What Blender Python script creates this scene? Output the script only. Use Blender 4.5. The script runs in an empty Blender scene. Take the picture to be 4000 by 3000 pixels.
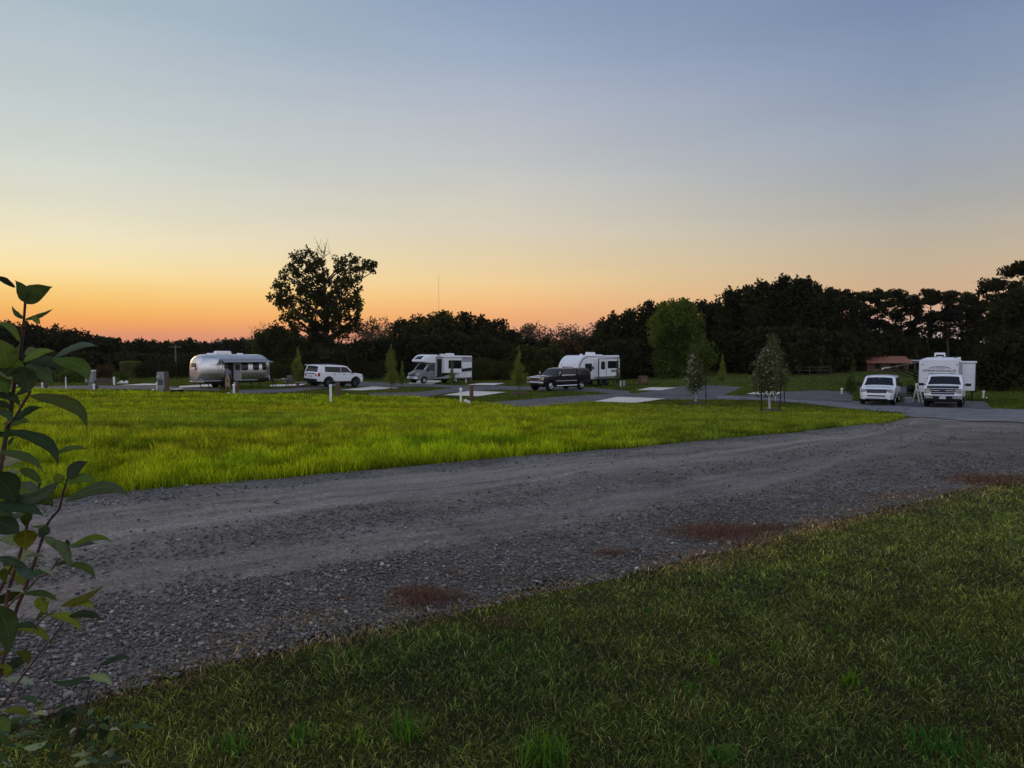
import bpy, bmesh, math, random
import numpy as np
from mathutils import Vector, Matrix, noise as mnoise
PI = math.pi
scene = bpy.context.scene
COL = scene.collection
RNG = np.random.default_rng(7)
random.seed(7)
CAM_Z = 1.65
F = 2772.0
PITCH = math.atan((1500 - 1345) / F)

# ------------------------------------------------------------ camera
cd = bpy.data.cameras.new('camera')
cam = bpy.data.objects.new('camera', cd)
COL.objects.link(cam)
cam.location = (0, 0, CAM_Z)
cam.rotation_euler = (PI / 2 - PITCH, 0, 0)
cd.sensor_width = 36.0
cd.lens = F / 4000 * 36
cd.clip_start = 0.05
cd.clip_end = 30000
scene.camera = cam
scene.view_settings.view_transform = 'Standard'
scene.view_settings.look = 'None'
scene.view_settings.exposure = 0.0
scene.view_settings.gamma = 1.0

# ------------------------------------------------------------ numbers -> world
def pdir(px, py):
    """direction of a photograph point, scaled so that its forward (Y) part is 1"""
    x = (px - 2000) / F; z = (1500 - py) / F
    c, s = math.cos(PITCH), math.sin(PITCH)
    fy = c + z * s
    fz = -s + z * c
    return np.array([x / fy, 1.0, fz / fy])

def at(px, py, depth):
    v = pdir(px, py) * depth
    return Vector((v[0], v[1], v[2] + CAM_Z))

_gd = [-400, 0, 9, 12, 16, 22, 30, 36, 43, 50, 57, 62, 70, 77, 90, 110, 150, 220, 400, 900, 3000, 9000]
_gl = [0.0, 0.0, 0.0, -.05, -.22, -.68, -1.27, -1.66, -1.98, -2.15, -2.3, -2.38, -2.5, -2.62, -2.9, -4.4, -8, -11, -14, -16, -18, -22]
_gr = [0.0, 0.0, 0.0, -.05, -.22, -.70, -1.36, -1.82, -2.19, -2.34, -2.42, -2.42, -2.36, -2.2, -1.8, -1.7, -2, -4, -10, -16, -18, -22]

def sstep(a, b, x):
    t = np.clip((x - a) / (b - a), 0, 1)
    return t * t * (3 - 2 * t)

def hgt(x, y):
    x = np.asarray(x, float); y = np.asarray(y, float)
    l = np.interp(y, _gd, _gl); r = np.interp(y, _gd, _gr)
    # the profile is smoothed a little by averaging neighbouring depths
    l = (l * 2 + np.interp(y - 2, _gd, _gl) + np.interp(y + 2, _gd, _gl)) / 4 if True else l
    r = (r * 2 + np.interp(y - 2, _gd, _gr) + np.interp(y + 2, _gd, _gr)) / 4
    w = sstep(0.12, 0.34, x / np.maximum(y, 12.0))
    z = l * (1 - w) + r * w
    z = z + 0.38 * sstep(-8, -17, x) * sstep(25, 52, y) * (1 - sstep(85, 120, y))
    near = 1 - sstep(14, 30, y)
    z = z + near * 0.018 * (np.sin(x * 1.1 + y * .7) + np.sin(x * .43 - y * 1.3 + 1.0))
    return z

def gp(px, py, off=0.0):
    """point of the ground seen at a photograph point"""
    d = pdir(px, py)
    ts = np.concatenate([np.arange(1.0, 30, .25), np.arange(30, 200, .5), np.geomspace(200, 8000, 200)])
    zz = CAM_Z + d[2] * ts - hgt(d[0] * ts, ts)
    idx = np.argmax(zz < 0)
    if zz[idx] >= 0:
        t = 300.0
    else:
        a, b = ts[max(idx - 1, 0)], ts[idx]
        for _ in range(30):
            m = (a + b) / 2
            if CAM_Z + d[2] * m - float(hgt(d[0] * m, m)) < 0: b = m
            else: a = m
        t = (a + b) / 2
    x, y = d[0] * t, t
    return Vector((x, y, float(hgt(x, y)) + off))

def gdep(px, depth, off=0.0):
    """ground point in photograph column px at a given depth"""
    x = (px - 2000) / F * depth / math.cos(PITCH)
    return Vector((x, depth, float(hgt(x, depth)) + off))

# ------------------------------------------------------------ objects
def tag(o, label=None, cat=None, group=None, kind=None):
    if label: o['label'] = label
    if cat: o['category'] = cat
    if group: o['group'] = group
    if kind: o['kind'] = kind
    return o

def thing(name, label, cat, loc=(0, 0, 0), yaw=0.0, group=None):
    o = bpy.data.objects.new(name, None)
    COL.objects.link(o)
    o.location = loc
    o.rotation_euler = (0, 0, yaw)
    o.empty_display_size = .3
    return tag(o, label, cat, group)

def az_yaw(az_deg):
    """yaw that turns local +x to a compass-like angle (clockwise from +Y)"""
    return math.radians(90 - az_deg)

class MB:
    def __init__(s): s.v = []; s.f = []; s.m = []
    def add(s, vs, fs, mi=0):
        b = len(s.v)
        s.v.extend([tuple(v) for v in vs])
        for f in fs:
            s.f.append(tuple(i + b for i in f)); s.m.append(mi)
        return s
    def box(s, c, d, rz=0.0, taper=1.0, mi=0, tilt=None):
        hx, hy, hz = d[0] / 2, d[1] / 2, d[2] / 2
        vs = []
        for z, k in ((-hz, 1.0), (hz, taper)):
            for x, y in ((-hx, -hy), (hx, -hy), (hx, hy), (-hx, hy)):
                vs.append(Vector((x * k, y * k, z)))
        R = Matrix.Rotation(rz, 3, 'Z')
        if tilt is not None: R = R @ Matrix.Rotation(tilt, 3, 'Y')
        vs = [R @ v + Vector(c) for v in vs]
        return s.add(vs, [(0, 3, 2, 1), (4, 5, 6, 7), (0, 1, 5, 4), (1, 2, 6, 5), (2, 3, 7, 6), (3, 0, 4, 7)], mi)
    def bbox(s, x0, x1, y0, y1, z0, z1, mi=0):
        return s.box(((x0 + x1) / 2, (y0 + y1) / 2, (z0 + z1) / 2), (abs(x1 - x0), abs(y1 - y0), abs(z1 - z0)), mi=mi)
    def tube(s, pts, rs, n=8, cap=True, mi=0):
        pts = [Vector(p) for p in pts]
        if not hasattr(rs, '__len__'): rs = [rs] * len(pts)
        vs = []; prev = None
        for i, p in enumerate(pts):
            t = (pts[min(i + 1, len(pts) - 1)] - pts[max(i - 1, 0)])
            t = t.normalized() if t.length > 1e-9 else Vector((0, 0, 1))
            if prev is None:
                a = t.orthogonal().normalized()
            else:
                a = (prev - t * prev.dot(t))
                a = a.normalized() if a.length > 1e-6 else t.orthogonal().normalized()
            prev = a
            b = t.cross(a)
            for k in range(n):
                q = 2 * PI * k / n
                vs.append(p + (a * math.cos(q) + b * math.sin(q)) * rs[i])
        fs = []
        for i in range(len(pts) - 1):
            for k in range(n):
                fs.append((i * n + k, i * n + (k + 1) % n, (i + 1) * n + (k + 1) % n, (i + 1) * n + k))
        if cap:
            fs.append(tuple(range(n - 1, -1, -1)))
            fs.append(tuple(range((len(pts) - 1) * n, len(pts) * n)))
        return s.add(vs, fs, mi)
    def lathe(s, prof, n=20, axis='Z', c=(0, 0, 0), mi=0):
        """prof = [(r, h)]"""
        vs = []
        for r, h in prof:
            for k in range(n):
                q = 2 * PI * k / n
                a, b = r * math.cos(q), r * math.sin(q)
                v = (a, b, h) if axis == 'Z' else ((a, h, b) if axis == 'Y' else (h, a, b))
                vs.append(Vector(v) + Vector(c))
        fs = []
        for i in range(len(prof) - 1):
            for k in range(n):
                fs.append((i * n + k, i * n + (k + 1) % n, (i + 1) * n + (k + 1) % n, (i + 1) * n + k))
        fs.append(tuple(range(n))); fs.append(tuple(range((len(prof) - 1) * n, len(prof) * n)))
        return s.add(vs, fs, mi)
    def prism(s, poly, y0, y1, mi=0):
        """poly in (x,z) extruded along y"""
        n = len(poly)
        vs = [(x, y0, z) for x, z in poly] + [(x, y1, z) for x, z in poly]
        fs = [tuple(range(n)), tuple(range(2 * n - 1, n - 1, -1))]
        for i in range(n):
            j = (i + 1) % n
            fs.append((i, i + n, j + n, j))
        return s.add(vs, fs, mi)
    def ico(s, c, r, sub=1, sc=(1, 1, 1), jit=0.0, mi=0):
        bm = bmesh.new()
        bmesh.ops.create_icosphere(bm, subdivisions=sub, radius=1)
        vs = []
        for v in bm.verts:
            k = 1 + random.uniform(-jit, jit)
            vs.append((c[0] + v.co.x * r * sc[0] * k, c[1] + v.co.y * r * sc[1] * k, c[2] + v.co.z * r * sc[2] * k))
        fs = [[l.index for l in f.verts] for f in bm.faces]
        bm.free()
        return s.add(vs, fs, mi)
    def build(s, name, mat, parent=None, smooth=None, bevel=0.0, label=None, fix=True):
        me = bpy.data.meshes.new(name)
        me.from_pydata(s.v, [], s.f)
        mats = mat if isinstance(mat, (list, tuple)) else [mat]
        for m in mats: me.materials.append(m)
        if len(mats) > 1: me.polygons.foreach_set('material_index', s.m)
        me.update()
        if fix:
            bm = bmesh.new(); bm.from_mesh(me)
            bmesh.ops.recalc_face_normals(bm, faces=bm.faces[:])
            if smooth is not None:
                ca = math.radians(smooth)
                for f in bm.faces: f.smooth = True
                for e in bm.edges:
                    e.smooth = not (len(e.link_faces) == 2 and e.calc_face_angle(0) > ca)
            bm.to_mesh(me); bm.free()
        o = bpy.data.objects.new(name, me)
        COL.objects.link(o)
        if parent: o.parent = parent
        if bevel > 0:
            md = o.modifiers.new('bevel', 'BEVEL'); md.width = bevel; md.segments = 2
            md.limit_method = 'ANGLE'; md.angle_limit = math.radians(40)
        if label: o['label'] = label
        return o

def np_mesh(name, verts, faces, mat, cols=None, uvs=None, smooth=False, parent=None):
    verts = np.asarray(verts, np.float32).reshape(-1, 3)
    faces = np.asarray(faces, np.int32)
    nf, k = faces.shape
    me = bpy.data.meshes.new(name)
    me.vertices.add(len(verts)); me.vertices.foreach_set('co', verts.ravel())
    me.loops.add(nf * k); me.loops.foreach_set('vertex_index', faces.ravel())
    me.polygons.add(nf)
    me.polygons.foreach_set('loop_start', np.arange(0, nf * k, k, dtype=np.int32))
    if smooth: me.polygons.foreach_set('use_smooth', np.ones(nf, bool))
    if cols is not None:
        ca = me.color_attributes.new('tint', 'FLOAT_COLOR', 'POINT')
        c4 = np.ones((len(verts), 4), np.float32); c4[:, :3] = cols
        ca.data.foreach_set('color', c4.ravel())
    if uvs is not None:
        uv = me.uv_layers.new(name='uv')
        uv.data.foreach_set('uv', np.asarray(uvs, np.float32)[faces.ravel()].ravel())
    mats = mat if isinstance(mat, (list, tuple)) else [mat]
    for m in mats: me.materials.append(m)
    me.update(calc_edges=True)
    me.validate()
    o = bpy.data.objects.new(name, me)
    COL.objects.link(o)
    if parent: o.parent = parent
    return o

# ------------------------------------------------------------ materials
def srgb(r, g, b):
    f = lambda c: (c / 255 / 12.92) if c / 255 <= .04045 else ((c / 255 + .055) / 1.055) ** 2.4
    return (f(r), f(g), f(b))

class NT:
    def __init__(s, tree): s.t = tree
    def n(s, typ, **kw):
        nd = s.t.nodes.new(typ)
        for k, v in kw.items():
            if k.startswith('i_'):
                key = k[2:]
                key = int(key) if key.isdigit() else key.replace('_', ' ')
                nd.inputs[key].default_value = v
            else: setattr(nd, k, v)
        return nd
    def l(s, a, b): s.t.links.new(a, b)
    def math(s, op, a, b=None, clamp=False):
        nd = s.t.nodes.new('ShaderNodeMath'); nd.operation = op; nd.use_clamp = clamp
        for i, v in enumerate((a, b)):
            if v is None: continue
            if isinstance(v, (int, float)): nd.inputs[i].default_value = v
            else: s.l(v, nd.inputs[i])
        return nd.outputs[0]
    def mix(s, fac, a, b, blend='MIX'):
        nd = s.t.nodes.new('ShaderNodeMix'); nd.data_type = 'RGBA'; nd.blend_type = blend
        for i, v in ((0, fac), (6, a), (7, b)):
            if isinstance(v, (int, float)): nd.inputs[i].default_value = v
            elif isinstance(v, (tuple, list)): nd.inputs[i].default_value = (*v[:3], 1)
            else: s.l(v, nd.inputs[i])
        return nd.outputs[2]
    def ramp(s, fac, stops, interp='LINEAR'):
        nd = s.t.nodes.new('ShaderNodeValToRGB'); cr = nd.color_ramp; cr.interpolation = interp
        while len(cr.elements) < len(stops): cr.elements.new(.5)
        for e, (p, c) in zip(cr.elements, stops):
            e.position = p
            e.color = (*c, 1) if hasattr(c, '__len__') else (c, c, c, 1)
        s.l(fac, nd.inputs[0])
        return nd.outputs[0]
    def noise(s, vec, scale, detail=3, rough=.55, out=0):
        nd = s.n('ShaderNodeTexNoise'); nd.inputs['Scale'].default_value = scale
        nd.inputs['Detail'].default_value = detail; nd.inputs['Roughness'].default_value = rough
        if vec is not None: s.l(vec, nd.inputs['Vector'])
        return nd.outputs[out]

def new_mat(name):
    m = bpy.data.materials.new(name); m.use_nodes = True
    t = m.node_tree; t.nodes.clear()
    k = NT(t)
    out = k.n('ShaderNodeOutputMaterial')
    b = k.n('ShaderNodeBsdfPrincipled')
    k.l(b.outputs[0], out.inputs[0])
    return m, k, b, out

def pmat(name, col, rough=.6, metal=0.0, var=.12, vscale=3.0, bump=0.0, bscale=60.0, coat=0.0, spec=None):
    m, k, b, out = new_mat(name)
    co = k.n('ShaderNodeTexCoord').outputs['Object']
    n = k.noise(co, vscale, 4)
    lo = tuple(c * (1 - var) for c in col); hi = tuple(min(1, c * (1 + var)) for c in col)
    c = k.ramp(n, [(.3, lo), (.7, hi)])
    k.l(c, b.inputs['Base Color'])
    b.inputs['Metallic'].default_value = metal
    r = k.math('ADD', k.math('MULTIPLY', k.noise(co, vscale * 2.3, 3), .15), rough - .075)
    k.l(r, b.inputs['Roughness'])
    if coat: b.inputs['Coat Weight'].default_value = coat; b.inputs['Coat Roughness'].default_value = .08
    if spec is not None: b.inputs['Specular IOR Level'].default_value = spec
    if bump:
        bn = k.n('ShaderNodeBump'); bn.inputs['Strength'].default_value = bump; bn.inputs['Distance'].default_value = .02
        k.l(k.noise(co, bscale, 4), bn.inputs['Height']); k.l(bn.outputs[0], b.inputs['Normal'])
    return m

def leaf_mat(name, col, var=.5, vscale=.6, trans=.35, rough=.6, tint=False, warm=(1.3, 1.05, .6)):
    """foliage: one leaf colour with patches, part of the light passes through the blade"""
    m, k, b, out = new_mat(name)
    co = k.n('ShaderNodeTexCoord').outputs['Object']
    n = k.noise(co, vscale, 3)
    lo = tuple(c * (1 - var) for c in col); hi = tuple(c * (1 + var) * w for c, w in zip(col, warm))
    c = k.ramp(n, [(.32, lo), (.68, hi)])
    if tint:
        a = k.n('ShaderNodeVertexColor'); a.layer_name = 'tint'
        c = k.mix(1.0, c, a.outputs[0], 'MULTIPLY')
    k.l(c, b.inputs['Base Color']); b.inputs['Roughness'].default_value = rough + .15
    b.inputs['Specular IOR Level'].default_value = .08
    tr = k.n('ShaderNodeBsdfTranslucent')
    k.l(k.mix(1.0, c, (1.25, 1.2, .5), 'MULTIPLY'), tr.inputs[0])
    mx = k.n('ShaderNodeMixShader'); mx.inputs[0].default_value = trans
    k.l(b.outputs[0], mx.inputs[1]); k.l(tr.outputs[0], mx.inputs[2]); k.l(mx.outputs[0], out.inputs[0])
    return m

M = {}
M['white'] = pmat('white_paint', (.74, .75, .77), .28, var=.03, coat=.5)
M['rvwhite'] = pmat('white_gelcoat', (.70, .71, .73), .4, var=.05)
M['offwhite'] = pmat('off_white_plastic', (.62, .61, .58), .5, var=.08)
M['pvc'] = pmat('white_pipe', (.72, .71, .68), .45, var=.08, vscale=8)
M['blackpaint'] = pmat('black_paint', (.008, .008, .009), .25, var=.1, coat=.25, spec=.3)
M['black'] = pmat('black_plastic', (.010, .010, .011), .6, var=.2, spec=.2)
M['rubber'] = pmat('tyre_rubber', (.010, .010, .010), .9, var=.3, vscale=12, spec=.15)
M['glass'] = pmat('dark_glass', (.008, .009, .013), .07, var=.1, spec=.32)
M['chrome'] = pmat('chrome', (.75, .76, .78), .12, 1.0, var=.03)
M['alloy'] = pmat('alloy', (.5, .51, .53), .3, 1.0, var=.06)
M['darkalloy'] = pmat('dark_alloy', (.08, .08, .085), .35, .8, var=.1)
M['grey'] = pmat('grey_paint', (.17, .17, .18), .4, var=.06, coat=.3)
M['midgrey'] = pmat('mid_grey', (.30, .30, .32), .45, var=.06)
M['darkgrey'] = pmat('dark_grey', (.055, .055, .062), .4, var=.1)
M['red'] = pmat('red_lens', (.25, .012, .012), .2, var=.1)
M['lens'] = pmat('clear_lens', (.45, .45, .44), .12, .3, var=.2, vscale=20)
M['amber'] = pmat('amber_lens', (.55, .28, .10), .2, var=.15, vscale=10)
M['wood'] = pmat('brown_post', (.10, .055, .035), .85, var=.3, vscale=6, bump=.4, bscale=30)
M['oldwood'] = pmat('old_wood', (.075, .055, .04), .9, var=.3, vscale=6, bump=.4, bscale=30)
M['galv'] = pmat('grey_metal_box', (.23, .24, .25), .5, .2, var=.15, vscale=5)
M['steel'] = pmat('steel', (.45, .45, .45), .35, .9, var=.1)
M['fabric'] = pmat('awning_fabric', (.20, .20, .22), .8, var=.08)
M['bark'] = pmat('bark', (.045, .035, .028), .95, var=.35, vscale=4, bump=.6, bscale=25)
M['palebark'] = pmat('pale_bark', (.13, .11, .09), .95, var=.3, vscale=4, bump=.5, bscale=25)
M['guard'] = pmat('white_trunk_guard', (.45, .45, .46), .6, var=.2, vscale=8)
M['mulch'] = pmat('mulch', (.06, .03, .02), .95, var=.5, vscale=9, bump=.8, bscale=40)
M['tan'] = pmat('tan_cloth', (.30, .20, .12), .85, var=.08)
M['shirt'] = pmat('grey_shirt', (.17, .18, .22), .85, var=.08)
M['skin'] = pmat('skin', (.34, .19, .13), .55, var=.06)
M['hair'] = pmat('dark_hair', (.03, .022, .018), .7, var=.2)
M['plate'] = pmat('pale_plate', (.5, .48, .55), .4, var=.05)
# ============================================================ sky and sun
def el_of(px, py):
    d = pdir(px, py); return math.atan2(d[2], math.hypot(d[0], 1.0))
w = bpy.data.worlds.new('World'); scene.world = w; w.use_nodes = True
wt = w.node_tree; wt.nodes.clear(); wk = NT(wt)
wo = wk.n('ShaderNodeOutputWorld'); bg = wk.n('ShaderNodeBackground')
wk.l(bg.outputs[0], wo.inputs[0])
tc = wk.n('ShaderNodeTexCoord').outputs['Generated']
sx = wk.n('ShaderNodeSeparateXYZ'); wk.l(tc, sx.inputs[0])
el = wk.math('ARCSINE', sx.outputs[2])
az = wk.math('ARCTAN2', sx.outputs[0], sx.outputs[1])
elf = wk.math('DIVIDE', wk.math('ADD', el, .1), PI / 2 + .1, clamp=True)     # 0 just below the horizon .. 1 zenith
def stops(px, rows, zen):
    st = []
    for y, c in rows: st.append(((el_of(px, y) + .1) / (PI / 2 + .1), srgb(*c)))
    st.sort(key=lambda q: q[0])
    st.append((.72, zen)); st.append((1.0, tuple(c * .85 for c in zen)))
    return st
LEFT = [(0, (170, 187, 198)), (240, (184, 196, 202)), (480, (199, 208, 206)), (600, (208, 214, 207)), (740, (221, 221, 205)), (910, (239, 229, 196)), (1000, (248, 229, 180)),
        (1060, (255, 227, 164)), (1130, (255, 213, 130)), (1200, (255, 193, 98)), (1255, (255, 172, 82)), (1300, (248, 152, 80)), (1338, (234, 142, 96))]
MID = [(0, (140, 159, 188)), (240, (160, 174, 196)), (400, (177, 184, 198)), (650, (197, 199, 198)), (800, (212, 206, 192)), (900, (221, 210, 188)), (1000, (231, 211, 172)),
       (1100, (243, 209, 153)), (1170, (250, 197, 132)), (1240, (250, 178, 112)), (1330, (232, 152, 114))]
RIGHT = [(0, (121, 139, 172)), (240, (134, 150, 178)), (480, (150, 162, 180)), (650, (161, 167, 176)), (780, (170, 170, 168)), (900, (185, 177, 163)),
         (1000, (197, 180, 154)), (1120, (211, 178, 142)), (1230, (214, 168, 140)), (1300, (195, 165, 155)), (1345, (172, 165, 170))]
zen = (.20, .27, .42)
rL = wk.ramp(elf, stops(320, LEFT, (.24, .31, .44)))
rM = wk.ramp(elf, stops(1920, MID, zen))
rR = wk.ramp(elf, stops(3520, RIGHT, zen))
EAST_FILL = .95  # unseen sky behind the camera, brightened to fill the vehicle fronts
rE = wk.ramp(elf, [(.04, (.60 * EAST_FILL, .58 * EAST_FILL, .66 * EAST_FILL)), (.15, (.86 * EAST_FILL, .82 * EAST_FILL, .90 * EAST_FILL)), (.35, (.82 * EAST_FILL, .86 * EAST_FILL, 1.04 * EAST_FILL)), (.65, (.5, .6, .85)), (.9, (.26, .34, .5)), (1, (.20, .26, .4))])
def rng(v, a, b):
    nd = wk.n('ShaderNodeMapRange'); nd.interpolation_type = 'SMOOTHSTEP'
    nd.inputs[1].default_value = a; nd.inputs[2].default_value = b
    wk.l(v, nd.inputs[0]); return nd.outputs[0]
def rngl(v, a, b):
    nd = wk.n('ShaderNodeMapRange'); nd.clamp = True
    nd.inputs[1].default_value = a; nd.inputs[2].default_value = b
    wk.l(v, nd.inputs[0]); return nd.outputs[0]
D = math.radians
azl, azr = math.atan2(320 - 2000, F), math.atan2(3520 - 2000, F)
c1 = wk.mix(rngl(az, azl, -.02), rL, rM)
c2 = wk.mix(rngl(az, -.02, azr), c1, rR)
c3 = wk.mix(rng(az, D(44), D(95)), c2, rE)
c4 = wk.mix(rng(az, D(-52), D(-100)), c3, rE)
# faint streaks of thin cloud high in the air
cn = wk.n('ShaderNodeMapping'); cn.inputs['Scale'].default_value = (1.2, 1.2, 9)
cn.inputs['Rotation'].default_value = (0, .12, 0)
wk.l(tc, cn.inputs[0])
nz = wk.noise(cn.outputs[0], 2.2, 4, .5)
c5 = wk.mix(1.0, c4, wk.ramp(nz, [(.3, .975), (.7, 1.025)]), 'MULTIPLY')
wk.l(c5, bg.inputs[0]); bg.inputs[1].default_value = 1.0

sd = bpy.data.lights.new('sun', 'SUN'); sd.energy = .55; sd.angle = math.radians(14); sd.color = (1.0, .62, .34)
so = bpy.data.objects.new('sun', sd); COL.objects.link(so)
def sun_dir(azd, eld):
    a, e = D(azd), D(eld)
    return Vector((math.sin(a) * math.cos(e), math.cos(a) * math.cos(e), math.sin(e)))
so.rotation_euler = sun_dir(-38, 7).to_track_quat('Z', 'Y').to_euler()

# ============================================================ ground sheet
def ground_mat():
    m, k, b, out = new_mat('lawn_soil')
    g = k.n('ShaderNodeNewGeometry').outputs['Position']
    big = k.noise(g, .12, 4)
    mid = k.noise(g, 1.3, 5)
    fine = k.noise(g, 14, 5, .7)
    c = k.ramp(mid, [(.3, (.045, .062, .014)), (.55, (.075, .095, .018)), (.75, (.115, .12, .028))])
    c = k.mix(k.ramp(big, [(.42, 0), (.62, .75)]), c, (.058, .075, .016))
    c = k.mix(.75, c, k.ramp(fine, [(.3, .45), (.7, 1.5)]), 'MULTIPLY')
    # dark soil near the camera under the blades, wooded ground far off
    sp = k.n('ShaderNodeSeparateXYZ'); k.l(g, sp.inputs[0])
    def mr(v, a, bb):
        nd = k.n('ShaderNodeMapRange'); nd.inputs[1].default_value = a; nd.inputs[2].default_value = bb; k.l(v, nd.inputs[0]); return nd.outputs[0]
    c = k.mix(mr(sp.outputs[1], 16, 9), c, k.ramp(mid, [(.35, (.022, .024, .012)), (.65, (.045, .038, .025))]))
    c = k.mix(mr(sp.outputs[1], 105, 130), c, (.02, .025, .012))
    k.l(c, b.inputs['Base Color']); b.inputs['Roughness'].default_value = .95; b.inputs['Specular IOR Level'].default_value = .1
    bn = k.n('ShaderNodeBump'); bn.inputs['Strength'].default_value = .9; bn.inputs['Distance'].default_value = .08
    k.l(fine, bn.inputs['Height']); k.l(bn.outputs[0], b.inputs['Normal'])
    return m
ys = np.concatenate([np.arange(-60, 0, 5), np.arange(0, 20, .25), np.arange(20, 60, .5), np.arange(60, 200, 2), np.geomspace(200, 4500, 45)])
ss = np.linspace(-1.35, 1.35, 181)
YY, SS = np.meshgrid(ys, ss, indexing='ij')
XX = SS * (14 + np.maximum(YY, 0))
ZZ = hgt(XX, YY)
nr, nc = YY.shape
idx = np.arange(nr * nc).reshape(nr, nc)
q = np.stack([idx[:-1, :-1], idx[:-1, 1:], idx[1:, 1:], idx[1:, :-1]], -1).reshape(-1, 4)
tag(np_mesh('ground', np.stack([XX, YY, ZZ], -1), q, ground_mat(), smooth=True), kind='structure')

# ------------------------------------------------------------ sheets that lie on the ground
POLYS = []
def sheet(name, top, bot, mat, off, nu=60, nv=10, kind='structure', world=False):
    """top / bot: lists of photograph points (or ground points) running the same way; lofted between"""
    def res(pts, n):
        P = [p if world else gp(*p) for p in pts]
        P = np.array([[p[0], p[1]] for p in P], float)
        s = np.concatenate([[0], np.cumsum(np.hypot(*np.diff(P, axis=0).T))])
        t = np.linspace(0, s[-1], n)
        return np.stack([np.interp(t, s, P[:, 0]), np.interp(t, s, P[:, 1])], -1), s[-1]
    A, la = res(top, nu); B, lb = res(bot, nu)
    v = np.linspace(0, 1, nv)[None, :, None]
    G = A[:, None, :] * (1 - v) + B[:, None, :] * v
    z = hgt(G[..., 0], G[..., 1]) + off
    V = np.concatenate([G, z[..., None]], -1)
    U = np.stack([np.broadcast_to(np.linspace(0, (la + lb) / 2, nu)[:, None], z.shape), np.broadcast_to(np.linspace(0, 1, nv)[None], z.shape)], -1).reshape(-1, 2)
    ix = np.arange(nu * nv).reshape(nu, nv)
    q = np.stack([ix[:-1, :-1], ix[:-1, 1:], ix[1:, 1:], ix[1:, :-1]], -1).reshape(-1, 4)
    POLYS.append(np.concatenate([G[:, 0], G[::-1, -1]]))
    # face up
    p = V.reshape(-1, 3)
    n0 = np.cross(p[q[0, 1]] - p[q[0, 0]], p[q[0, 3]] - p[q[0, 0]])
    if n0[2] < 0: q = q[:, ::-1]
    o = np_mesh(name, p, q, mat, uvs=U, smooth=True)
    if kind: o['kind'] = kind
    return o

def gravel_mat(name, base, tracks, big=38.0, blue=0.0, tan=(.31, .28, .255)):
    m, k, b, out = new_mat(name)
    g = k.n('ShaderNodeNewGeometry').outputs['Position']
    uv = k.n('ShaderNodeUVMap').outputs[0]
    vo = k.n('ShaderNodeTexVoronoi'); vo.inputs['Scale'].default_value = big; k.l(g, vo.inputs['Vector'])
    vo2 = k.n('ShaderNodeTexVoronoi'); vo2.inputs['Scale'].default_value = big * 2.6; k.l(g, vo2.inputs['Vector'])
    sc = k.n('ShaderNodeSeparateColor'); k.l(vo.outputs['Color'], sc.inputs[0])
    sc2 = k.n('ShaderNodeSeparateColor'); k.l(vo2.outputs['Color'], sc2.inputs[0])
    c = k.ramp(sc.outputs[0], [(0, tuple(x * .45 for x in base)), (.6, base), (.93, tuple(x * 1.5 for x in base)), (1, tuple(min(.6, x * 3.2) for x in base))])
    cs = k.ramp(sc2.outputs[0], [(0, tuple(x * .5 for x in base)), (1, tuple(x * 1.6 for x in base))])
    c = k.mix(.5, c, cs)
    patch = k.noise(g, .9, 5, .6)
    c = k.mix(.85, c, k.ramp(patch, [(.3, .62), (.7, 1.35)]), 'MULTIPLY')
    if tracks:
        # compacted, paler wheel tracks that run along the road
        mp = k.n('ShaderNodeMapping'); mp.inputs['Scale'].default_value = (.30, 16.0, 1); k.l(uv, mp.inputs[0])
        tn = k.noise(mp.outputs[0], 1.0, 6, .62)
        su = k.n('ShaderNodeSeparateXYZ'); k.l(uv, su.inputs[0])
        v = k.math('ADD', su.outputs[1], k.math('MULTIPLY', k.math('SUBTRACT', patch, .5), .10))
        prof = k.ramp(v, [(.05, .05), (.13, .8), (.22, 1), (.36, .95), (.45, .30), (.53, .2), (.60, .62), (.70, .55), (.78, .08), (.95, 0)])
        f = k.math('MULTIPLY', prof, k.ramp(tn, [(.38, .0), (.62, 1.0)]))
        f = k.math('MULTIPLY', f, k.ramp(k.noise(g, 22, 5, .75), [(.36, .25), (.60, 1.0)]), clamp=True)
        tc_ = k.mix(k.noise(g, 30, 4, .7), tuple(x * .65 for x in tan), tuple(x * 1.35 for x in tan))
        c = k.mix(f, c, tc_)
    if tracks:
        # brown soil and old roots washed into the stones along the lawn side
        dn = k.noise(g, 1.6, 5, .65)
        df = k.math('MULTIPLY', k.ramp(su.outputs[1], [(.70, 0), (.86, 1)]), k.ramp(dn, [(.50, 0), (.64, .85)]))
        c = k.mix(df, c, k.mix(k.noise(g, 60, 3), (.055, .030, .020), (.13, .085, .06)))
    k.l(c, b.inputs['Base Color']); b.inputs['Roughness'].default_value = .85; b.inputs['Specular IOR Level'].default_value = .15
    bn = k.n('ShaderNodeBump'); bn.inputs['Strength'].default_value = 1.0; bn.inputs['Distance'].default_value = .018
    hh = k.math('ADD', k.math('MULTIPLY', vo.outputs['Distance'], -1.2), k.math('MULTIPLY', vo2.outputs['Distance'], -.5))
    hh = k.math('ADD', hh, k.math('MULTIPLY', sc.outputs[1], .6))
    if tracks: hh = k.math('MULTIPLY', hh, k.math('SUBTRACT', 1.0, k.math('MULTIPLY', f, .6)))
    k.l(hh, bn.inputs['Height']); k.l(bn.outputs[0], b.inputs['Normal'])
    return m
M['gravel'] = gravel_mat('road_gravel', (.138, .126, .114), True)
M['gravel_far'] = gravel_mat('camp_gravel', (.115, .108, .108), False, 16)
M['gravel_new'] = gravel_mat('fresh_gravel', (.160, .155, .162), False, 13)
M['concrete'] = pmat('concrete', (.60, .54, .47), .8, var=.12, vscale=1.2, bump=.15, bscale=30)

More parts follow.
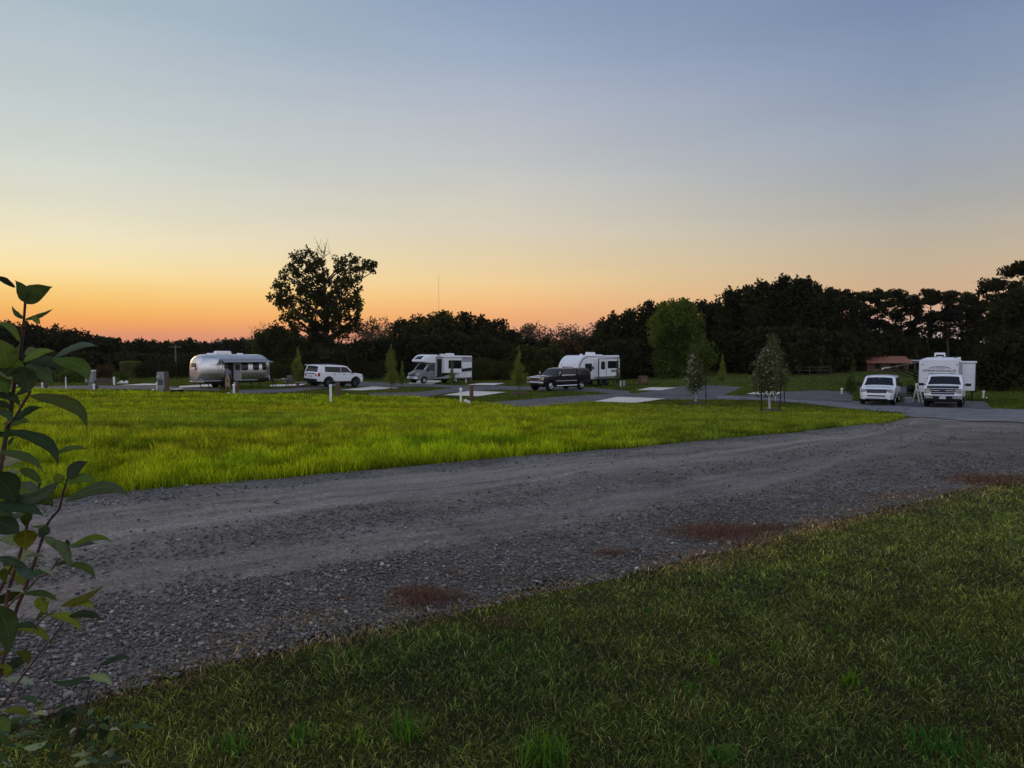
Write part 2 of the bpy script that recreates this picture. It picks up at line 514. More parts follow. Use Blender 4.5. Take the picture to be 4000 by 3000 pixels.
FAR = [(-900, 2075), (-200, 1995), (480, 1925), (1000, 1880), (1400, 1843), (1800, 1806), (2200, 1772), (2600, 1737), (3000, 1700), (3300, 1668), (3480, 1650), (3545, 1634), (3620, 1622), (3800, 1626), (4000, 1632), (4600, 1650)]
NEAR = [(-900, 3300), (-300, 3020), (0, 2860), (160, 2760), (420, 2690), (700, 2600), (1000, 2530), (1350, 2460), (1700, 2390), (2050, 2310), (2400, 2240), (2700, 2160), (3000, 2090), (3300, 2010), (3600, 1945), (3850, 1885), (4000, 1855), (4600, 1770)]
NEARP = [gp(*p) for p in NEAR]
_rr = random.Random(5)
def dense_line(pts, step, amp, shift):
    out = []
    for a, b in zip(pts[:-1], pts[1:]):
        k = max(1, int((b - a).length / step))
        for j in range(k):
            p = a.lerp(b, j / k); out.append(Vector((p.x, p.y + shift + amp * mnoise.noise(Vector((p.x * 1.7, p.y * 1.7, 3.0))) * 2, 0)))
    out.append(pts[-1]); return out
sheet('road', dense_line([gp(*p) for p in FAR], .25, .10, .05), dense_line(NEARP, .08, .15, -.06), M['gravel'], .007, nu=420, nv=40, world=True)
# loop road of the camp ground, seen beyond the field
UP = [(4600, 1618), (4000, 1601), (3700, 1590), (3500, 1573), (3200, 1562), (3000, 1549), (2800, 1545), (2600, 1541), (2450, 1537), (2300, 1544), (2160, 1552), (2000, 1566), (1850, 1577)]
LO = [(4600, 1668), (4000, 1645), (3700, 1632), (3500, 1606), (3200, 1584), (3000, 1564), (2800, 1562), (2600, 1562), (2450, 1566), (2300, 1573), (2160, 1592), (2000, 1596), (1850, 1590)]
sheet('road', UP, LO, M['gravel_far'], .02, nu=160, nv=12)
sheet('road', dense_line([gp(*p) for p in UP if p[0] >= 2800], .8, .25, 0), dense_line([gp(*p) for p in [(4600, 1684), (4000, 1656), (3700, 1640), (3560, 1630), (3500, 1612), (3200, 1582), (3000, 1562), (2800, 1557)]], .6, .9, 0), M['gravel_new'], .026, nu=300, nv=12, world=True)
drives = [
    # gravel drives, each as (upper edge, lower edge)
    ([(1440, 1536), (1640, 1532), (1800, 1512), (1950, 1508), (2120, 1512), (2320, 1516), (2460, 1530)], [(1440, 1550), (1640, 1556), (1760, 1534), (1950, 1523), (2120, 1527), (2320, 1531), (2460, 1547)]),
    ([(900, 1527), (1140, 1519), (1260, 1505), (1320, 1494), (1460, 1493), (1600, 1500)], [(900, 1544), (1140, 1534), (1290, 1515), (1360, 1512), (1480, 1510), (1620, 1512)]),
    ([(1480, 1500), (1620, 1497), (1800, 1507), (1960, 1512)], [(1480, 1512), (1620, 1510), (1800, 1517), (1960, 1521)]),
    ([(100, 1512), (330, 1507), (560, 1506), (700, 1513), (860, 1518)], [(100, 1522), (330, 1521), (560, 1523), (700, 1524), (860, 1527)]),
    ([(2640, 1511), (2780, 1507), (2900, 1514)], [(2440, 1545), (2620, 1545), (2820, 1548)]),
    ([(3060, 1532), (3200, 1527), (3330, 1532)], [(2880, 1549), (3120, 1562), (3330, 1572)]),
    ([(3560, 1560), (3700, 1562), (3850, 1572)], [(3480, 1585), (3680, 1592), (3880, 1600)]),
]
for i, (a, b_) in enumerate(drives): sheet('path', a, b_, M['gravel_far'], .030 + i * .003, nu=60, nv=8)
pads = [
    ([(2410, 1553), (2600, 1560)], [(2318, 1572), (2480, 1577)], 'concrete parking pad at the far edge of the bright field, nearest of the pads'),
    ([(2540, 1515), (2642, 1516)], [(2484, 1526), (2582, 1527)], 'small concrete pad right of the brown wooden cabinet'),
    ([(2965, 1531), (3064, 1532)], [(2915, 1541), (3026, 1545)], 'concrete pad behind the saplings tied to stakes'),
    ([(1830, 1530), (1978, 1534)], [(1732, 1546), (1868, 1551)], 'concrete pad behind the white pipe with a tap'),
    ([(1455, 1512), (1560, 1518)], [(1328, 1526), (1412, 1528)], 'concrete pad in front of the white off-road car'),
    ([(1880, 1498), (1972, 1499)], [(1822, 1506), (1930, 1507)], 'thin concrete pad behind the brown post'),
    ([(560, 1501), (616, 1501)], [(466, 1508), (616, 1507)], 'thin concrete pad left of the grey power pedestal'),
    ([(700, 1511), (850, 1502)], [(700, 1517), (850, 1512)], 'concrete pad under the rounded end of the silver trailer'),
    ([(1055, 1506), (1200, 1502)], [(1055, 1513), (1160, 1512)], 'concrete pad with the picnic table, between silver trailer and sapling'),
    ([(0, 1505), (68, 1506)], [(0, 1512), (68, 1512)], 'pale pad at the left edge of the camp behind the leafy shrub'),
    ([(1650, 1487), (1730, 1489)], [(1590, 1500), (1690, 1504)], 'pale concrete pad beneath the cab motorhome'),
]
for i, (a, b_, lab) in enumerate(pads):
    o = sheet('concrete_pad', a, b_, M['concrete'], .056 + i * .002, nu=12, nv=6, kind='structure')
    o['label'] = lab

# far ridges
def ridge(name, depth, pts, mat, thick):
    """pts: (px, py) of the crest, with its own distance and depth"""
    xs_ = np.linspace(-900, 4900, 240)
    cy = np.interp(xs_, [p[0] for p in pts], [p[1] for p in pts])
    V = []; rows = [(-thick, 0.0), (-thick * .5, .55), (0, 1.0), (thick * .5, .6), (thick, 0.0)]
    for i, x in enumerate(xs_):
        c = at(x, cy[i] + 1.2 * mnoise.noise(Vector((x * .03, depth, 0))), depth)
        zb = -40
        for dy, f in rows:
            V.append((c.x * (1 + dy / depth), c.y + dy, zb + (c.z - zb) * f))
    ix = np.arange(len(V)).reshape(-1, 5)
    q = np.stack([ix[:-1, :-1], ix[1:, :-1], ix[1:, 1:], ix[:-1, 1:]], -1).reshape(-1, 4)
    tag(np_mesh(name, V, q, mat, smooth=True), kind='structure')
M['ridge'] = pmat('wooded_ridge', (.04, .05, .03), .95, var=.3, vscale=.01)
ridge('hills', 1200, [(-900, 1338), (460, 1342), (480, 1339), (600, 1342), (700, 1341), (830, 1341), (860, 1337), (900, 1341), (1000, 1339), (1300, 1343), (2300, 1341), (4900, 1343)], M['ridge'], 200)
ridge('mountains', 4000, [(-900, 1343), (700, 1343), (755, 1338), (775, 1335), (800, 1340), (840, 1338), (868, 1325), (885, 1326), (905, 1328), (925, 1339), (955, 1328), (975, 1326), (1010, 1334), (1100, 1341), (2250, 1340), (2300, 1332), (2340, 1339), (4900, 1343)], M['ridge'], 300)

# ------------------------------------------------------------ air
m = bpy.data.materials.new('air'); m.use_nodes = True; m.node_tree.nodes.clear(); k = NT(m.node_tree)
o_ = k.n('ShaderNodeOutputMaterial'); pv = k.n('ShaderNodeVolumePrincipled')
pv.inputs['Color'].default_value = (.78, .82, .90, 1); pv.inputs['Density'].default_value = .00006
k.l(pv.outputs[0], o_.inputs['Volume'])
tag(MB().bbox(-6300, 6300, -90, 4800, -42, 76).build('haze', m, None), kind='stuff')
# ============================================================ grass and stones
def inv_poly(pts_px):
    """photograph outline -> outline on the ground"""
    return np.array([[gp(*p).x, gp(*p).y] for p in pts_px])
def dens(poly, n=12):
    out = []
    for i in range(len(poly)):
        a, b = np.array(poly[i], float), np.array(poly[(i + 1) % len(poly)], float)
        k = max(1, int(np.hypot(*(b - a)) / 60))
        for j in range(k): out.append(tuple(a + (b - a) * j / k))
    return out
def inside(P, poly):
    x, y = P[:, 0], P[:, 1]; r = np.zeros(len(P), bool)
    n = len(poly)
    for i in range(n):
        x0, y0 = poly[i]; x1, y1 = poly[(i + 1) % n]
        c = ((y0 > y) != (y1 > y))
        with np.errstate(divide='ignore', invalid='ignore'):
            xi = (x1 - x0) * (y - y0) / (y1 - y0) + x0
        r ^= c & (x < xi)
    return r
def vnoise(x, y, s, seed=0):
    """cheap smooth value noise"""
    r = np.random.default_rng(seed); T = r.random((64, 64))
    x = x * s; y = y * s
    xi = np.floor(x).astype(int); yi = np.floor(y).astype(int); fx = x - xi; fy = y - yi
    fx = fx * fx * (3 - 2 * fx); fy = fy * fy * (3 - 2 * fy)
    g = lambda a, b: T[a % 64, b % 64]
    return (g(xi, yi) * (1 - fx) + g(xi + 1, yi) * fx) * (1 - fy) + (g(xi, yi + 1) * (1 - fx) + g(xi + 1, yi + 1) * fx) * fy
def scatter(poly, bands, margin=0.0):
    """bands: [(d0,d1,per_m2)]"""
    out = []
    x0, x1 = poly[:, 0].min(), poly[:, 0].max()
    for d0, d1, rho in bands:
        lo = max(d0, poly[:, 1].min()); hi = min(d1, poly[:, 1].max())
        if hi <= lo: continue
        xa = max(x0, -hi * .9 - 5); xb = min(x1, hi * .9 + 5)
        n = int((xb - xa) * (hi - lo) * rho)
        P = np.stack([RNG.uniform(xa, xb, n), RNG.uniform(lo, hi, n)], -1)
        P = P[inside(P, poly)]
        ax_ = np.abs(P[:, 0]); P = P[(ax_ < P[:, 1] * .80 + .8) | ((ax_ < P[:, 1] * .9 + 5.0) & (RNG.random(len(P)) < .30))]
        out.append(P)
    return np.concatenate(out)
def blades(P, hgt_, wid, lean, col, bend=.35, off=0.0):
    """each blade: 5 points (quad + tri as two quads, last degenerate) -> build as tris"""
    n = len(P)
    a = RNG.uniform(0, 2 * PI, n); b = RNG.uniform(0, 2 * PI, n)
    wx, wy = np.cos(a) * wid / 2, np.sin(a) * wid / 2
    lx, ly = np.cos(b) * lean * hgt_, np.sin(b) * lean * hgt_
    z = hgt(P[:, 0], P[:, 1]) + off
    V = np.zeros((n, 5, 3), np.float32)
    V[:, 0] = np.stack([P[:, 0] - wx, P[:, 1] - wy, z], -1)
    V[:, 1] = np.stack([P[:, 0] + wx, P[:, 1] + wy, z], -1)
    mx, my, mz = P[:, 0] + lx * bend, P[:, 1] + ly * bend, z + hgt_ * .58
    V[:, 2] = np.stack([mx + wx * .8, my + wy * .8, mz], -1)
    V[:, 3] = np.stack([mx - wx * .8, my - wy * .8, mz], -1)
    V[:, 4] = np.stack([P[:, 0] + lx, P[:, 1] + ly, z + hgt_ * np.sqrt(np.clip(1 - lean ** 2 * .6, .2, 1))], -1)
    ix = np.arange(n)[:, None] * 5
    T = np.concatenate([ix + [0, 1, 2], ix + [0, 2, 3], ix + [3, 2, 4]], 0)
    C = np.repeat(col[:, None, :], 5, 1)
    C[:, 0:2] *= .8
    return V.reshape(-1, 3), T, C.reshape(-1, 3)
def merge(parts):
    V = []; T = []; C = []; b = 0
    for v, t, c in parts:
        V.append(v); T.append(t + b); C.append(c); b += len(v)
    return np.concatenate(V), np.concatenate(T), np.concatenate(C)
def grass_mat(name, col, trans=.45, rough=.55):
    m, k, b, out = new_mat(name)
    a = k.n('ShaderNodeVertexColor'); a.layer_name = 'tint'
    c = k.mix(1.0, col, a.outputs[0], 'MULTIPLY')
    k.l(c, b.inputs['Base Color']); b.inputs['Roughness'].default_value = rough + .1; b.inputs['Specular IOR Level'].default_value = .06
    tr = k.n('ShaderNodeBsdfTranslucent'); k.l(c, tr.inputs[0])
    mx = k.n('ShaderNodeMixShader'); mx.inputs[0].default_value = trans
    k.l(b.outputs[0], mx.inputs[1]); k.l(tr.outputs[0], mx.inputs[2]); k.l(mx.outputs[0], out.inputs[0])
    return m

# ---- bright tall field between the road and the camp
FTOP = [(-900, 1524), (0, 1521), (200, 1523), (480, 1528), (700, 1532), (850, 1539), (1000, 1545), (1140, 1541), (1400, 1546), (1640, 1553), (1750, 1564), (1900, 1577), (2020, 1592), (2120, 1592), (2200, 1582), (2290, 1573),
        (2420, 1577), (2560, 1584), (2800, 1589), (3000, 1594), (3200, 1594), (3380, 1605), (3520, 1626)]
f_px = FTOP + [(p[0], p[1]) for p in FAR[::-1] if p[0] <= 3545]
FIELD = inv_poly(dens(f_px))
P = scatter(FIELD, [(5.5, 10, 1900), (10, 15, 1250), (15, 22, 700), (22, 32, 340), (32, 64, 140)])
d = P[:, 1]
# thin out at the lawn side on the right
nn = vnoise(P[:, 0], P[:, 1], .5, 1) * .6 + vnoise(P[:, 0], P[:, 1], 1.9, 2) * .4
band = vnoise(P[:, 0] * .25, P[:, 1], .55, 9)
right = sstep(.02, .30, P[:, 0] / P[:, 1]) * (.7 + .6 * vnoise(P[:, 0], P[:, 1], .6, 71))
keep = RNG.random(len(P)) < np.clip(1.25 - right * .3 - (band < .3) * .25, 0, 1)
P, nn, d, band, right = P[keep], nn[keep], d[keep], band[keep], right[keep]
n = len(P)
tf = vnoise(P[:, 0], P[:, 1], 3.3, 51)
H = (.04 + .075 * nn + .035 * band + .12 * tf ** 2) * RNG.uniform(.55, 1.35, n) * (1 - .38 * right)
W = (.0046 + d * .00070) * RNG.uniform(.7, 1.3, n)
ol = vnoise(P[:, 0] * .5, P[:, 1], .33, 5) * .7 + vnoise(P[:, 0], P[:, 1], 1.1, 15) * .3
lime = np.array([.80, .97, .06]); green = np.array([.42, .84, .07]); olive = np.array([.74, .78, .08]); dark = np.array([.36, .46, .16])
t = np.clip((ol - .3) / .35, 0, 1)[:, None]
Cc = lime * (1 - t) + olive * t
t2 = np.clip((nn - .55) * 4, 0, 1)[:, None] * .6
Cc = Cc * (1 - t2) + green * t2
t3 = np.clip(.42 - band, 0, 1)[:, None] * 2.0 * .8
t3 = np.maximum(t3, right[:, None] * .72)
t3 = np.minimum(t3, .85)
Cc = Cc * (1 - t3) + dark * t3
Cc = Cc * RNG.uniform(.4, 1.55, (n, 1)) * (.40 + 1.0 * tf)[:, None] * (.72 + .55 * vnoise(P[:, 0] * .35, P[:, 1], 1.3, 52))[:, None]  # low-noise patches tinted darker, small shadows between clumps put into the colour
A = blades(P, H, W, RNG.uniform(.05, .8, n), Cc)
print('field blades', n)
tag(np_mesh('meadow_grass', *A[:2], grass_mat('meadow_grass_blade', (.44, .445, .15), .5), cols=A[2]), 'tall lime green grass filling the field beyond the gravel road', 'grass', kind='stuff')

# ---- short matted lawn in the foreground
l_px = [(p[0], p[1]) for p in NEAR if p[0] <= 4600] + [(4700, 3500), (2000, 3600), (-1200, 3600)]
LAWN = np.array([[gp(*p).x, gp(*p).y] for p in l_px])
LAWN_OUT = LAWN.copy(); LAWN_OUT[:len(NEAR), 1] += .45
P = scatter(LAWN_OUT, [(1.2, 3.2, 15000), (3.2, 4.5, 11500), (4.5, 6.5, 7000), (6.5, 12, 3200)])
P = P + RNG.normal(0, .05, P.shape)
# distance from the road edge for the dry fringe
E = LAWN[:len([p for p in NEAR if p[0] <= 4600])]
def edge_dist(P, E):
    best = np.full(len(P), 9.0)
    for a, b in zip(E[:-1], E[1:]):
        ab = b - a; L2 = (ab ** 2).sum()
        t = np.clip(((P - a) @ ab) / L2, 0, 1)
        q = a + t[:, None] * ab
        best = np.minimum(best, np.hypot(*(P - q).T))
    return best
ed = edge_dist(P, E)
sgn_in = inside(P, LAWN); ed = np.where(sgn_in, ed, -ed)
n = len(P); d = P[:, 1]
n1 = vnoise(P[:, 0], P[:, 1], 1.4, 21); n2 = vnoise(P[:, 0], P[:, 1], 5.5, 22); n3 = vnoise(P[:, 0], P[:, 1], .55, 23)
ed2 = ed - .16 * (n1 - .5) * 2 - .10 * (n2 - .5) * 2
n4 = vnoise(P[:, 0], P[:, 1], 2.9, 24)
keep = RNG.random(n) < np.where(ed > 0, np.clip(.50 + ed2 * 2.5, .10, 1), np.clip((n4 - .25) * 2.1 + ed * 1.7 + .5 * sstep(0, 2, P[:, 0]), 0, .85))
P, ed, d, n1, n2, n3 = P[keep], ed[keep], d[keep], n1[keep], n2[keep], n3[keep]; n = len(P)
out_ = ed < 0
H = (.014 + .022 * n2 + .014 * n1) * RNG.uniform(.5, 1.5, n) * np.where(out_, .55, 1)
W = (.0019 + d * .00040) * RNG.uniform(.7, 1.4, n)
g1 = np.array([.38, .47, .13]); g2 = np.array([.58, .66, .12]); st = np.array([.78, .66, .38]); g3 = np.array([.24, .42, .13])
t = np.clip((n3 - .35) * 2.4, 0, 1)[:, None]
Cc = g1 * (1 - t) + g2 * t
t = np.clip((n1 - .6) * 3, 0, 1)[:, None] * .7; Cc = Cc * (1 - t) + g3 * t
rs = RNG.random(n)
Cc[rs < .18] = st * .7
Cc[(rs > .2) & (rs < .27)] = np.array([.42, .30, .20])
# dry reddish fringe by the road, wider to the right
fr = np.clip(1.5 - np.maximum(ed, 0) / (.10 + .45 * n3 * n1 + .10 * sstep(1, 4, P[:, 0])), 0, 1) * np.clip(.35 + vnoise(P[:, 0], P[:, 1], 2.2, 31), 0, 1)
isdry = (RNG.random(n) < fr * .95) | (out_ & (RNG.random(n) < .85))
Cc[isdry] = np.array([.92, .60, .44]) * RNG.uniform(.6, 1.2, (isdry.sum(), 1))
Cc = Cc * RNG.choice([.42, .8, 1.25, 3.0], n, p=[.32, .33, .22, .13])[:, None] * RNG.uniform(.8, 1.2, (n, 1)) * (.75 + .5 * n2[:, None])
# brighter toward the far strip of the lawn
Cc = Cc * (1.2 + .5 * sstep(3.2, 6.0, d))[:, None]
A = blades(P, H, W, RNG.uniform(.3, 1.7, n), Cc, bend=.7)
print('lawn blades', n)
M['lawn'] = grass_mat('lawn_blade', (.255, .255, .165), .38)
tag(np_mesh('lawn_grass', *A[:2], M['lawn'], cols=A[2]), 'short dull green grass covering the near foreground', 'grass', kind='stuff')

# ---- short lawn of the camp ground between the gravel drives
CP = np.array([[-62, 30.0], [62, 30.0], [90, 104], [-90, 104]])
P = scatter(CP, [(30, 52, 55), (52, 75, 26), (75, 100, 10)])
ok = ~inside(P, FIELD)
for pl in POLYS:
    st_ = max(1, len(pl) // 120); ok &= ~inside(P, pl[::st_])
ok &= ~inside(P, np.array([[gp(*p).x, gp(*p).y] for p in FAR] + [[gp(*p).x, gp(*p).y] for p in NEAR[::-1]]))
P = P[ok]; P = P + RNG.normal(0, .22, P.shape); n = len(P); d = P[:, 1]
b1 = vnoise(P[:, 0] * .5, P[:, 1], .35, 61); b2 = vnoise(P[:, 0], P[:, 1], 1.2, 62)
Cc = np.array([.40, .52, .08]) * (1 - b1[:, None]) + np.array([.62, .66, .09]) * b1[:, None]
Cc = Cc * (.55 + .8 * b2)[:, None] * RNG.uniform(.6, 1.35, (n, 1))
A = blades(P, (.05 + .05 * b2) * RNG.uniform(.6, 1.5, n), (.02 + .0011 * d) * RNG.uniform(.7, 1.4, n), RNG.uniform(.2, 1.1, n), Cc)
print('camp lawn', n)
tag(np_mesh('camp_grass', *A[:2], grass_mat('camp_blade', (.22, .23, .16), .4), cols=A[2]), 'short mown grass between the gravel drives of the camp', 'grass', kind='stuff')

# ---- tufts and weeds that stand out of the lawn, dead red-brown clumps on the verge
def tuft(px, py, name, label, cat, group, nb, rad, h, w_, cols, mat, lean=.7, squash=1.0, seed=0):
    c = gp(px, py)
    r = np.random.default_rng(seed + int(px) * 7 + int(py))
    nb = int(nb * 1.5) if name == 'dead_grass_clump' else nb
    k = np.abs(r.normal(0, .55, nb)) * rad; a = r.uniform(0, 2 * PI, nb)
    if name == 'dead_grass_clump': k = k * (1 + .35 * np.sin(a * 3 + px) + .2 * np.sin(a * 5 + py))
    P = np.stack([c.x + np.cos(a) * k, c.y + np.sin(a) * k * squash], -1)
    k = np.minimum(k, rad * (.8 if name == 'dead_grass_clump' else .55)); P = np.stack([c.x + np.cos(a) * k, c.y + np.sin(a) * k * squash], -1)
    if name == 'dead_grass_clump':
        sc_ = r.normal(0, .28, (7, 2)) * rad; sc_[0] = 0
        w7 = r.integers(0, 7, nb); sp7 = r.uniform(.20, .42, 7) * rad
        q7 = sc_[w7] + r.normal(0, 1, (nb, 2)) * sp7[w7][:, None]
        q7 = np.clip(q7, -rad * 1.05, rad * 1.05)
        P = np.stack([c.x + q7[:, 0], c.y + q7[:, 1] * squash], -1); k = np.hypot(q7[:, 0], q7[:, 1])
    cc = np.array(cols)[r.integers(0, len(cols), nb)] * r.uniform(.6, 1.3, (nb, 1))
    hh = h * r.uniform(.4, 1.15, nb) * np.clip(1.25 - k / rad * .55, .3, 1.2)
    A = blades(P, hh, np.full(nb, w_) * r.uniform(.6, 1.3, nb), r.uniform(.1, lean, nb), cc)
    V = A[0] - np.array([c.x, c.y, c.z], np.float32)
    o = np_mesh(name, V, A[1], mat, cols=A[2]); o.location = c
    tag(o, label, cat, group)
    return o
M['dry'] = grass_mat('dry_blade', (.17, .135, .115), .25)
M['weed'] = grass_mat('weed_blade', (.13, .20, .055), .45)
red = [(1.0, .74, .62), (.75, .50, .40), (1.6, 1.25, 1.0), (.5, .34, .27), (1.1, .74, .6)]
tanl = [(1.3, .85, .6), (.9, .6, .42), (1.1, .75, .55)]
for px, py, rad, nb, h, cols, lab in [
    (1640, 2345, .20, 1500, .075, red, 'largest dead red-brown grass clump on the gravel near the middle of the photo'),
    (1340, 2345, .09, 300, .03, red, 'flat faint red-brown grass patch left of the largest dead clump'),
    (1780, 2240, .09, 260, .035, red, 'small dead grass patch on the gravel just above the largest dead clump'),
    (2400, 2168, .11, 420, .055, red, 'small rusty grass clump on the gravel at the middle of the road edge'),
    (2770, 2090, .36, 2300, .085, red + tanl, 'wide rusty brown grass clump on the verge right of the middle'),
    (2990, 2068, .17, 700, .06, red, 'dark rusty clump directly right of the wide rusty clump'),
    (3860, 1875, .50, 900, .07, tanl + red, 'tan dry grass patch where the lawn meets the road at the right frame edge'),
    (1960, 2430, .10, 360, .035, red, 'small rusty patch on the lawn edge right below the largest dead clump'),
]:
    tuft(px, py, 'dead_grass_clump', lab, 'grass clump', 'dead grass clumps on the road verge', int(nb * 1.6), rad * 1.7, h * .8, .003 if py > 2050 else .006, cols, M['dry'], 1.5, .6 if rad > .3 else .8)
gr = [(.55, 1.0, .5), (.45, .85, .3), (.7, 1.1, .3), (.4, .8, .55)]
ye = [(.9, 1.1, .3), (.7, 1.0, .25)]
for px, py, rad, nb, h, w_, cols, lab in [
    (2120, 2985, .17, 130, .13, .0058, ye + gr, 'tall bright green grass tuft at the bottom edge near the middle'),
    (1600, 2880, .13, 90, .11, .0055, gr + ye, 'bright green grass tuft at the bottom, left of the tallest tuft'),
    (1180, 2900, .10, 26, .085, .0085, gr, 'curled green grass weed at the bottom, below the gravel corner'),
    (1400, 2905, .07, 22, .07, .007, ye, 'small yellow-green weed between the curled weed and the green tuft'),
    (3320, 2680, .075, 26, .085, .012, ye, 'bright lime broad-leaved weed alone in the right part of the lawn'),
    (3390, 2720, .03, 5, .06, .012, ye, 'single lime grass blade pair right beside the bright broad-leaved weed'),
    (3030, 2540, .05, 12, .06, .010, ye, 'small lime weed up and left of the bright broad-leaved weed'),
    (1960, 2555, .04, 12, .065, .008, gr, 'narrow upright green weed below the verge, near the middle'),
    (2530, 2400, .05, 12, .055, .010, gr, 'small green weed with spread leaves in the upper middle of the lawn'),
    (2780, 2600, .07, 16, .07, .010, ye, 'green weed with one curved blade in the middle of the lawn'),
    (2690, 2700, .10, 40, .05, .007, gr, 'low blue-green clover-like patch in the middle of the lawn'),
    (3700, 2950, .26, 240, .075, .005, [(.25, .7, .4), (.3, .8, .35)], 'wide dark green tuft in the bottom right corner of the lawn'),
    (2830, 2980, .10, 70, .07, .006, gr, 'green weed patch at the bottom edge right of the middle'),
    (900, 2930, .14, 70, .06, .007, gr + [(.3, .6, .5)], 'low dark weed patch at the bottom left beside the leafy shrub'),
    (3250, 2480, .05, 12, .06, .008, [(.6, .8, .3)], 'pale green grass sprout in the upper right of the lawn'),
]:
    tuft(px, py, 'grass_tuft', lab, 'weed', 'weeds standing out of the near lawn', nb, rad, h, w_, cols, M['weed'], .75)

# ---- loose stones on the road
ROADP = np.array([[gp(*p).x, gp(*p).y] for p in FAR] + [[gp(*p).x, gp(*p).y - .16] for p in NEAR[::-1]])
P = scatter(ROADP, [(2.0, 4.0, 3600), (4.0, 5.5, 2400), (5.5, 7.5, 1200), (7.5, 11, 420), (11, 18, 110)])
ed = edge_dist(P, E)
eo = edge_dist(P, np.array([[gp(*p).x, gp(*p).y] for p in FAR]))
v = eo / (eo + ed)
tr = np.exp(-((v - .27) / .13) ** 2) * 1.1 + np.exp(-((v - .65) / .08) ** 2) * .85
pn = vnoise(P[:, 0], P[:, 1], 1.2, 41) * .6 + vnoise(P[:, 0], P[:, 1], 4.5, 42) * .4
keep = RNG.random(len(P)) < np.clip(.25 + 1.3 * (pn - .25) - tr * .9 + .6 * (v > .75), .03, 1)
P, v, pn = P[keep], v[keep], pn[keep]; n = len(P); d = P[:, 1]
bm = bmesh.new(); bmesh.ops.create_icosphere(bm, subdivisions=1, radius=1)
base_v = np.array([q.co[:] for q in bm.verts]); base_f = np.array([[q.index for q in f.verts] for f in bm.faces]); bm.free()
base_v = base_v[:, :]
size = (.004 + RNG.gamma(2.0, .0028, n)) * (1 + .06 * np.maximum(d - 5, 0))
size = np.minimum(size, .024)
jit = RNG.uniform(.62, 1.25, (n, len(base_v), 1))
S = np.stack([np.ones(n), RNG.uniform(.55, .95, n), RNG.uniform(.28, .6, n)], -1)
Vx = base_v[None] * jit * S[:, None, :] * size[:, None, None]
a = RNG.uniform(0, 2 * PI, n); ca, sa = np.cos(a)[:, None], np.sin(a)[:, None]
tl = RNG.normal(0, .28, n); ct, stt = np.cos(tl)[:, None], np.sin(tl)[:, None]
x, y, z = Vx[..., 0], Vx[..., 1], Vx[..., 2]
x, z = x * ct - z * stt, x * stt + z * ct
X = x * ca - y * sa + P[:, 0:1]; Y = x * sa + y * ca + P[:, 1:2]
Z = z + (hgt(P[:, 0], P[:, 1]) + .012)[:, None] + (size * S[:, 2] * .35)[:, None]
V = np.stack([X, Y, Z], -1).reshape(-1, 3)
T = (base_f[None] + (np.arange(n) * len(base_v))[:, None, None]).reshape(-1, 3)
tone = RNG.choice([.4, .65, .95, 1.3, 1.8, 2.9], n, p=[.28, .28, .23, .14, .055, .015])
tone = tone * RNG.uniform(.8, 1.2, n)
hue = np.stack([np.ones(n), np.ones(n) * .98, np.ones(n) * .97], -1)
warm = RNG.random(n) < .10; hue[warm] = [1.2, 1.0, .82]
Cc = hue * tone[:, None]
m, k, b, out = new_mat('stone')
aa = k.n('ShaderNodeVertexColor'); aa.layer_name = 'tint'
g = k.n('ShaderNodeNewGeometry').outputs['Position']
c = k.mix(1.0, aa.outputs[0], k.ramp(k.noise(g, 120, 3), [(.3, (.090, .086, .080)), (.7, (.14, .135, .125))]), 'MULTIPLY')
k.l(c, b.inputs['Base Color']); b.inputs['Roughness'].default_value = .7
print('stones', n)
tag(np_mesh('gravel', V, T, m, cols=np.repeat(Cc, len(base_v), 0)), 'loose grey stones strewn over the gravel road', 'gravel', kind='stuff')
# ============================================================ trees
def rand_quads(C, size, rng, stretch=1.0, up=0.0, rot_tilt=1.0):
    """leaf-sized rhombs at points C"""
    n = len(C)
    a = rng.normal(size=(n, 3)); a /= np.linalg.norm(a, axis=1)[:, None]
    if up: a = a + np.array([0, 0, up]); a /= np.linalg.norm(a, axis=1)[:, None]
    b = rng.normal(size=(n, 3)); b -= a * (a * b).sum(1)[:, None]; b /= np.linalg.norm(b, axis=1)[:, None] + 1e-9
    s = (size * rng.uniform(.6, 1.35, n))[:, None]
    a = a * s * .5 * stretch; b = b * s * .32
    V = np.stack([C - a, C + b - a * .1, C + a, C - b - a * .1], 1)
    return V.reshape(-1, 3), np.arange(n * 4).reshape(-1, 4)

def clump_points(clumps, per, rng, shell=.45):
    """clumps (cx,cy,cz,rx,ry,rz) -> points, count by volume^(2/3)"""
    out = []
    for c in clumps:
        cx, cy, cz, rx, ry, rz = c
        n = max(12, int(per * (rx * ry * rz) ** (2 / 3)))
        v = rng.normal(size=(n, 3)); v /= np.linalg.norm(v, axis=1)[:, None]
        r = rng.random(n) ** shell
        out.append(v * r[:, None] * [rx, ry, rz] + [cx, cy, cz])
    return np.concatenate(out)

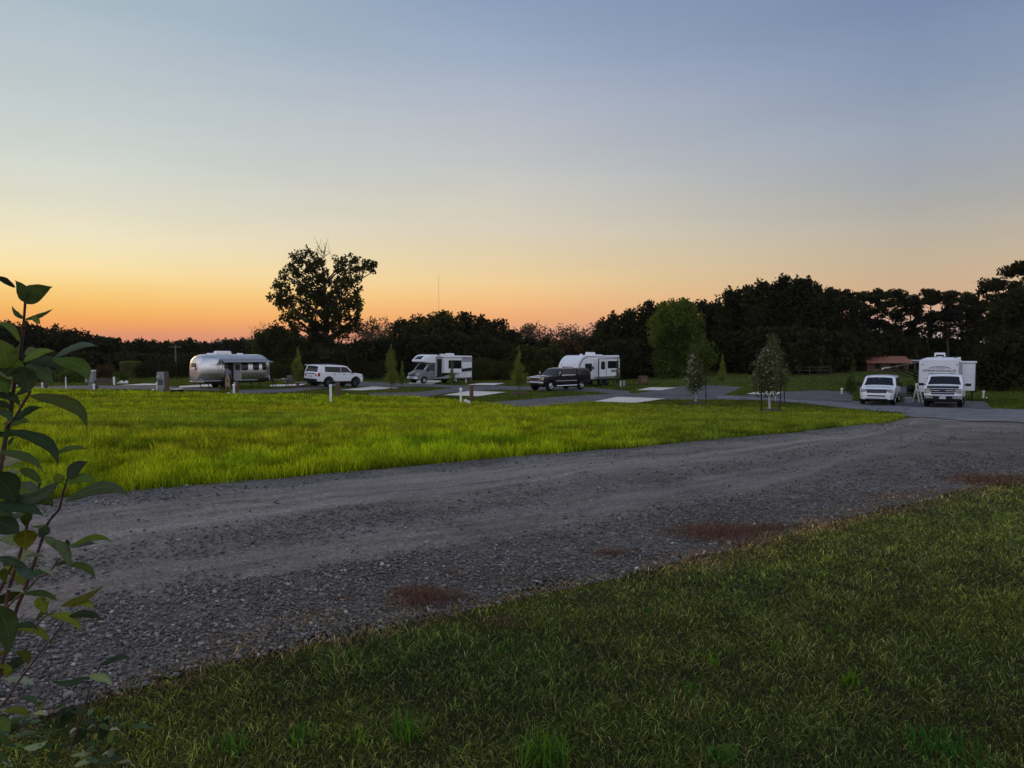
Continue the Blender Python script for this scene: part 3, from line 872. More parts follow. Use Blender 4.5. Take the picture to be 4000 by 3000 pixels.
LEAF = {
    'oak': leaf_mat('oak_leaf', (.030, .036, .014), .4, .25, .25),
    'dark': leaf_mat('dark_leaf', (.022, .026, .011), .4, .12, .18),
    'olive': leaf_mat('olive_leaf', (.040, .048, .016), .45, .18, .2),
    'pine': leaf_mat('pine_needle', (.019, .023, .009), .4, .2, .12),
    'bright': leaf_mat('bright_leaf', (.065, .100, .022), .4, .25, .3),
    'russet': leaf_mat('russet_leaf', (.055, .036, .02), .4, .4, .2),
    'sap': leaf_mat('sapling_leaf', (.115, .16, .04), .4, 1.5, .3),
    'sap2': leaf_mat('sapling_dark_leaf', (.06, .09, .026), .4, 1.5, .3),
    'hedge': leaf_mat('hedge_leaf', (.12, .14, .04), .3, .8, .3),
    'mag': leaf_mat('two_tone_leaf', (.075, .085, .035), .5, 2.5, .2, warm=(1, 1, 1)),
    'pale': leaf_mat('pale_leaf_back', (.22, .23, .17), .4, 2.5, .2, warm=(1, 1, 1)),
    'haze': leaf_mat('thin_tree_leaf', (.06, .055, .04), .3, .3, .3),
}
def limb(mb, a, b, r0, r1, rng, n=4, wob=.08, k=6):
    a = np.array(a, float); b = np.array(b, float); L = np.linalg.norm(b - a)
    pts = []; rs = []
    for i in range(n + 1):
        t = i / n
        p = a + (b - a) * t
        if 0 < i < n: p = p + rng.normal(0, wob * L * .5, 3) * [1, 1, .5]
        pts.append(p); rs.append(r0 + (r1 - r0) * t)
    mb.tube(pts, rs, k)
    return pts

def build_tree(name, label, cat, group, base, clumps, mat, leaf, per, trunk_r, top=None, bark='bark', limbs=10, shell=.45, stretch=1.0, up=0.0, seed=0, fork=None, name_trunk='trunk'):
    rng = np.random.default_rng(seed)
    root = thing(name, label, cat, base, 0, group)
    B = np.array(base[:])
    cl = np.array(clumps, float).copy(); cl[:, :3] -= B
    P = clump_points(cl, per, rng, shell)
    P = P[P[:, 2] > .05]
    V, Q = rand_quads(P, leaf, rng, stretch, up)
    np_mesh('crown', V, Q, LEAF[mat], parent=root)
    mb = MB()
    zt = cl[:, 2].max() if top is None else top
    c0 = cl[:, :2].mean(0) if fork is None else np.array(fork)
    tp = limb(mb, (0, 0, -.3), (c0[0] * .5, c0[1] * .5, zt * .9), trunk_r, trunk_r * .25, rng, 7, .02, 8)
    idx = rng.choice(len(cl), min(limbs, len(cl)), replace=False) if limbs else []
    for i in idx:
        c = cl[i, :3]
        zz = np.clip(c[2] - (np.hypot(*(c[:2]))) * .6, zt * .12, zt * .85)
        t = zz / (zt * .9) ; j = int(np.clip(t * 7, 0, 6)); f = t * 7 - j
        st = np.array(tp[j]) * (1 - f) + np.array(tp[min(j + 1, 7)]) * f
        limb(mb, st, c, trunk_r * (.55 - .35 * t), trunk_r * .06, rng, 4, .06, 5)
    mb.build(name_trunk, M[bark], root, smooth=60)
    return root

def px_clumps(depth, lst, spread=.55, rng=None, zscale=1.0):
    out = []
    for px, py, r in lst:
        dy = (rng.uniform(-1, 1) if rng is not None else 0) * spread
        c = at(px, py, depth)
        s = r / F * depth / math.cos(PITCH)
        out.append((c.x * (1 + dy / depth), c.y + dy, c.z, s, s * 1.1, s * zscale))
    return out

# ---- the big oak
oak = [(1160, 1003, 34), (1209, 1008, 40), (1245, 1024, 28), (1142, 1052, 42), (1187, 1063, 48), (1232, 1058, 44), (1269, 1078, 38), (1108, 1083, 22), (1082, 1119, 20), (1112, 1134, 38), (1060, 1160, 11),
       (1083, 1166, 24), (1157, 1119, 58), (1209, 1127, 60), (1261, 1127, 56), (1321, 1033, 24), (1351, 1020, 26), (1334, 1063, 32), (1392, 1015, 18), (1381, 1046, 25), (1411, 1050, 18), (1441, 1036, 27),
       (1458, 1048, 14), (1398, 1086, 20), (1366, 1089, 30), (1329, 1104, 38), (1355, 1122, 28), (1396, 1140, 17), (1381, 1160, 16), (1398, 1183, 22), (1360, 1180, 28), (1318, 1149, 44), (1389, 1207, 32),
       (1336, 1209, 44), (1284, 1179, 60), (1232, 1179, 60), (1179, 1179, 48), (1127, 1172, 38), (1095, 1188, 24), (1142, 1216, 40), (1194, 1224, 44), (1247, 1231, 60), (1299, 1239, 50), (1351, 1246, 38),
       (1396, 1241, 20), (1108, 1235, 16), (1147, 1258, 34), (1202, 1269, 42), (1262, 1276, 52), (1321, 1276, 45), (1374, 1266, 32), (1396, 1287, 14), (1155, 1287, 24), (1224, 1299, 42), (1284, 1314, 50), (1344, 1302, 34),
       (1262, 1350, 40), (1310, 1345, 36), (1215, 1340, 30)]
rng = np.random.default_rng(3)
D0 = 84
B0 = gdep(1283, D0)
cl = []
for px, py, r in oak:                     # every bough becomes a handful of leaf bunches so that sky shows between
    for k in range(max(4, int(r / 2.3))):
        a = rng.uniform(0, 2 * PI); q = math.sqrt(rng.random()) * r * .80
        cl.append((px + math.cos(a) * q, py + math.sin(a) * q, rng.uniform(9, 17)))
build_tree('oak_tree', 'tall lone oak with an open lopsided crown standing behind the white off-road car', 'tree', None, B0,
           px_clumps(D0, cl, 3.2, rng), 'oak', .34, 95, .62, top=13.0, limbs=46, seed=4, shell=.4)
# bare twigs above its top
o = bpy.data.objects['oak_tree']; mb = MB()
for (x0, y0, x1, y1) in [(1262, 1010, 1250, 970), (1262, 1010, 1268, 962), (1268, 990, 1240, 960), (1262, 1010, 1290, 985), (1256, 1000, 1232, 968), (1268, 1000, 1274, 958)]:
    a = at(x0, y0, D0) - B0; b_ = at(x1, y1, D0) - B0
    limb(mb, a, b_, .05, .02, rng, 3, .08, 4)
    for _ in range(3):
        c = a.lerp(b_, rng.uniform(.4, 1)); e = c + Vector(rng.normal(0, .5, 3)) + Vector((0, 0, .4)); limb(mb, c, e, .025, .012, rng, 2, .05, 3)
mb.build('bare_twigs', M['bark'], o)

# ---- dead branching tree left of the oak
def bare_tree(name, label, px, depth, ytop, spreadpx, seed, bark='bark', r0=.22, n1=9, group=None, lv=3, leaves=0, leafsize=.25, mat='haze'):
    rng = np.random.default_rng(seed)
    b0 = gdep(px, depth)
    root = thing(name, label, 'tree', b0, 0, group)
    top = at(px, ytop, depth).z - b0.z
    sp = spreadpx / F * depth
    mb = MB(); tips = []
    def grow(p, d_, L, r, k):
        q = p + d_ * L
        m_ = (p + q) / 2 + rng.normal(0, L * .07, 3)
        mb.tube([p, m_, q], [r, r * .8, r * .6], 5 if k > 1 else 4)
        tips.append(q)
        if k == 0: return
        for _ in range(rng.integers(2, 4)):
            nd = d_ + rng.normal(0, .55, 3) + np.array([0, 0, .12]); nd /= np.linalg.norm(nd)
            grow(q, nd, L * rng.uniform(.55, .8), r * .58, k - 1)
    p = np.array([0, 0, -.3]); H_ = top
    mb.tube([(0, 0, -.3), (sp * .03, 0, H_ * .3), (-sp * .02, 0, H_ * .55)], [r0, r0 * .8, r0 * .6], 7)
    for i in range(n1):
        t = rng.uniform(.28, .55) if i else .55
        a = rng.uniform(0, 2 * PI)
        d_ = np.array([math.cos(a) * sp / H_ * 2.2, math.sin(a) * sp / H_ * 2.2, 1.0]); d_ /= np.linalg.norm(d_)
        grow(np.array([0, 0, H_ * t]), d_, H_ * (.2 if lv == 3 else .26), r0 * .45, lv)
    V = np.array(mb.v); zmax = V[:, 2].max(); f = top / zmax
    mb.v = [(v[0], v[1], v[2] * f) for v in mb.v]
    mb.build('trunk', M[bark], root, smooth=60)
    if leaves:
        T = np.array(tips) * [1, 1, f]; T = T[T[:, 2] > top * .45]
        pts = T[rng.integers(0, len(T), leaves)] + rng.normal(0, leafsize * .7, (leaves, 3))
        V, Q = rand_quads(pts, leafsize, rng)
        np_mesh('crown', V, Q, LEAF[mat], parent=root)
    return root
bare_tree('dead_tree', 'bare dead tree with forked branches above the right end of the silver trailer', 998, 105, 1302, 30, 12, r0=.2, n1=6, lv=2)
bare_tree('dead_tree', 'bare pale tree with a wide fan of twigs left of the lone oak', 1050, 108, 1250, 60, 15, 'palebark', r0=.22, n1=9)

# ---- thin see-through trees seen over the wood
for i, (px, yt, sp, dp, lab) in enumerate([
    (1425, 1240, 26, 175, None), (1462, 1244, 24, 180, None), (1500, 1258, 22, 178, None), (1545, 1246, 26, 176, None), (1585, 1256, 20, 182, None)]):
    bare_tree('thin_tree', 'sparse see-through tree standing right of the lone oak, before the orange sky', px, dp, yt, sp, 30 + i, r0=.16, n1=9, group='sparse trees right of the lone oak', leaves=900, leafsize=.5, lv=3)
for i, (px, yt, sp, dp) in enumerate([(2020, 1290, 18, 180), (2066, 1268, 22, 178), (2100, 1266, 22, 182), (2148, 1288, 18, 180), (2212, 1266, 24, 176), (2252, 1284, 18, 184), (2290, 1290, 14, 182), (2330, 1262, 22, 179)]):
    bare_tree('thin_tree', 'sparse see-through tree in the low gap above the black pickup', px, dp, yt, sp, 50 + i, r0=.16, n1=9, group='sparse trees in the low gap', leaves=900, leafsize=.5, lv=3)

# ---- crowded trees of the wood
def round_clumps(px, ytop, hw, depth, seed, ybot=1500, fine=True, taper=.25):
    rng = np.random.default_rng(seed)
    b0 = gdep(px, depth)
    hw = hw * 1.15; zt = at(px, ytop, depth).z; zb = max(b0.z + .3, at(px, ybot, depth).z)
    Hh = zt - zb; R = hw / F * depth
    cl = []
    n = 34
    cl.append((b0.x, b0.y, zb + Hh * .36, R * .82, R * .82, Hh * .40)); cl.append((b0.x, b0.y, zb + Hh * .66, R * .66, R * .66, Hh * .27))
    for i in range(n):
        t = rng.uniform(0.04, .93)
        prof = math.sqrt(max(0.02, 1 - (max(0, t - .35) / .68) ** 2)) * (1 - taper * (1 - t))
        a = rng.uniform(0, 2 * PI); q = rng.uniform(.3, .95) * R * prof
        r = R * rng.uniform(.34, .56)
        z = zb + Hh * t
        r = min(r, (zt - z) * 1.0 + .4)
        cl.append((b0.x + math.cos(a) * q, b0.y + math.sin(a) * q, z, r, r, r * 1.05))
    for i in range(30 if fine else 0):       # small sprays along the top
        a = rng.uniform(0, 2 * PI); q = rng.uniform(0, .9) * R
        z = zt - (q / R) ** 2 * Hh * .28 + rng.uniform(-.6, .25)
        r = rng.uniform(.22, .6)
        cl.append((b0.x + math.cos(a) * q, b0.y + math.sin(a) * q, z, r, r, r * rng.uniform(1.0, 2.4)))
    return b0, cl
SEED = [100]
def wood(lst, label, group, mat, leaf=.46, per=62, name='broadleaf_tree', fine=True):
    for it in lst:
        SEED[0] += 1
        px, yt, hw, dp = it[:4]; lb = it[4] if len(it) > 4 else label; mt = it[5] if len(it) > 5 else mat
        b0, cl = round_clumps(px, yt, hw * 1.4, dp, SEED[0], fine=fine)
        build_tree(name, lb, 'tree' if name != 'bush' else 'bush', group, b0, cl, mt, leaf, per, .22, limbs=6, seed=SEED[0], stretch=1.15)
wood([(-60, 1262, 70, 120), (40, 1268, 60, 118), (110, 1274, 50, 122), (165, 1290, 40, 120), (215, 1290, 42, 124), (262, 1300, 42, 120), (310, 1298, 42, 126), (355, 1313, 40, 122), (400, 1322, 36, 128), (452, 1325, 32, 125)],
     'dark tree of the wood that slopes down behind the left end of the camp', 'dark trees of the left wood', 'dark')
wood([(505, 1345, 36, 140), (550, 1331, 34, 135), (600, 1340, 36, 142), (650, 1342, 36, 138), (700, 1338, 34, 140), (745, 1333, 32, 136), (800, 1344, 38, 150), (850, 1345, 36, 150), (905, 1334, 36, 138), (950, 1330, 36, 136), (1000, 1334, 34, 134)],
     'low dark tree on the skyline behind the silver trailer', 'low trees behind the silver trailer', 'dark')
wood([(560, 1385, 50, 112), (640, 1396, 46, 110), (720, 1392, 50, 112), (800, 1385, 50, 112), (480, 1385, 50, 110), (390, 1385, 50, 108), (300, 1385, 50, 106), (210, 1385, 50, 104), (110, 1390, 55, 104), (10, 1390, 55, 104), (880, 1380, 46, 112)],
     'dark undergrowth tree at the foot of the left wood', 'undergrowth of the left wood', 'dark', fine=False)
wood([(1570, 1262, 44, 122), (1645, 1244, 48, 117, 'leafy tree at the left shoulder of the central dome of trees', 'olive'), (1730, 1226, 58, 112, 'tallest olive tree at the top of the central dome', 'olive'), (1815, 1231, 58, 114), (1885, 1252, 48, 110), (1945, 1258, 44, 112), (1990, 1300, 40, 108)],
     'dark tree of the central dome behind the cab motorhome', 'trees of the central dome', 'dark')
wood([(1500, 1335, 60, 100), (1590, 1325, 60, 100), (1680, 1320, 62, 98), (1780, 1315, 62, 98), (1880, 1320, 62, 98), (1965, 1350, 50, 96), (1410, 1345, 55, 98), (1340, 1360, 50, 96), (2060, 1330, 50, 110), (2130, 1335, 50, 112), (2200, 1335, 50, 112), (2270, 1330, 50, 112), (2330, 1325, 50, 110)],
     'dark understorey tree behind the motorhome and pickup sites', 'understorey trees behind the camp', 'dark')
wood([(1085, 1288, 62, 92, 'rounded olive tree between the silver trailer and the oak', 'olive'), (1165, 1330, 55, 90, 'low olive tree at the left foot of the oak', 'olive'), (1230, 1385, 50, 78, 'dark bush left of the trunk of the oak', 'dark'),
      (1345, 1385, 48, 80, 'dark bush right of the trunk of the oak', 'dark'), (2055, 1365, 48, 94, 'olive bushy tree left of the pickup', 'olive'), (2215, 1340, 46, 92, 'russet rounded tree above the black pickup', 'russet'), (2150, 1370, 40, 90, 'dark olive bush between the pickup sapling and the russet tree', 'olive')],
     None, None, 'olive', .34, 150)
wood([(2350, 1262, 36, 112), (2395, 1240, 38, 104), (2455, 1222, 44, 102), (2520, 1190, 48, 100), (2595, 1196, 48, 103), (2668, 1187, 48, 102), (2735, 1190, 46, 104), (2800, 1184, 44, 104)],
     'dark tree of the wood rising behind the white trailer and the bright green tree', 'dark trees behind the bright green tree', 'dark')
wood([(2850, 1140, 40, 98), (2908, 1127, 44, 98), (2978, 1113, 52, 92), (3048, 1102, 56, 92), (3118, 1099, 56, 92), (3180, 1130, 46, 94), (3238, 1140, 46, 96), (3300, 1156, 42, 98)],
     'tall dark tree in the highest part of the wood on the right', 'tall dark trees of the right wood', 'dark', leaf=.46, per=80)
wood([(2860, 1300, 60, 90), (2960, 1290, 60, 86), (3060, 1280, 60, 86), (3150, 1290, 60, 88), (3240, 1300, 60, 90), (3330, 1290, 60, 94), (3420, 1300, 60, 96), (3510, 1320, 55, 98), (3600, 1325, 60, 98), (3690, 1325, 60, 98), (3780, 1330, 55, 96), (2450, 1330, 60, 96), (2370, 1350, 50, 98), (2560, 1330, 50, 96)],
     'dark lower tree of the right wood', 'lower trees of the right wood', 'dark', leaf=.48, per=60, fine=False)
wood([(3935, 1262, 40, 80, 'dark bushy tree behind the box of the white trailer, second from the right edge'), (3985, 1160, 75, 68, 'big dark tree closing the right edge of the photo'), (4120, 1120, 90, 66, 'dark tree just past the right edge'), (3930, 1330, 70, 62, 'dark bush at the right edge behind the trailer', 'dark'), (3850, 1400, 45, 66, 'low dark bush right behind the trailer box', 'dark')],
     None, None, 'dark', .34, 170)
b0, cl = round_clumps(2648, 1190, 100, 86, 900, taper=.12)
build_tree('broadleaf_tree', 'broad bright green tree standing before the dark wood', 'tree', None, b0, cl + round_clumps(2650, 1215, 94, 86, 901, taper=.1)[1], 'bright', .30, 230, .25, seed=9)

# ---- pines with bare lower trunks
def pine(px, ytop, hw, depth, seed, label, group, low=.42):
    rng = np.random.default_rng(seed)
    b0 = gdep(px, depth); zt = at(px, ytop, depth).z; H_ = zt - b0.z; R = hw / F * depth
    cl = []
    for i in range(52 if low < .35 else 38):
        t = rng.uniform(low, .98)
        prof = (1 - ((t - .72) / .42) ** 2) if t > .72 else (.55 + .45 * (t - low) / (.72 - low))
        a = rng.uniform(0, 2 * PI); q = rng.uniform(.25, 1) * R * max(.2, prof)
        r = rng.uniform(.65, 1.25) * (R / 2.2) ** .5
        cl.append((b0.x + math.cos(a) * q, b0.y + math.sin(a) * q, b0.z + H_ * t, r, r, r * .5))
    for i in range(6):
        cl.append((b0.x + rng.normal(0, R * .3), b0.y + rng.normal(0, R * .3), zt - rng.uniform(.3, 1.3), .8, .8, .55))
    build_tree('pine_tree', label, 'tree', group, b0, cl, 'pine', .30, 190, .2, limbs=34, seed=seed, stretch=1.3)
for i, (px, yt, hw, dp) in enumerate([(3362, 1139, 46, 100), (3418, 1131, 44, 102), (3485, 1132, 50, 98), (3548, 1152, 40, 100)]):
    pine(px, yt, hw, dp, 700 + i, 'tall dark pine above the red-roofed shed', 'pines above the shed', .3)
for i, (px, yt, hw, dp) in enumerate([(3622, 1133, 52, 96), (3700, 1138, 44, 94), (3770, 1143, 48, 96), (3808, 1180, 34, 98)]):
    pine(px, yt, hw, dp, 720 + i, 'pine with sky between its branches above the white travel trailer', 'open pines above the white travel trailer', .42)
pine(3880, 1092, 66, 84, 741, 'leaning tall pine second from the right edge, sky showing through', None, .3)
pine(3992, 1028, 95, 72, 742, 'tallest pine, at the right edge of the photo', None, .3)

# ---- shrubs, hedge and small conifers at the left
def bush(px, ybot, ytop, hw, depth, mat, label, leaf=.14, per=260, name='bush', group=None):
    SEED[0] += 1
    b0, cl = round_clumps(px, ytop, hw, depth, SEED[0], ybot=ybot, fine=False)
    cl = [(a, b, c, d * .9, e * .9, f * .8) for a, b, c, d, e, f in cl]
    return build_tree(name, label, 'bush', group, b0, cl, mat, leaf, per, .05, limbs=3, seed=SEED[0], name_trunk='stem')
bush(190, 1505, 1455, 62, 72, 'olive', 'dull olive bush behind the leafy shrub at the left')
bush(290, 1510, 1448, 60, 70, 'sap2', 'green bush left of the grey meter box')
bush(100, 1505, 1450, 50, 74, 'olive', 'olive bush at the left edge of the camp')
bush(405, 1500, 1432, 40, 76, 'russet', 'brown-red bush right of the grey meter box')
bush(475, 1502, 1455, 30, 72, 'sap2', 'small dark shrub before the clipped hedge')
bush(560, 1502, 1425, 36, 80, 'dark', 'dark shrub right of the clipped hedge')
bush(690, 1500, 1415, 46, 80, 'dark', 'dark rounded shrub behind the power pedestal')
bush(960, 1500, 1420, 55, 86, 'olive', 'dull bush behind the silver trailer')
bush(1060, 1495, 1420, 50, 82, 'olive', 'olive bush between silver trailer and feathery sapling')
bush(1440, 1496, 1420, 60, 80, 'dark', 'dark bush behind the small white sign')
bush(1890, 1488, 1400, 50, 90, 'olive', 'loose olive bush right of the cab motorhome')
bush(1990, 1488, 1410, 50, 92, 'olive', 'olive bush left of the pickup sapling')
# clipped hedge
b0 = gdep(512, 84)
hd = thing('hedge', 'pale green clipped hedge block at the foot of the left wood', 'hedge', b0)
rng = np.random.default_rng(77)
n = 3600; Pp = rng.uniform(-1, 1, (n, 3)); fc = rng.integers(0, 3, n); Pp[np.arange(n), fc] = np.sign(Pp[np.arange(n), fc]) * rng.uniform(.85, 1.03, n)
Pp = Pp * [.92, .7, 1.0] + [0, 0, 1.0]
V, Q = rand_quads(Pp, .14, rng); np_mesh('foliage', V, Q, LEAF['hedge'], parent=hd)
MB().bbox(-.75, .75, -.55, .55, .1, 1.7).build('stem', M['mulch'], hd)

# ---- young planted trees
def sapling(px, pybase, ytop, w_px, label, mat='sap', leaf=.07, per=900, depth=None, prof='cone', tr=.035, name='sapling', legs=0, mulch=True, skirt=.12, seed=None, extra=None, stake=None, guard=False, crown_from=.14, cat='young tree', group=None):
    SEED[0] += 1; sd = seed or SEED[0]; rng = np.random.default_rng(sd)
    b0 = gp(px, pybase) if depth is None else gdep(px, depth)
    dp = b0.y
    H_ = at(px, ytop, dp).z - b0.z; R = w_px / 2 / F * dp
    cl = []
    n = 44
    for i in range(n):
        t = crown_from + (1 - crown_from) * (i + rng.random()) / n
        u = (t - crown_from) / (1 - crown_from)
        if prof == 'cone': pr = min(1, u / .12) * (1 - u) ** .75
        elif prof == 'column': pr = min(1, u / .1) * (1 - u ** 3) * .9
        elif prof == 'tear': pr = min(1, u / .10 + .4) * (1 - u) ** .6 * 1.15
        elif prof == 'egg': pr = math.sin(PI * min(1, u ** .6 * .93 + .02)) ** .6
        else: pr = (1 - u) ** .5
        a = rng.uniform(0, 2 * PI); q = rng.uniform(.1, .75) * R * pr
        r = max(.08, R * pr * rng.uniform(.36, .58))
        cl.append((b0.x + math.cos(a) * q, b0.y + math.sin(a) * q, b0.z + H_ * t, r, r, r * 1.3))
    cl.append((b0.x, b0.y, b0.z + H_ * .96, R * .1, R * .1, H_ * .05))
    root = build_tree(name, label, cat, group, b0, cl, mat, leaf, per, tr, limbs=10, seed=sd, stretch=1.4, up=.5, bark='palebark', top=H_ * 1.0)
    if mulch:
        mb = MB(); mb.lathe([(.75, -.08), (.7, .05), (.35, .13), (.02, .15)], 18)
        mb.v = [(v[0] * (1 + rng.normal(0, .04)), v[1] * (1 + rng.normal(0, .04)), v[2] + rng.normal(0, .012)) for v in mb.v]
        m_ = mb.build('mulch_ring', M['mulch'], None, smooth=60); m_.location = b0
        tag(m_, 'brown mulch ring under the ' + ' '.join(label.split()[:11]), 'mulch')
    if guard:
        MB().tube([(0.02, 0, .15), (.0, 0, H_ * .16), (-.02, 0, H_ * .27)], [.06, .045, .04], 8).build('trunk_guard', M['guard'], root)
    if stake:
        for k, (sx, hh, lab) in enumerate(stake):
            p = gp(sx, pybase + 2)
            s_ = MB().tube([(0, 0, -.2), (rng.normal(0, .02), 0, hh)], .028, 6).build('stake', M['black'], None); s_.location = p
            tag(s_, lab, 'stake')
    return root
sapling(1166, 1512, 1356, 58, 'feathery green sapling between silver trailer and white off-road car', prof='column', crown_from=.08, per=1500)
sapling(1530, 1523, 1345, 66, 'feathery green sapling, the taller of the pair left of the cab motorhome', prof='column', per=1500, crown_from=.12)
sapling(1572, 1521, 1414, 40, 'shorter green sapling leaning on the taller one left of the cab motorhome', prof='cone', per=1500, crown_from=.2, mulch=False)
sapling(1766, 1504, 1412, 38, 'small green sapling in front of the side of the cab motorhome', prof='cone', per=1300, mulch=False)
sapling(2026, 1538, 1352, 88, 'large green sapling with a leafy skirt left of the black pickup', mat='sap', prof='cone', per=1300, crown_from=.16, tr=.05)
sapling(2412, 1514, 1404, 42, 'dark green sapling before the right end of the white teardrop-nosed trailer', mat='sap2', prof='cone', per=1300, mulch=False)
sapling(2820, 1522, 1385, 54, 'bright green sapling between the two white-trunked trees', prof='cone', per=1200, mulch=False, crown_from=.2)
sapling(3322, 1542, 1448, 70, 'dark bushy sapling left of the white sport utility car', mat='sap2', prof='cone', per=1200, mulch=False, crown_from=.1)
sapling(3331, 1455, 1396, 24, 'narrow light green sapling left of the red-roofed shed', prof='column', per=1300, mulch=False, depth=88)
sapling(3915, 1500, 1420, 60, 'yellow-green sapling right of the white travel trailer', mat='sap2', prof='cone', per=900, mulch=False, depth=70)
sapling(3575, 1500, 1425, 30, 'small yellow-tipped sapling beside the door side of the white travel trailer', mat='sap2', prof='cone', per=900, mulch=False, depth=72)
sapling(430, 1500, 1370, 46, 'dark spire-shaped conifer behind the rail bench', mat='dark', prof='cone', per=700, depth=80, mulch=False)
sapling(625, 1500, 1392, 44, 'dark spire-shaped conifer behind the power pedestal', mat='dark', prof='cone', per=700, depth=82, mulch=False)
def staked(px, pyb, ytop, w_, label, stakes, sd):
    r = sapling(px, pyb, ytop, w_, label, mat='mag', leaf=.12, per=330, prof='tear', crown_from=.27, tr=.04, guard=True, stake=stakes, seed=sd)
    b0 = Vector(r.location); rng = np.random.default_rng(sd + 5)
    H_ = at(px, ytop, b0.y).z - b0.z; R = w_ / 2 / F * b0.y
    n = 150
    a = rng.uniform(PI * .6, PI * 1.5, n); t = rng.uniform(.32, .85, n)
    q = R * rng.uniform(.7, 1.05, n) * np.clip((t - .27) / .073 + .25, 0, 1) * (1 - (t - .27) / .73) ** .62
    V, Q = rand_quads(np.stack([np.cos(a) * q, np.sin(a) * q, H_ * t], -1), .14, rng)
    np_mesh('pale_leaves', V, Q, LEAF['pale'], parent=r)
staked(2716, 1578, 1346, 104, 'egg-shaped young tree with a white trunk, left of the two staked trees', [(2757, 1.9, 'dark stake beside the left white-trunked young tree')], 401)
staked(3025, 1574, 1310, 120, 'white-trunked young tree standing just behind the nearest staked tree', [(3064, 1.9, 'dark stake behind the nearest white-trunked tree')], 402)
staked(3004, 1608, 1300, 150, 'nearest and largest white-trunked young tree with pale leaf backs', [(3046, 2.1, 'tallest dark stake, beside the nearest white-trunked tree'), (2974, 1.6, 'thin dark stake left of the nearest white-trunked tree')], 403)
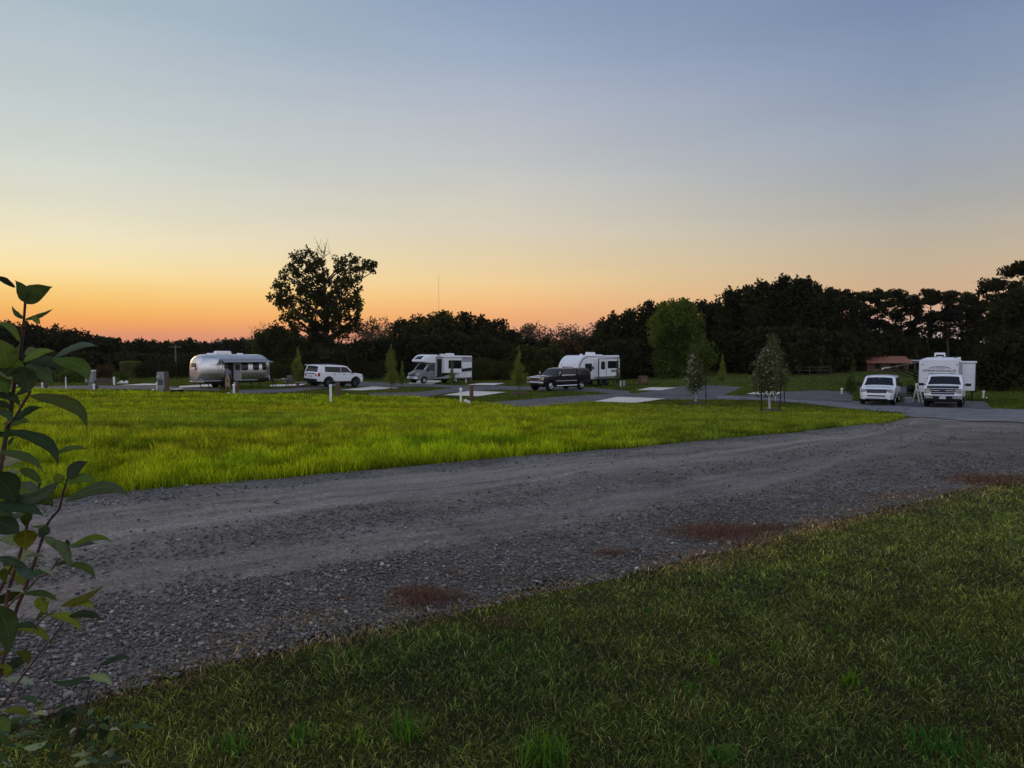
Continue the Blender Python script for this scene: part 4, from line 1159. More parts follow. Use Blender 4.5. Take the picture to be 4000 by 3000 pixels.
# ============================================================ vehicles
M['peach'] = pmat('peach_lens', (.50, .38, .28), .25, var=.12, vscale=10)
class Body:
    """vehicle body as a loft of rings along x: top line zt, underside zb, half width W(x,z)"""
    def __init__(s, zt, zb, w0, belt, tumble, nose, tail, arches=(), ar=.45, az_=.38, low=.06, crown=.05, noser=.35, tailr=.2, roof_round=.14):
        s.zt_, s.zb_, s.w0, s.belt, s.tum = zt, zb, w0, belt, tumble
        s.x1, s.x0 = nose, tail
        s.arches, s.ar, s.az, s.low, s.crown, s.noser, s.tailr, s.rr = arches, ar, az_, low, crown, noser, tailr, roof_round
    def zt(s, x): return float(np.interp(x, [p[0] for p in s.zt_], [p[1] for p in s.zt_]))
    def zb(s, x):
        z = float(np.interp(x, [p[0] for p in s.zb_], [p[1] for p in s.zb_]))
        for a in s.arches:
            d = s.ar ** 2 - (x - a) ** 2
            if d > 0: z = max(z, s.az + math.sqrt(d))
        return z
    def W(s, x, z):
        w = s.w0
        if x > s.x1 - s.noser: t = (x - s.x1 + s.noser) / s.noser; w -= .16 * t ** 2.4 * s.w0
        if x < s.x0 + s.tailr: t = (s.x0 + s.tailr - x) / s.tailr; w -= .08 * t ** 2.4 * s.w0
        if z > s.belt: w -= s.tum * (z - s.belt)
        if z < .75: w -= s.low * (.75 - z) / .4
        t = s.zt(x)
        if z > t - s.rr and t > s.belt + .25: w -= .10 * ((z - t + s.rr) / s.rr) ** 2
        elif z > t - .1: w -= .045 * ((z - t + .1) / .1) ** 2
        return w
    def mesh(s, name, mat, parent, step=.09, K=11, J=9, smooth=38):
        xs = list(np.arange(s.x0, s.x1, step)) + [s.x1]
        for p in s.zt_ + s.zb_: xs.append(p[0])
        for a in s.arches:
            for q in np.linspace(-1, 1, 19): xs.append(a + s.ar * math.sin(q * PI / 2))
        xs = sorted(x for x in set(round(x, 4) for x in xs) if s.x0 <= x <= s.x1)
        V = []
        n = 2 * K + J
        for x in xs:
            zb, zt = s.zb(x), s.zt(x)
            ze = zt - s.crown
            side = [(s.W(x, zb + (ze - zb) * (i / (K - 1)) ** .8), zb + (ze - zb) * (i / (K - 1)) ** .8) for i in range(K)]
            ye = side[-1][0]
            ring = [(x, y, z) for y, z in side]
            for j in range(1, J + 1):
                f = 1 - 2 * j / (J + 1)
                ring.append((x, ye * f, zt - s.crown * abs(f) ** 2.4))
            ring += [(x, -y, z) for y, z in side[::-1]]
            V += ring
        F_ = []
        m = len(xs)
        for i in range(m - 1):
            for k in range(n):
                F_.append((i * n + k, i * n + (k + 1) % n, (i + 1) * n + (k + 1) % n, (i + 1) * n + k))
        F_.append(tuple(range(n))); F_.append(tuple(range((m - 1) * n, m * n)))
        mb = MB(); mb.add(V, F_)
        return mb.build(name, mat, parent, smooth=smooth)
    def side_patch(s, mb, pts, sgn, off=.008, n=8, mi=0):
        """pts: 4 corners (x,z) bl, br, tr, tl"""
        bl, br, tr, tl = [np.array(p, float) for p in pts]
        V = []
        for i in range(n + 1):
            u = i / n
            for j in range(n + 1):
                v = j / n
                p = (bl * (1 - u) + br * u) * (1 - v) + (tl * (1 - u) + tr * u) * v
                V.append((p[0], sgn * (s.W(p[0], p[1]) + off), p[1]))
        F_ = [(i * (n + 1) + j, (i + 1) * (n + 1) + j, (i + 1) * (n + 1) + j + 1, i * (n + 1) + j + 1) for i in range(n) for j in range(n)]
        mb.add(V, F_, mi)
    def top_patch(s, mb, x0, x1, f0, f1, off=.010, n=10, g0=None, mi=0):
        """on the top surface from x0 to x1; half-width fractions f0 at x0, f1 at x1"""
        V = []
        for i in range(n + 1):
            x = x0 + (x1 - x0) * i / n; f = f0 + (f1 - f0) * i / n
            e = 1e-3; sl = (s.zt(x + e) - s.zt(x - e)) / (2 * e)
            nx, nz = -sl / math.hypot(sl, 1), 1 / math.hypot(sl, 1)
            for j in range(n + 1):
                q = -f + 2 * f * j / n if g0 is None else g0 + (f - g0) * j / n
                ye = s.W(x, s.zt(x) - s.crown)
                V.append((x + nx * off, ye * q, s.zt(x) - s.crown * abs(q) ** 2.4 + nz * off))
        F_ = [(i * (n + 1) + j, (i + 1) * (n + 1) + j, (i + 1) * (n + 1) + j + 1, i * (n + 1) + j + 1) for i in range(n) for j in range(n)]
        mb.add(V, F_, mi)

def wheel(parent, x, y, r, w_, rim, spokes=6, inward=1, rimr=.62):
    """tyre with a rim and spokes on the outer side"""
    mb = MB()
    mb.lathe([(r * .55, -w_ * .5), (r * .86, -w_ * .5), (r * .97, -w_ * .40), (r, -w_ * .2), (r, w_ * .2), (r * .97, w_ * .40), (r * .86, w_ * .5), (r * .62, w_ * .46), (r * .55, w_ * .2)], 26, 'Y')
    t = mb.build('wheel', M['rubber'], parent, smooth=50)
    t.location = (x, y, r)
    if y < 0: t.rotation_euler = (0, 0, PI)
    mb = MB()
    mb.lathe([(r * rimr, w_ * .30), (r * rimr, w_ * .47), (r * rimr * .93, w_ * .47), (r * rimr * .9, w_ * .22), (r * .1, w_ * .20)], 26, 'Y')
    mb.lathe([(r * .16, w_ * .2), (r * .16, w_ * .42), (r * .11, w_ * .46)], 14, 'Y')
    for i in range(spokes):
        a = 2 * PI * i / spokes
        R = Matrix.Rotation(a, 3, 'Y')
        vs = []
        for xx, zz in ((-.045, .1), (.045, .1), (.07, rimr * .95), (-.07, rimr * .95)):
            vs.append(R @ Vector((xx * r / .4, w_ * .42 - (zz - .1) * .02, zz * r)))
        for xx, zz in ((-.045, .1), (.045, .1), (.07, rimr * .95), (-.07, rimr * .95)):
            vs.append(R @ Vector((xx * r / .4, w_ * .28, zz * r)))
        mb.add(vs, [(0, 1, 2, 3), (4, 7, 6, 5), (0, 4, 5, 1), (1, 5, 6, 2), (2, 6, 7, 3), (3, 7, 4, 0)])
    rm = mb.build('rim', M[rim], t, smooth=30)
    return t

def mirror(parent, x, y, z, mat, s=1.0, w_=.24, h=.2):
    sg = 1 if y > 0 else -1
    mb = MB(); mb.tube([(x, y - sg * .02, z - .04), (x, y + sg * .12, z)], .03, 6)
    mb.box((x, y + sg * (.1 + w_ / 2), z + .03), (.11, w_ * s, h * s))
    return mb.build('mirror', mat, parent, bevel=.02)

def underbody(parent, x0, x1, w_, z0=.28, z1=.62):
    return MB().bbox(x0, x1, -w_, w_, z0, z1).build('chassis', M['black'], parent, bevel=.03)

def place(root, gpt, yaw, wheels):
    """stand the vehicle on the ground under its wheels"""
    root.rotation_euler = (0, 0, yaw)
    zs = []
    for x, y in wheels:
        X = gpt.x + math.cos(yaw) * x - math.sin(yaw) * y; Y = gpt.y + math.sin(yaw) * x + math.cos(yaw) * y
        zs.append((x, y, float(hgt(X, Y))))
    A = np.array([[a, b, 1] for a, b, _ in zs]); c = np.linalg.lstsq(A, np.array([q[2] for q in zs]), rcond=None)[0]
    root.location = (gpt.x, gpt.y, c[2] + .05)
    root.rotation_euler = (math.atan(c[1]), -math.atan(c[0]), yaw)

# ------------------------------------------------------------ white off-road car
r = thing('off_road_car', 'white boxy off-road car with black roof rails, parked facing right below the lone oak', 'car')
b = Body([(-2.46, 1.12), (-2.40, 1.28), (-2.22, 1.80), (-2.1, 1.87), (-.6, 1.91), (.35, 1.86), (.62, 1.80), (1.18, 1.30), (1.25, 1.27), (1.5, 1.25), (2.15, 1.17), (2.36, 1.08), (2.46, .92)],
         [(-2.46, .52), (-1.8, .46), (2.0, .40), (2.46, .50)], .97, 1.2, .12, 2.46, -2.46, (1.52, -1.33), .47, .40, crown=.045)
b.mesh('body', M['white'], r)
for s_ in (1, -1):
    mb = MB(); b.side_patch(mb, [(-1.75, 1.30), (-.12, 1.24), (-.16, 1.72), (-1.75, 1.74)], s_)
    mb.build('rear_side_window', M['glass'], r, smooth=30)
    mb = MB(); b.side_patch(mb, [(-.08, 1.24), (.98, 1.27), (.52, 1.70), (-.12, 1.73)], s_)
    mb.build('front_side_window', M['glass'], r, smooth=30)
mb = MB(); b.top_patch(mb, 1.14, .66, .86, .84); mb.build('windshield', M['glass'], r, smooth=30)
mb = MB(); b.top_patch(mb, -2.395, -2.24, .84, .80); mb.build('rear_window', M['glass'], r, smooth=30)
for s_ in (1, -1):
    MB().tube([(-1.9, .72 * s_, 1.93), (-1.8, .72 * s_, 1.97), (.2, .72 * s_, 1.97), (.35, .72 * s_, 1.90)], .022, 6).build('roof_rail', M['black'], r)
    mb = MB(); b.side_patch(mb, [(-2.44, .92), (-2.25, .92), (-2.25, 1.2), (-2.42, 1.2)], s_, .014); mb.add([(-2.475, s_ * .80, .92), (-2.475, s_ * .62, .92), (-2.475, s_ * .62, 1.1), (-2.475, s_ * .80, 1.1)], [(0, 1, 2, 3)])
    mb.build('tail_light', M['red'], r)
    mb = MB(); b.side_patch(mb, [(2.15, .88), (2.42, .88), (2.40, 1.02), (2.15, 1.05)], s_, .012); mb.box((2.45, s_ * .62, .96), (.05, .26, .14)); mb.build('headlight', M['lens'], r)
    mirror(r, 1.0, s_ * .93, 1.27, M['black'])
    mb = MB(); b.side_patch(mb, [(-.9, 1.08), (-.68, 1.08), (-.68, 1.13), (-.9, 1.13)], s_, .03, 2); b.side_patch(mb, [(.12, 1.08), (.34, 1.08), (.34, 1.13), (.12, 1.13)], s_, .03, 2); mb.build('door_handle', M['black'], r)
    mb = MB()      # wheel-arch flares and sill
    for a in (1.52, -1.33):
        pts = []
        for q in range(15):
            t = PI * q / 14
            pts.append((a + .50 * math.cos(t), s_ * .95, .40 + .50 * math.sin(t)))
        mb.tube(pts, .045, 5)
    mb.bbox(-.8, 1.0, s_ * .86, s_ * .97, .36, .52)
    mb.build('arch_trim', M['black'], r)
MB().bbox(-2.52, -2.40, -.86, .86, .46, .70).build('rear_bumper', M['black'], r, bevel=.03)
MB().bbox(2.40, 2.52, -.80, .80, .44, .70).build('front_bumper', M['black'], r, bevel=.03)
MB().bbox(2.44, 2.50, -.46, .46, .82, 1.04).build('grille', M['black'], r, bevel=.02)
MB().bbox(-2.58, -2.40, -.70, .70, 1.80, 1.845).build('spoiler', M['white'], r, bevel=.01)
MB().bbox(-2.50, -2.46, -.25, .25, .86, .98).build('license_plate', M['plate'], r)
MB().bbox(-2.49, -2.455, -.55, .55, 1.10, 1.16).build('tailgate_trim', M['black'], r)
underbody(r, -2.2, 2.2, .8)
for x in (1.52, -1.33):
    for y in (.85, -.85): wheel(r, x, y, .40, .27, 'darkalloy')
place(r, gdep(1306, 61), az_yaw(38), [(1.5, .8), (1.5, -.8), (-1.3, .8), (-1.3, -.8)])

# ------------------------------------------------------------ big white sport utility car, seen from the front
def front_plate(r, x, z, w_=.42, h=.15, dz=0):
    MB().bbox(x, x + .02, -w_ / 2, w_ / 2, z, z + h).build('license_plate', M['plate'], r)
r = thing('sport_utility_car', 'white full-size sport utility car facing the road, left of the white pickup truck', 'car')
b = Body([(-2.62, 1.1), (-2.58, 1.3), (-2.42, 1.84), (-2.25, 1.90), (-.6, 1.94), (.30, 1.89), (.55, 1.82), (1.22, 1.26), (1.32, 1.22), (1.7, 1.20), (2.3, 1.12), (2.5, 1.03), (2.62, .86)],
         [(-2.62, .50), (-1.9, .42), (2.1, .36), (2.62, .40)], .99, 1.15, .15, 2.62, -2.62, (1.70, -1.33), .47, .39, crown=.06, noser=.5)
b.mesh('body', M['white'], r)
mb = MB(); b.top_patch(mb, 1.19, .60, .87, .84); mb.build('windshield', M['glass'], r, smooth=30)
for s_ in (1, -1):
    mb = MB(); b.side_patch(mb, [(-2.3, 1.25), (1.0, 1.24), (.48, 1.72), (-2.25, 1.76)], s_); mb.build('side_window', M['glass'], r, smooth=30)
    mirror(r, 1.02, s_ * .95, 1.30, M['black'], w_=.28, h=.24)
    mb = MB(); mb.box((2.50, s_ * .72, .94), (.20, .36, .24), rz=-s_ * .42); h_ = mb.build('headlight', M['lens'], r, bevel=.03)
    MB().box((2.585, s_ * .66, .885), (.04, .24, .05), rz=-s_ * .42).build('headlight_trim', M['midgrey'], h_)
    f_ = MB().box((2.58, s_ * .70, .56), (.10, .24, .17), rz=-s_ * .3).build('fog_light_recess', M['black'], r, bevel=.02)
    MB().box((2.64, s_ * .69, .56), (.03, .10, .08)).build('fog_light', M['lens'], f_)
    MB().tube([(-2.2, .74 * s_, 1.95), (-2.1, .74 * s_, 1.99), (.1, .74 * s_, 1.98), (.25, .74 * s_, 1.93)], .022, 6).build('roof_rail', M['black'], r)
    mb = MB()
    b.side_patch(mb, [(-.6, 1.02), (-.38, 1.02), (-.38, 1.07), (-.6, 1.07)], s_, .03, 2); b.side_patch(mb, [(.3, 1.02), (.52, 1.02), (.52, 1.07), (.3, 1.07)], s_, .03, 2); mb.build('door_handle', M['chrome'], r)
gr = MB().bbox(2.50, 2.645, -.56, .56, .80, 1.04).build('grille', M['black'], r, bevel=.02)
mb = MB()
for z in (.86, .92, .985): mb.bbox(2.648, 2.665, -.54, .54, z - .006, z + .006)
mb.build('grille_bar', M['midgrey'], gr)
MB().lathe([(.001, 2.67), (.11, 2.67), (.11, 2.655), (.001, 2.655)], 20, 'X', (0, 0, .922)).build('emblem', M['darkgrey'], gr).scale = (1, 1, 1)
MB().bbox(2.56, 2.69, -.80, .80, .36, .74).build('front_bumper', M['white'], r, bevel=.05)
MB().bbox(2.66, 2.70, -.50, .50, .57, .65).build('lower_intake', M['black'], r, bevel=.01)
MB().bbox(2.66, 2.70, -.62, .62, .37, .43).build('lower_trim', M['black'], r, bevel=.01)
MB().bbox(2.67, 2.705, -.56, .56, .50, .52).build('bumper_trim', M['midgrey'], r)
front_plate(r, 2.70, .42, .34, .13)
MB().lathe([(.001, 0), (.035, 0), (.035, .03), (.001, .03)], 10, 'Z', (.70, 0, 1.72)).build('inner_mirror', M['white'], r)
underbody(r, -2.3, 2.3, .8, .24)
for x in (1.70, -1.33):
    for y in (.86, -.86): wheel(r, x, y, .40, .28, 'alloy')
r.scale = (1, 1, .96)
place(r, gdep(3441, 46.8), az_yaw(212.5), [(1.6, .8), (1.6, -.8), (-1.3, .8), (-1.3, -.8)])

# ------------------------------------------------------------ white pickup truck, seen from the front
r = thing('pickup_truck', 'white pickup truck with three-bar chrome grille, parked before the white travel trailer', 'truck')
b = Body([(-1.42, 1.30), (-1.36, 1.6), (-1.22, 1.88), (-1.05, 1.93), (.0, 1.95), (.28, 1.91), (.50, 1.85), (1.17, 1.32), (1.25, 1.29), (1.7, 1.29), (2.45, 1.20), (2.66, 1.12), (2.76, .92)],
         [(-1.42, .52), (2.2, .46), (2.76, .50)], 1.0, 1.25, .15, 2.76, -1.42, (1.83,), .49, .41, crown=.05, noser=.4, tailr=.05)
b.mesh('body', M['white'], r)
mb = MB(); b.top_patch(mb, 1.14, .54, .88, .85); mb.build('windshield', M['glass'], r, smooth=30)
bed = MB(); bed.bbox(-3.10, -1.46, .90, 1.0, .52, 1.30); bed.bbox(-3.10, -1.46, -1.0, -.90, .52, 1.30); bed.bbox(-3.16, -3.06, -.98, .98, .52, 1.30); bed.bbox(-3.05, -1.46, -.9, .9, .55, .65)
bed.build('truck_bed', M['white'], r, bevel=.02)
for s_ in (1, -1):
    mb = MB(); b.side_patch(mb, [(-1.2, 1.33), (.98, 1.32), (.46, 1.76), (-1.1, 1.78)], s_); mb.build('side_window', M['glass'], r, smooth=30)
    mb = MB(); mb.tube([(1.0, s_ * .93, 1.28), (1.0, s_ * 1.1, 1.32)], .03, 6); mb.box((1.0, s_ * 1.24, 1.31), (.12, .30, .15)); m_ = mb.build('mirror', M['black'], r, bevel=.02)
    MB().box((1.01, s_ * 1.24, 1.415), (.14, .29, .08)).build('mirror_cap', M['chrome'], m_, bevel=.02)
    hl = MB().box((2.70, s_ * .78, .98), (.16, .34, .30), rz=-s_ * .25).build('headlight', M['lens'], r, bevel=.03)
    MB().box((2.79, s_ * .76, .95), (.03, .20, .16), rz=-s_ * .25).build('signal_lamp', M['peach'] if s_ < 0 else M['midgrey'], hl)
    MB().lathe([(.001, 2.87), (.06, 2.87), (.08, 2.85)], 14, 'X', (0, s_ * .78, .60)).build('fog_light', M['lens'], r)
g = MB().bbox(2.70, 2.80, -.60, .60, .78, 1.13).build('grille', M['black'], r, bevel=.02)
for k, z in enumerate((1.105, .985, .865)):
    if k == 1:
        MB().bbox(2.80, 2.85, -.58, -.13, z - .026, z + .026).build('grille_bar', M['chrome'], g, bevel=.015)
        MB().bbox(2.80, 2.85, .13, .58, z - .026, z + .026).build('grille_bar', M['chrome'], g, bevel=.015)
    else: MB().bbox(2.80, 2.85, -.58, .58, z - .022, z + .022).build('grille_bar', M['chrome'], g, bevel=.015)
em = MB().lathe([(.001, 2.868), (.10, 2.868), (.11, 2.84)], 20, 'X').build('emblem', pmat('blue_badge', (.02, .03, .09), .3), g)
em.location = (0, 0, .985); em.scale = (1, 1.1, .5)
MB().bbox(2.62, 2.82, -.82, .82, 1.15, 1.265).build('bug_deflector', M['blackpaint'], r, bevel=.02)
MB().bbox(2.66, 2.86, -.95, .95, .50, .76).build('front_bumper', M['chrome'], r, bevel=.04)
MB().bbox(2.84, 2.875, -.50, .50, .52, .66).build('bumper_intake', M['black'], r, bevel=.01)
front_plate(r, 2.88, .50, .33, .16)
MB().bbox(2.60, 2.80, -.85, .85, .38, .52).build('air_dam', M['black'], r, bevel=.02)
underbody(r, -3.0, 2.5, .8, .3)
for x in (1.83, -1.85):
    for y in (.86, -.86): wheel(r, x, y, .41, .28, 'alloy')
place(r, gdep(3694, 44.4), az_yaw(214), [(1.8, .8), (1.8, -.8), (-1.85, .8), (-1.85, -.8)])

# ------------------------------------------------------------ black pickup with cargo cap
r = thing('pickup_truck', 'black pickup truck with a windowed cargo cap and chrome nose, facing left', 'truck')
b = Body([(-1.45, 1.35), (-1.40, 1.6), (-1.30, 1.88), (-1.1, 1.93), (.0, 1.95), (.30, 1.91), (.50, 1.85), (1.15, 1.36), (1.22, 1.33), (1.7, 1.33), (2.5, 1.25), (2.72, 1.18), (2.86, .96)],
         [(-1.45, .55), (2.2, .50), (2.86, .56)], 1.0, 1.28, .14, 2.86, -1.45, (1.95,), .50, .43, crown=.05, noser=.4, tailr=.04)
b.mesh('body', M['blackpaint'], r)
mb = MB(); b.top_patch(mb, 1.12, .54, .88, .85); mb.build('windshield', M['glass'], r, smooth=30)
c = Body([(-3.30, 1.34), (-3.22, 1.7), (-3.05, 1.88), (-2.8, 1.93), (-1.8, 1.94), (-1.50, 1.92)], [(-3.30, .58), (-1.50, .56)], .99, 1.28, .16, -1.48, -3.30, (-1.95,), .50, .43, crown=.05, noser=.02, tailr=.12)
c.mesh('cargo_cap', M['blackpaint'], r)
for s_ in (1, -1):
    mb = MB(); b.side_patch(mb, [(-1.25, 1.38), (.98, 1.37), (.46, 1.78), (-1.15, 1.80)], s_); mb.build('side_window', M['glass'], r, smooth=30)
    mb = MB(); c.side_patch(mb, [(-3.05, 1.42), (-1.62, 1.42), (-1.66, 1.78), (-2.95, 1.78)], s_); mb.build('cap_window', M['glass'], r, smooth=30)
    mb = MB(); mb.tube([(.98, s_ * .93, 1.36), (.98, s_ * 1.14, 1.42)], .03, 6); mb.box((.98, s_ * 1.22, 1.46), (.12, .20, .30)); m_ = mb.build('mirror', M['black'], r, bevel=.02)
    MB().box((1.0, s_ * 1.22, 1.50), (.12, .19, .20)).build('mirror_cap', M['chrome'], m_, bevel=.02)
    MB().box((2.80, s_ * .80, 1.05), (.16, .32, .26), rz=-s_ * .25).build('headlight', M['peach'] if s_ > 0 else M['lens'], r, bevel=.03)
    MB().tube([(-1.3, s_ * 1.04, .42), (1.3, s_ * 1.04, .42)], .05, 8).build('running_board', M['chrome'], r)
    mb = MB(); b.side_patch(mb, [(-1.35, .80), (1.3, .80), (1.3, .88), (-1.35, .88)], s_, .012); mb.build('side_trim', M['steel'], r)
    mb = MB()
    for x in (-.75, .3): b.side_patch(mb, [(x, 1.15), (x + .26, 1.15), (x + .26, 1.21), (x, 1.21)], s_, .03, 2)
    mb.build('door_handle', M['chrome'], r)
    mb = MB(); b.side_patch(mb, [(-1.2, 1.30), (.95, 1.30), (.95, 1.335), (-1.2, 1.335)], s_, .012); mb.build('window_trim', M['chrome'], r)
g = MB().bbox(2.80, 2.91, -.62, .62, .84, 1.20).build('grille', M['chrome'], r, bevel=.05)
MB().bbox(2.90, 2.93, -.50, .50, .90, 1.14).build('grille_mesh', M['darkgrey'], g, bevel=.02)
MB().bbox(2.93, 2.945, -.22, .22, .98, 1.06).build('emblem', M['red'], g)
hd_ = MB(); b.top_patch(hd_, 2.84, 1.5, .62, .72, .012); hd_.build('hood_panel', M['blackpaint'], r, smooth=30)  # raised hood patch in the same black paint as the body
MB().bbox(2.76, 2.98, -.95, .95, .58, .80).build('front_bumper', M['chrome'], r, bevel=.05)
MB().bbox(2.90, 2.99, -.55, .55, .56, .70).build('bumper_intake', M['black'], r, bevel=.02)
underbody(r, -3.1, 2.6, .8, .34)
for x in (1.95, -1.95):
    for y in (.88, -.88): wheel(r, x, y, .43, .29, 'chrome', 8, rimr=.6)
place(r, gdep(2180, 62.0), az_yaw(-133), [(1.9, .8), (1.9, -.8), (-1.9, .8), (-1.9, -.8)])

# ------------------------------------------------------------ generic box helper for trailers
def loft_x(name, mat, parent, xs, ring, smooth=35):
    V = []; n = None
    for x in xs:
        rg = ring(x); n = len(rg); V += [(p[0] if len(p) == 3 else x, p[-2], p[-1]) for p in rg]
    F_ = []
    for i in range(len(xs) - 1):
        for k in range(n): F_.append((i * n + k, i * n + (k + 1) % n, (i + 1) * n + (k + 1) % n, (i + 1) * n + k))
    F_.append(tuple(range(n))); F_.append(tuple(range((len(xs) - 1) * n, len(xs) * n)))
    return MB().add(V, F_).build(name, mat, parent, smooth=smooth)
def rounded_ring(w_, z0, z1, r_, n=6):
    """rounded rectangle ring (y,z), half width w_"""
    out = []
    for cx, cz, a0 in ((w_ - r_, z1 - r_, 0), (-w_ + r_, z1 - r_, PI / 2), (-w_ + min(r_, .08), z0 + min(r_, .08), PI), (w_ - min(r_, .08), z0 + min(r_, .08), 1.5 * PI)):
        rr = r_ if cz > (z0 + z1) / 2 else min(r_, .08)
        for i in range(n + 1):
            a = a0 + PI / 2 * i / n
            out.append((cx + rr * math.cos(a), cz + rr * math.sin(a)))
    return out
def panel(mb, x0, x1, y, z0, z1, r_=.06, t=.02, mi=0):
    """rounded panel on a side wall at y, thickness outwards"""
    pts = []
    for cx, cz, a0 in ((x1 - r_, z1 - r_, 0), (x0 + r_, z1 - r_, PI / 2), (x0 + r_, z0 + r_, PI), (x1 - r_, z0 + r_, 1.5 * PI)):
        for i in range(5):
            a = a0 + PI / 2 * i / 4; pts.append((cx + r_ * math.cos(a), cz + r_ * math.sin(a)))
    mb.prism(pts, y, y + t, mi)

# ------------------------------------------------------------ silver rounded trailer
M['alu'] = None
m, k, bb, out = new_mat('polished_aluminium')
co = k.n('ShaderNodeTexCoord').outputs['Object']
mp = k.n('ShaderNodeMapping'); mp.inputs['Scale'].default_value = (.9, .9, 3.0); k.l(co, mp.inputs[0])
nz_ = k.noise(mp.outputs[0], 1.5, 3)
k.l(k.ramp(nz_, [(.3, (.56, .54, .53)), (.7, (.70, .69, .68))]), bb.inputs['Base Color'])
bb.inputs['Metallic'].default_value = .92; bb.inputs['Roughness'].default_value = .26
bn = k.n('ShaderNodeBump'); bn.inputs['Strength'].default_value = .12; bn.inputs['Distance'].default_value = .03
k.l(k.noise(co, 2.2, 3), bn.inputs['Height']); k.l(bn.outputs[0], bb.inputs['Normal'])
M['alu'] = m
r = thing('travel_trailer', 'polished silver rounded travel trailer with a grey awning over its open door', 'trailer')
Lh = 3.35; w_ = 1.22; z0, z1 = .44, 2.72
def alu_end(x):
    t = abs(x) / Lh
    e = max(0, (t - .70) / .30)
    return e
def alu_ring(x):
    e = alu_end(x)
    sh = max(0.0, 1 - e ** 2.5) ** .45
    hw = w_ * (.58 + .42 * sh) if e > 0 else w_
    if e >= .999: hw = w_ * .56
    zt = z0 + .9 + (z1 - z0 - .9) * (.42 + .58 * sh)
    zb = z0 + .10 * (1 - sh) * 1.5
    out = []
    N = 40
    cz = (zb + zt) / 2; hz = (zt - zb) / 2
    for i in range(N):
        a = 2 * PI * i / N
        c_, s_ = math.cos(a), math.sin(a)
        p = 3.0
        y = hw * math.copysign(abs(c_) ** (2 / p), c_); z = cz + hz * math.copysign(abs(s_) ** (2 / p), s_)
        # the walls lean in toward the roof
        y *= 1 - .12 * max(0, (z - 1.5) / 1.2) ** 2
        out.append((y, z))
    return out
q = [math.sin(t * PI / 2) for t in np.linspace(0, 1, 14)]
xs = [-Lh + (1 - (1 - v)) * 0 for v in []]
tt = np.concatenate([-(.70 + .30 * np.array(q[::-1])), np.linspace(-.68, .68, 21), .70 + .30 * np.array(q)])
body = loft_x('body', M['alu'], r, [float(t) * Lh for t in tt], alu_ring, smooth=70)
def alu_y(x, z):
    rg = alu_ring(x); best = 0
    for (ya, za), (yb, zb_) in zip(rg, rg[1:] + rg[:1]):
        if ya > 0 and yb > 0 and (za - z) * (zb_ - z) <= 0 and za != zb_:
            best = max(best, ya + (yb - ya) * (z - za) / (zb_ - za))
    return best
def alu_patch(x0_, x1_, za, zb_, sg, off=.012, n=7):
    V = []
    for i in range(n + 1):
        for j in range(n + 1):
            x = x0_ + (x1_ - x0_) * i / n; z = za + (zb_ - za) * j / n
            u, v = 2 * i / n - 1, 2 * j / n - 1       # round the corners
            if abs(u) == 1 and abs(v) == 1: x -= u * .05; z -= v * .05
            V.append((x, sg * (alu_y(x, z) + off), z))
    F_ = [(i * (n + 1) + j, (i + 1) * (n + 1) + j, (i + 1) * (n + 1) + j + 1, i * (n + 1) + j + 1) for i in range(n) for j in range(n)]
    return V, F_
# camera sees the right-hand side (y < 0); front of the trailer is +x
for x0_, x1_, za, zb_, nm in [(.35, 1.0, 1.42, 2.02, 'window'), (1.45, 2.05, 1.42, 2.08, 'window'), (2.35, 2.80, 1.42, 2.06, 'front_wrap_window'), (-1.22, -.98, 1.55, 2.05, 'window')]:
    V, F_ = alu_patch(x0_, x1_, za, zb_, -1); f = MB().add(V, F_).build(nm, M['glass'], r, smooth=60)
for x0_, x1_, za, zb_ in [(-2.6, -1.9, 1.5, 2.0), (.2, 1.4, 1.5, 2.0)]:
    V, F_ = alu_patch(x0_, x1_, za, zb_, 1); MB().add(V, F_).build('window', M['glass'], r, smooth=60)
wn = MB(); wn.box((-3.37, 0, 1.86), (.06, .74, .32), tilt=.12); wn.build('rear_window', M['glass'], r, bevel=.04)
MB().box((-3.44, 0, 1.60), (.04, .76, .20), tilt=.45).build('window_visor', M['offwhite'], r)
MB().box((-3.12, 0, 2.22), (.05, .5, .06), tilt=.6).build('rear_vent', M['black'], r)
# dark doorway and the opened door
V, F_ = alu_patch(-.95, -.42, .62, 2.15, -1, .016); dw = MB().add(V, F_).build('doorway', M['black'], r)
dr = MB(); panel(dr, -.02, .64, 0, .0, 1.55, .16, .04); d_ = dr.build('door', M['galv'], r, smooth=30); d_.location = (-.40, -1.27, .60); d_.rotation_euler = (0, 0, -.35)
MB().bbox(.12, .50, -.012, -.002, .85, 1.32).build('door_window', M['glass'], d_, bevel=.02)
MB().bbox(.52, .60, -.03, 0, .72, .78).build('door_handle', M['chrome'], d_)
# belt trim
mb = MB()
for sg in (-1, 1):
    for za in (1.33,):
        pts = [(x, sg * (alu_y(x, za) + .006), za) for x in np.linspace(-3.2, 3.2, 60)]
        mb.tube(pts, .010, 4)
    pts = [(x, sg * (alu_y(x, .62) + .01), .60) for x in np.linspace(-3.1, 3.1, 60)]
    mb.tube(pts, .03, 5)
mb.build('belt_trim', M['steel'], r)
mb = MB()
for x in (-2.35, -1.25, .9, 2.4):
    e = alu_ring(x); up_ = [(x, y, z) for y, z in e if z > .7]
    up_ = sorted(up_, key=lambda p: -p[1]); mb.tube([(p[0], p[1] * 1.004, p[2] + .003) for p in sorted(up_, key=lambda p: math.atan2(p[2] - 1.4, p[1]))], .007, 4)
mb.build('panel_seam', M['steel'], r)
MB().bbox(-3.35, -2.9, -.95, .95, .50, .58).build('rear_bumper', M['steel'], r, bevel=.03)
for y in (.55, .25, -.05): pass
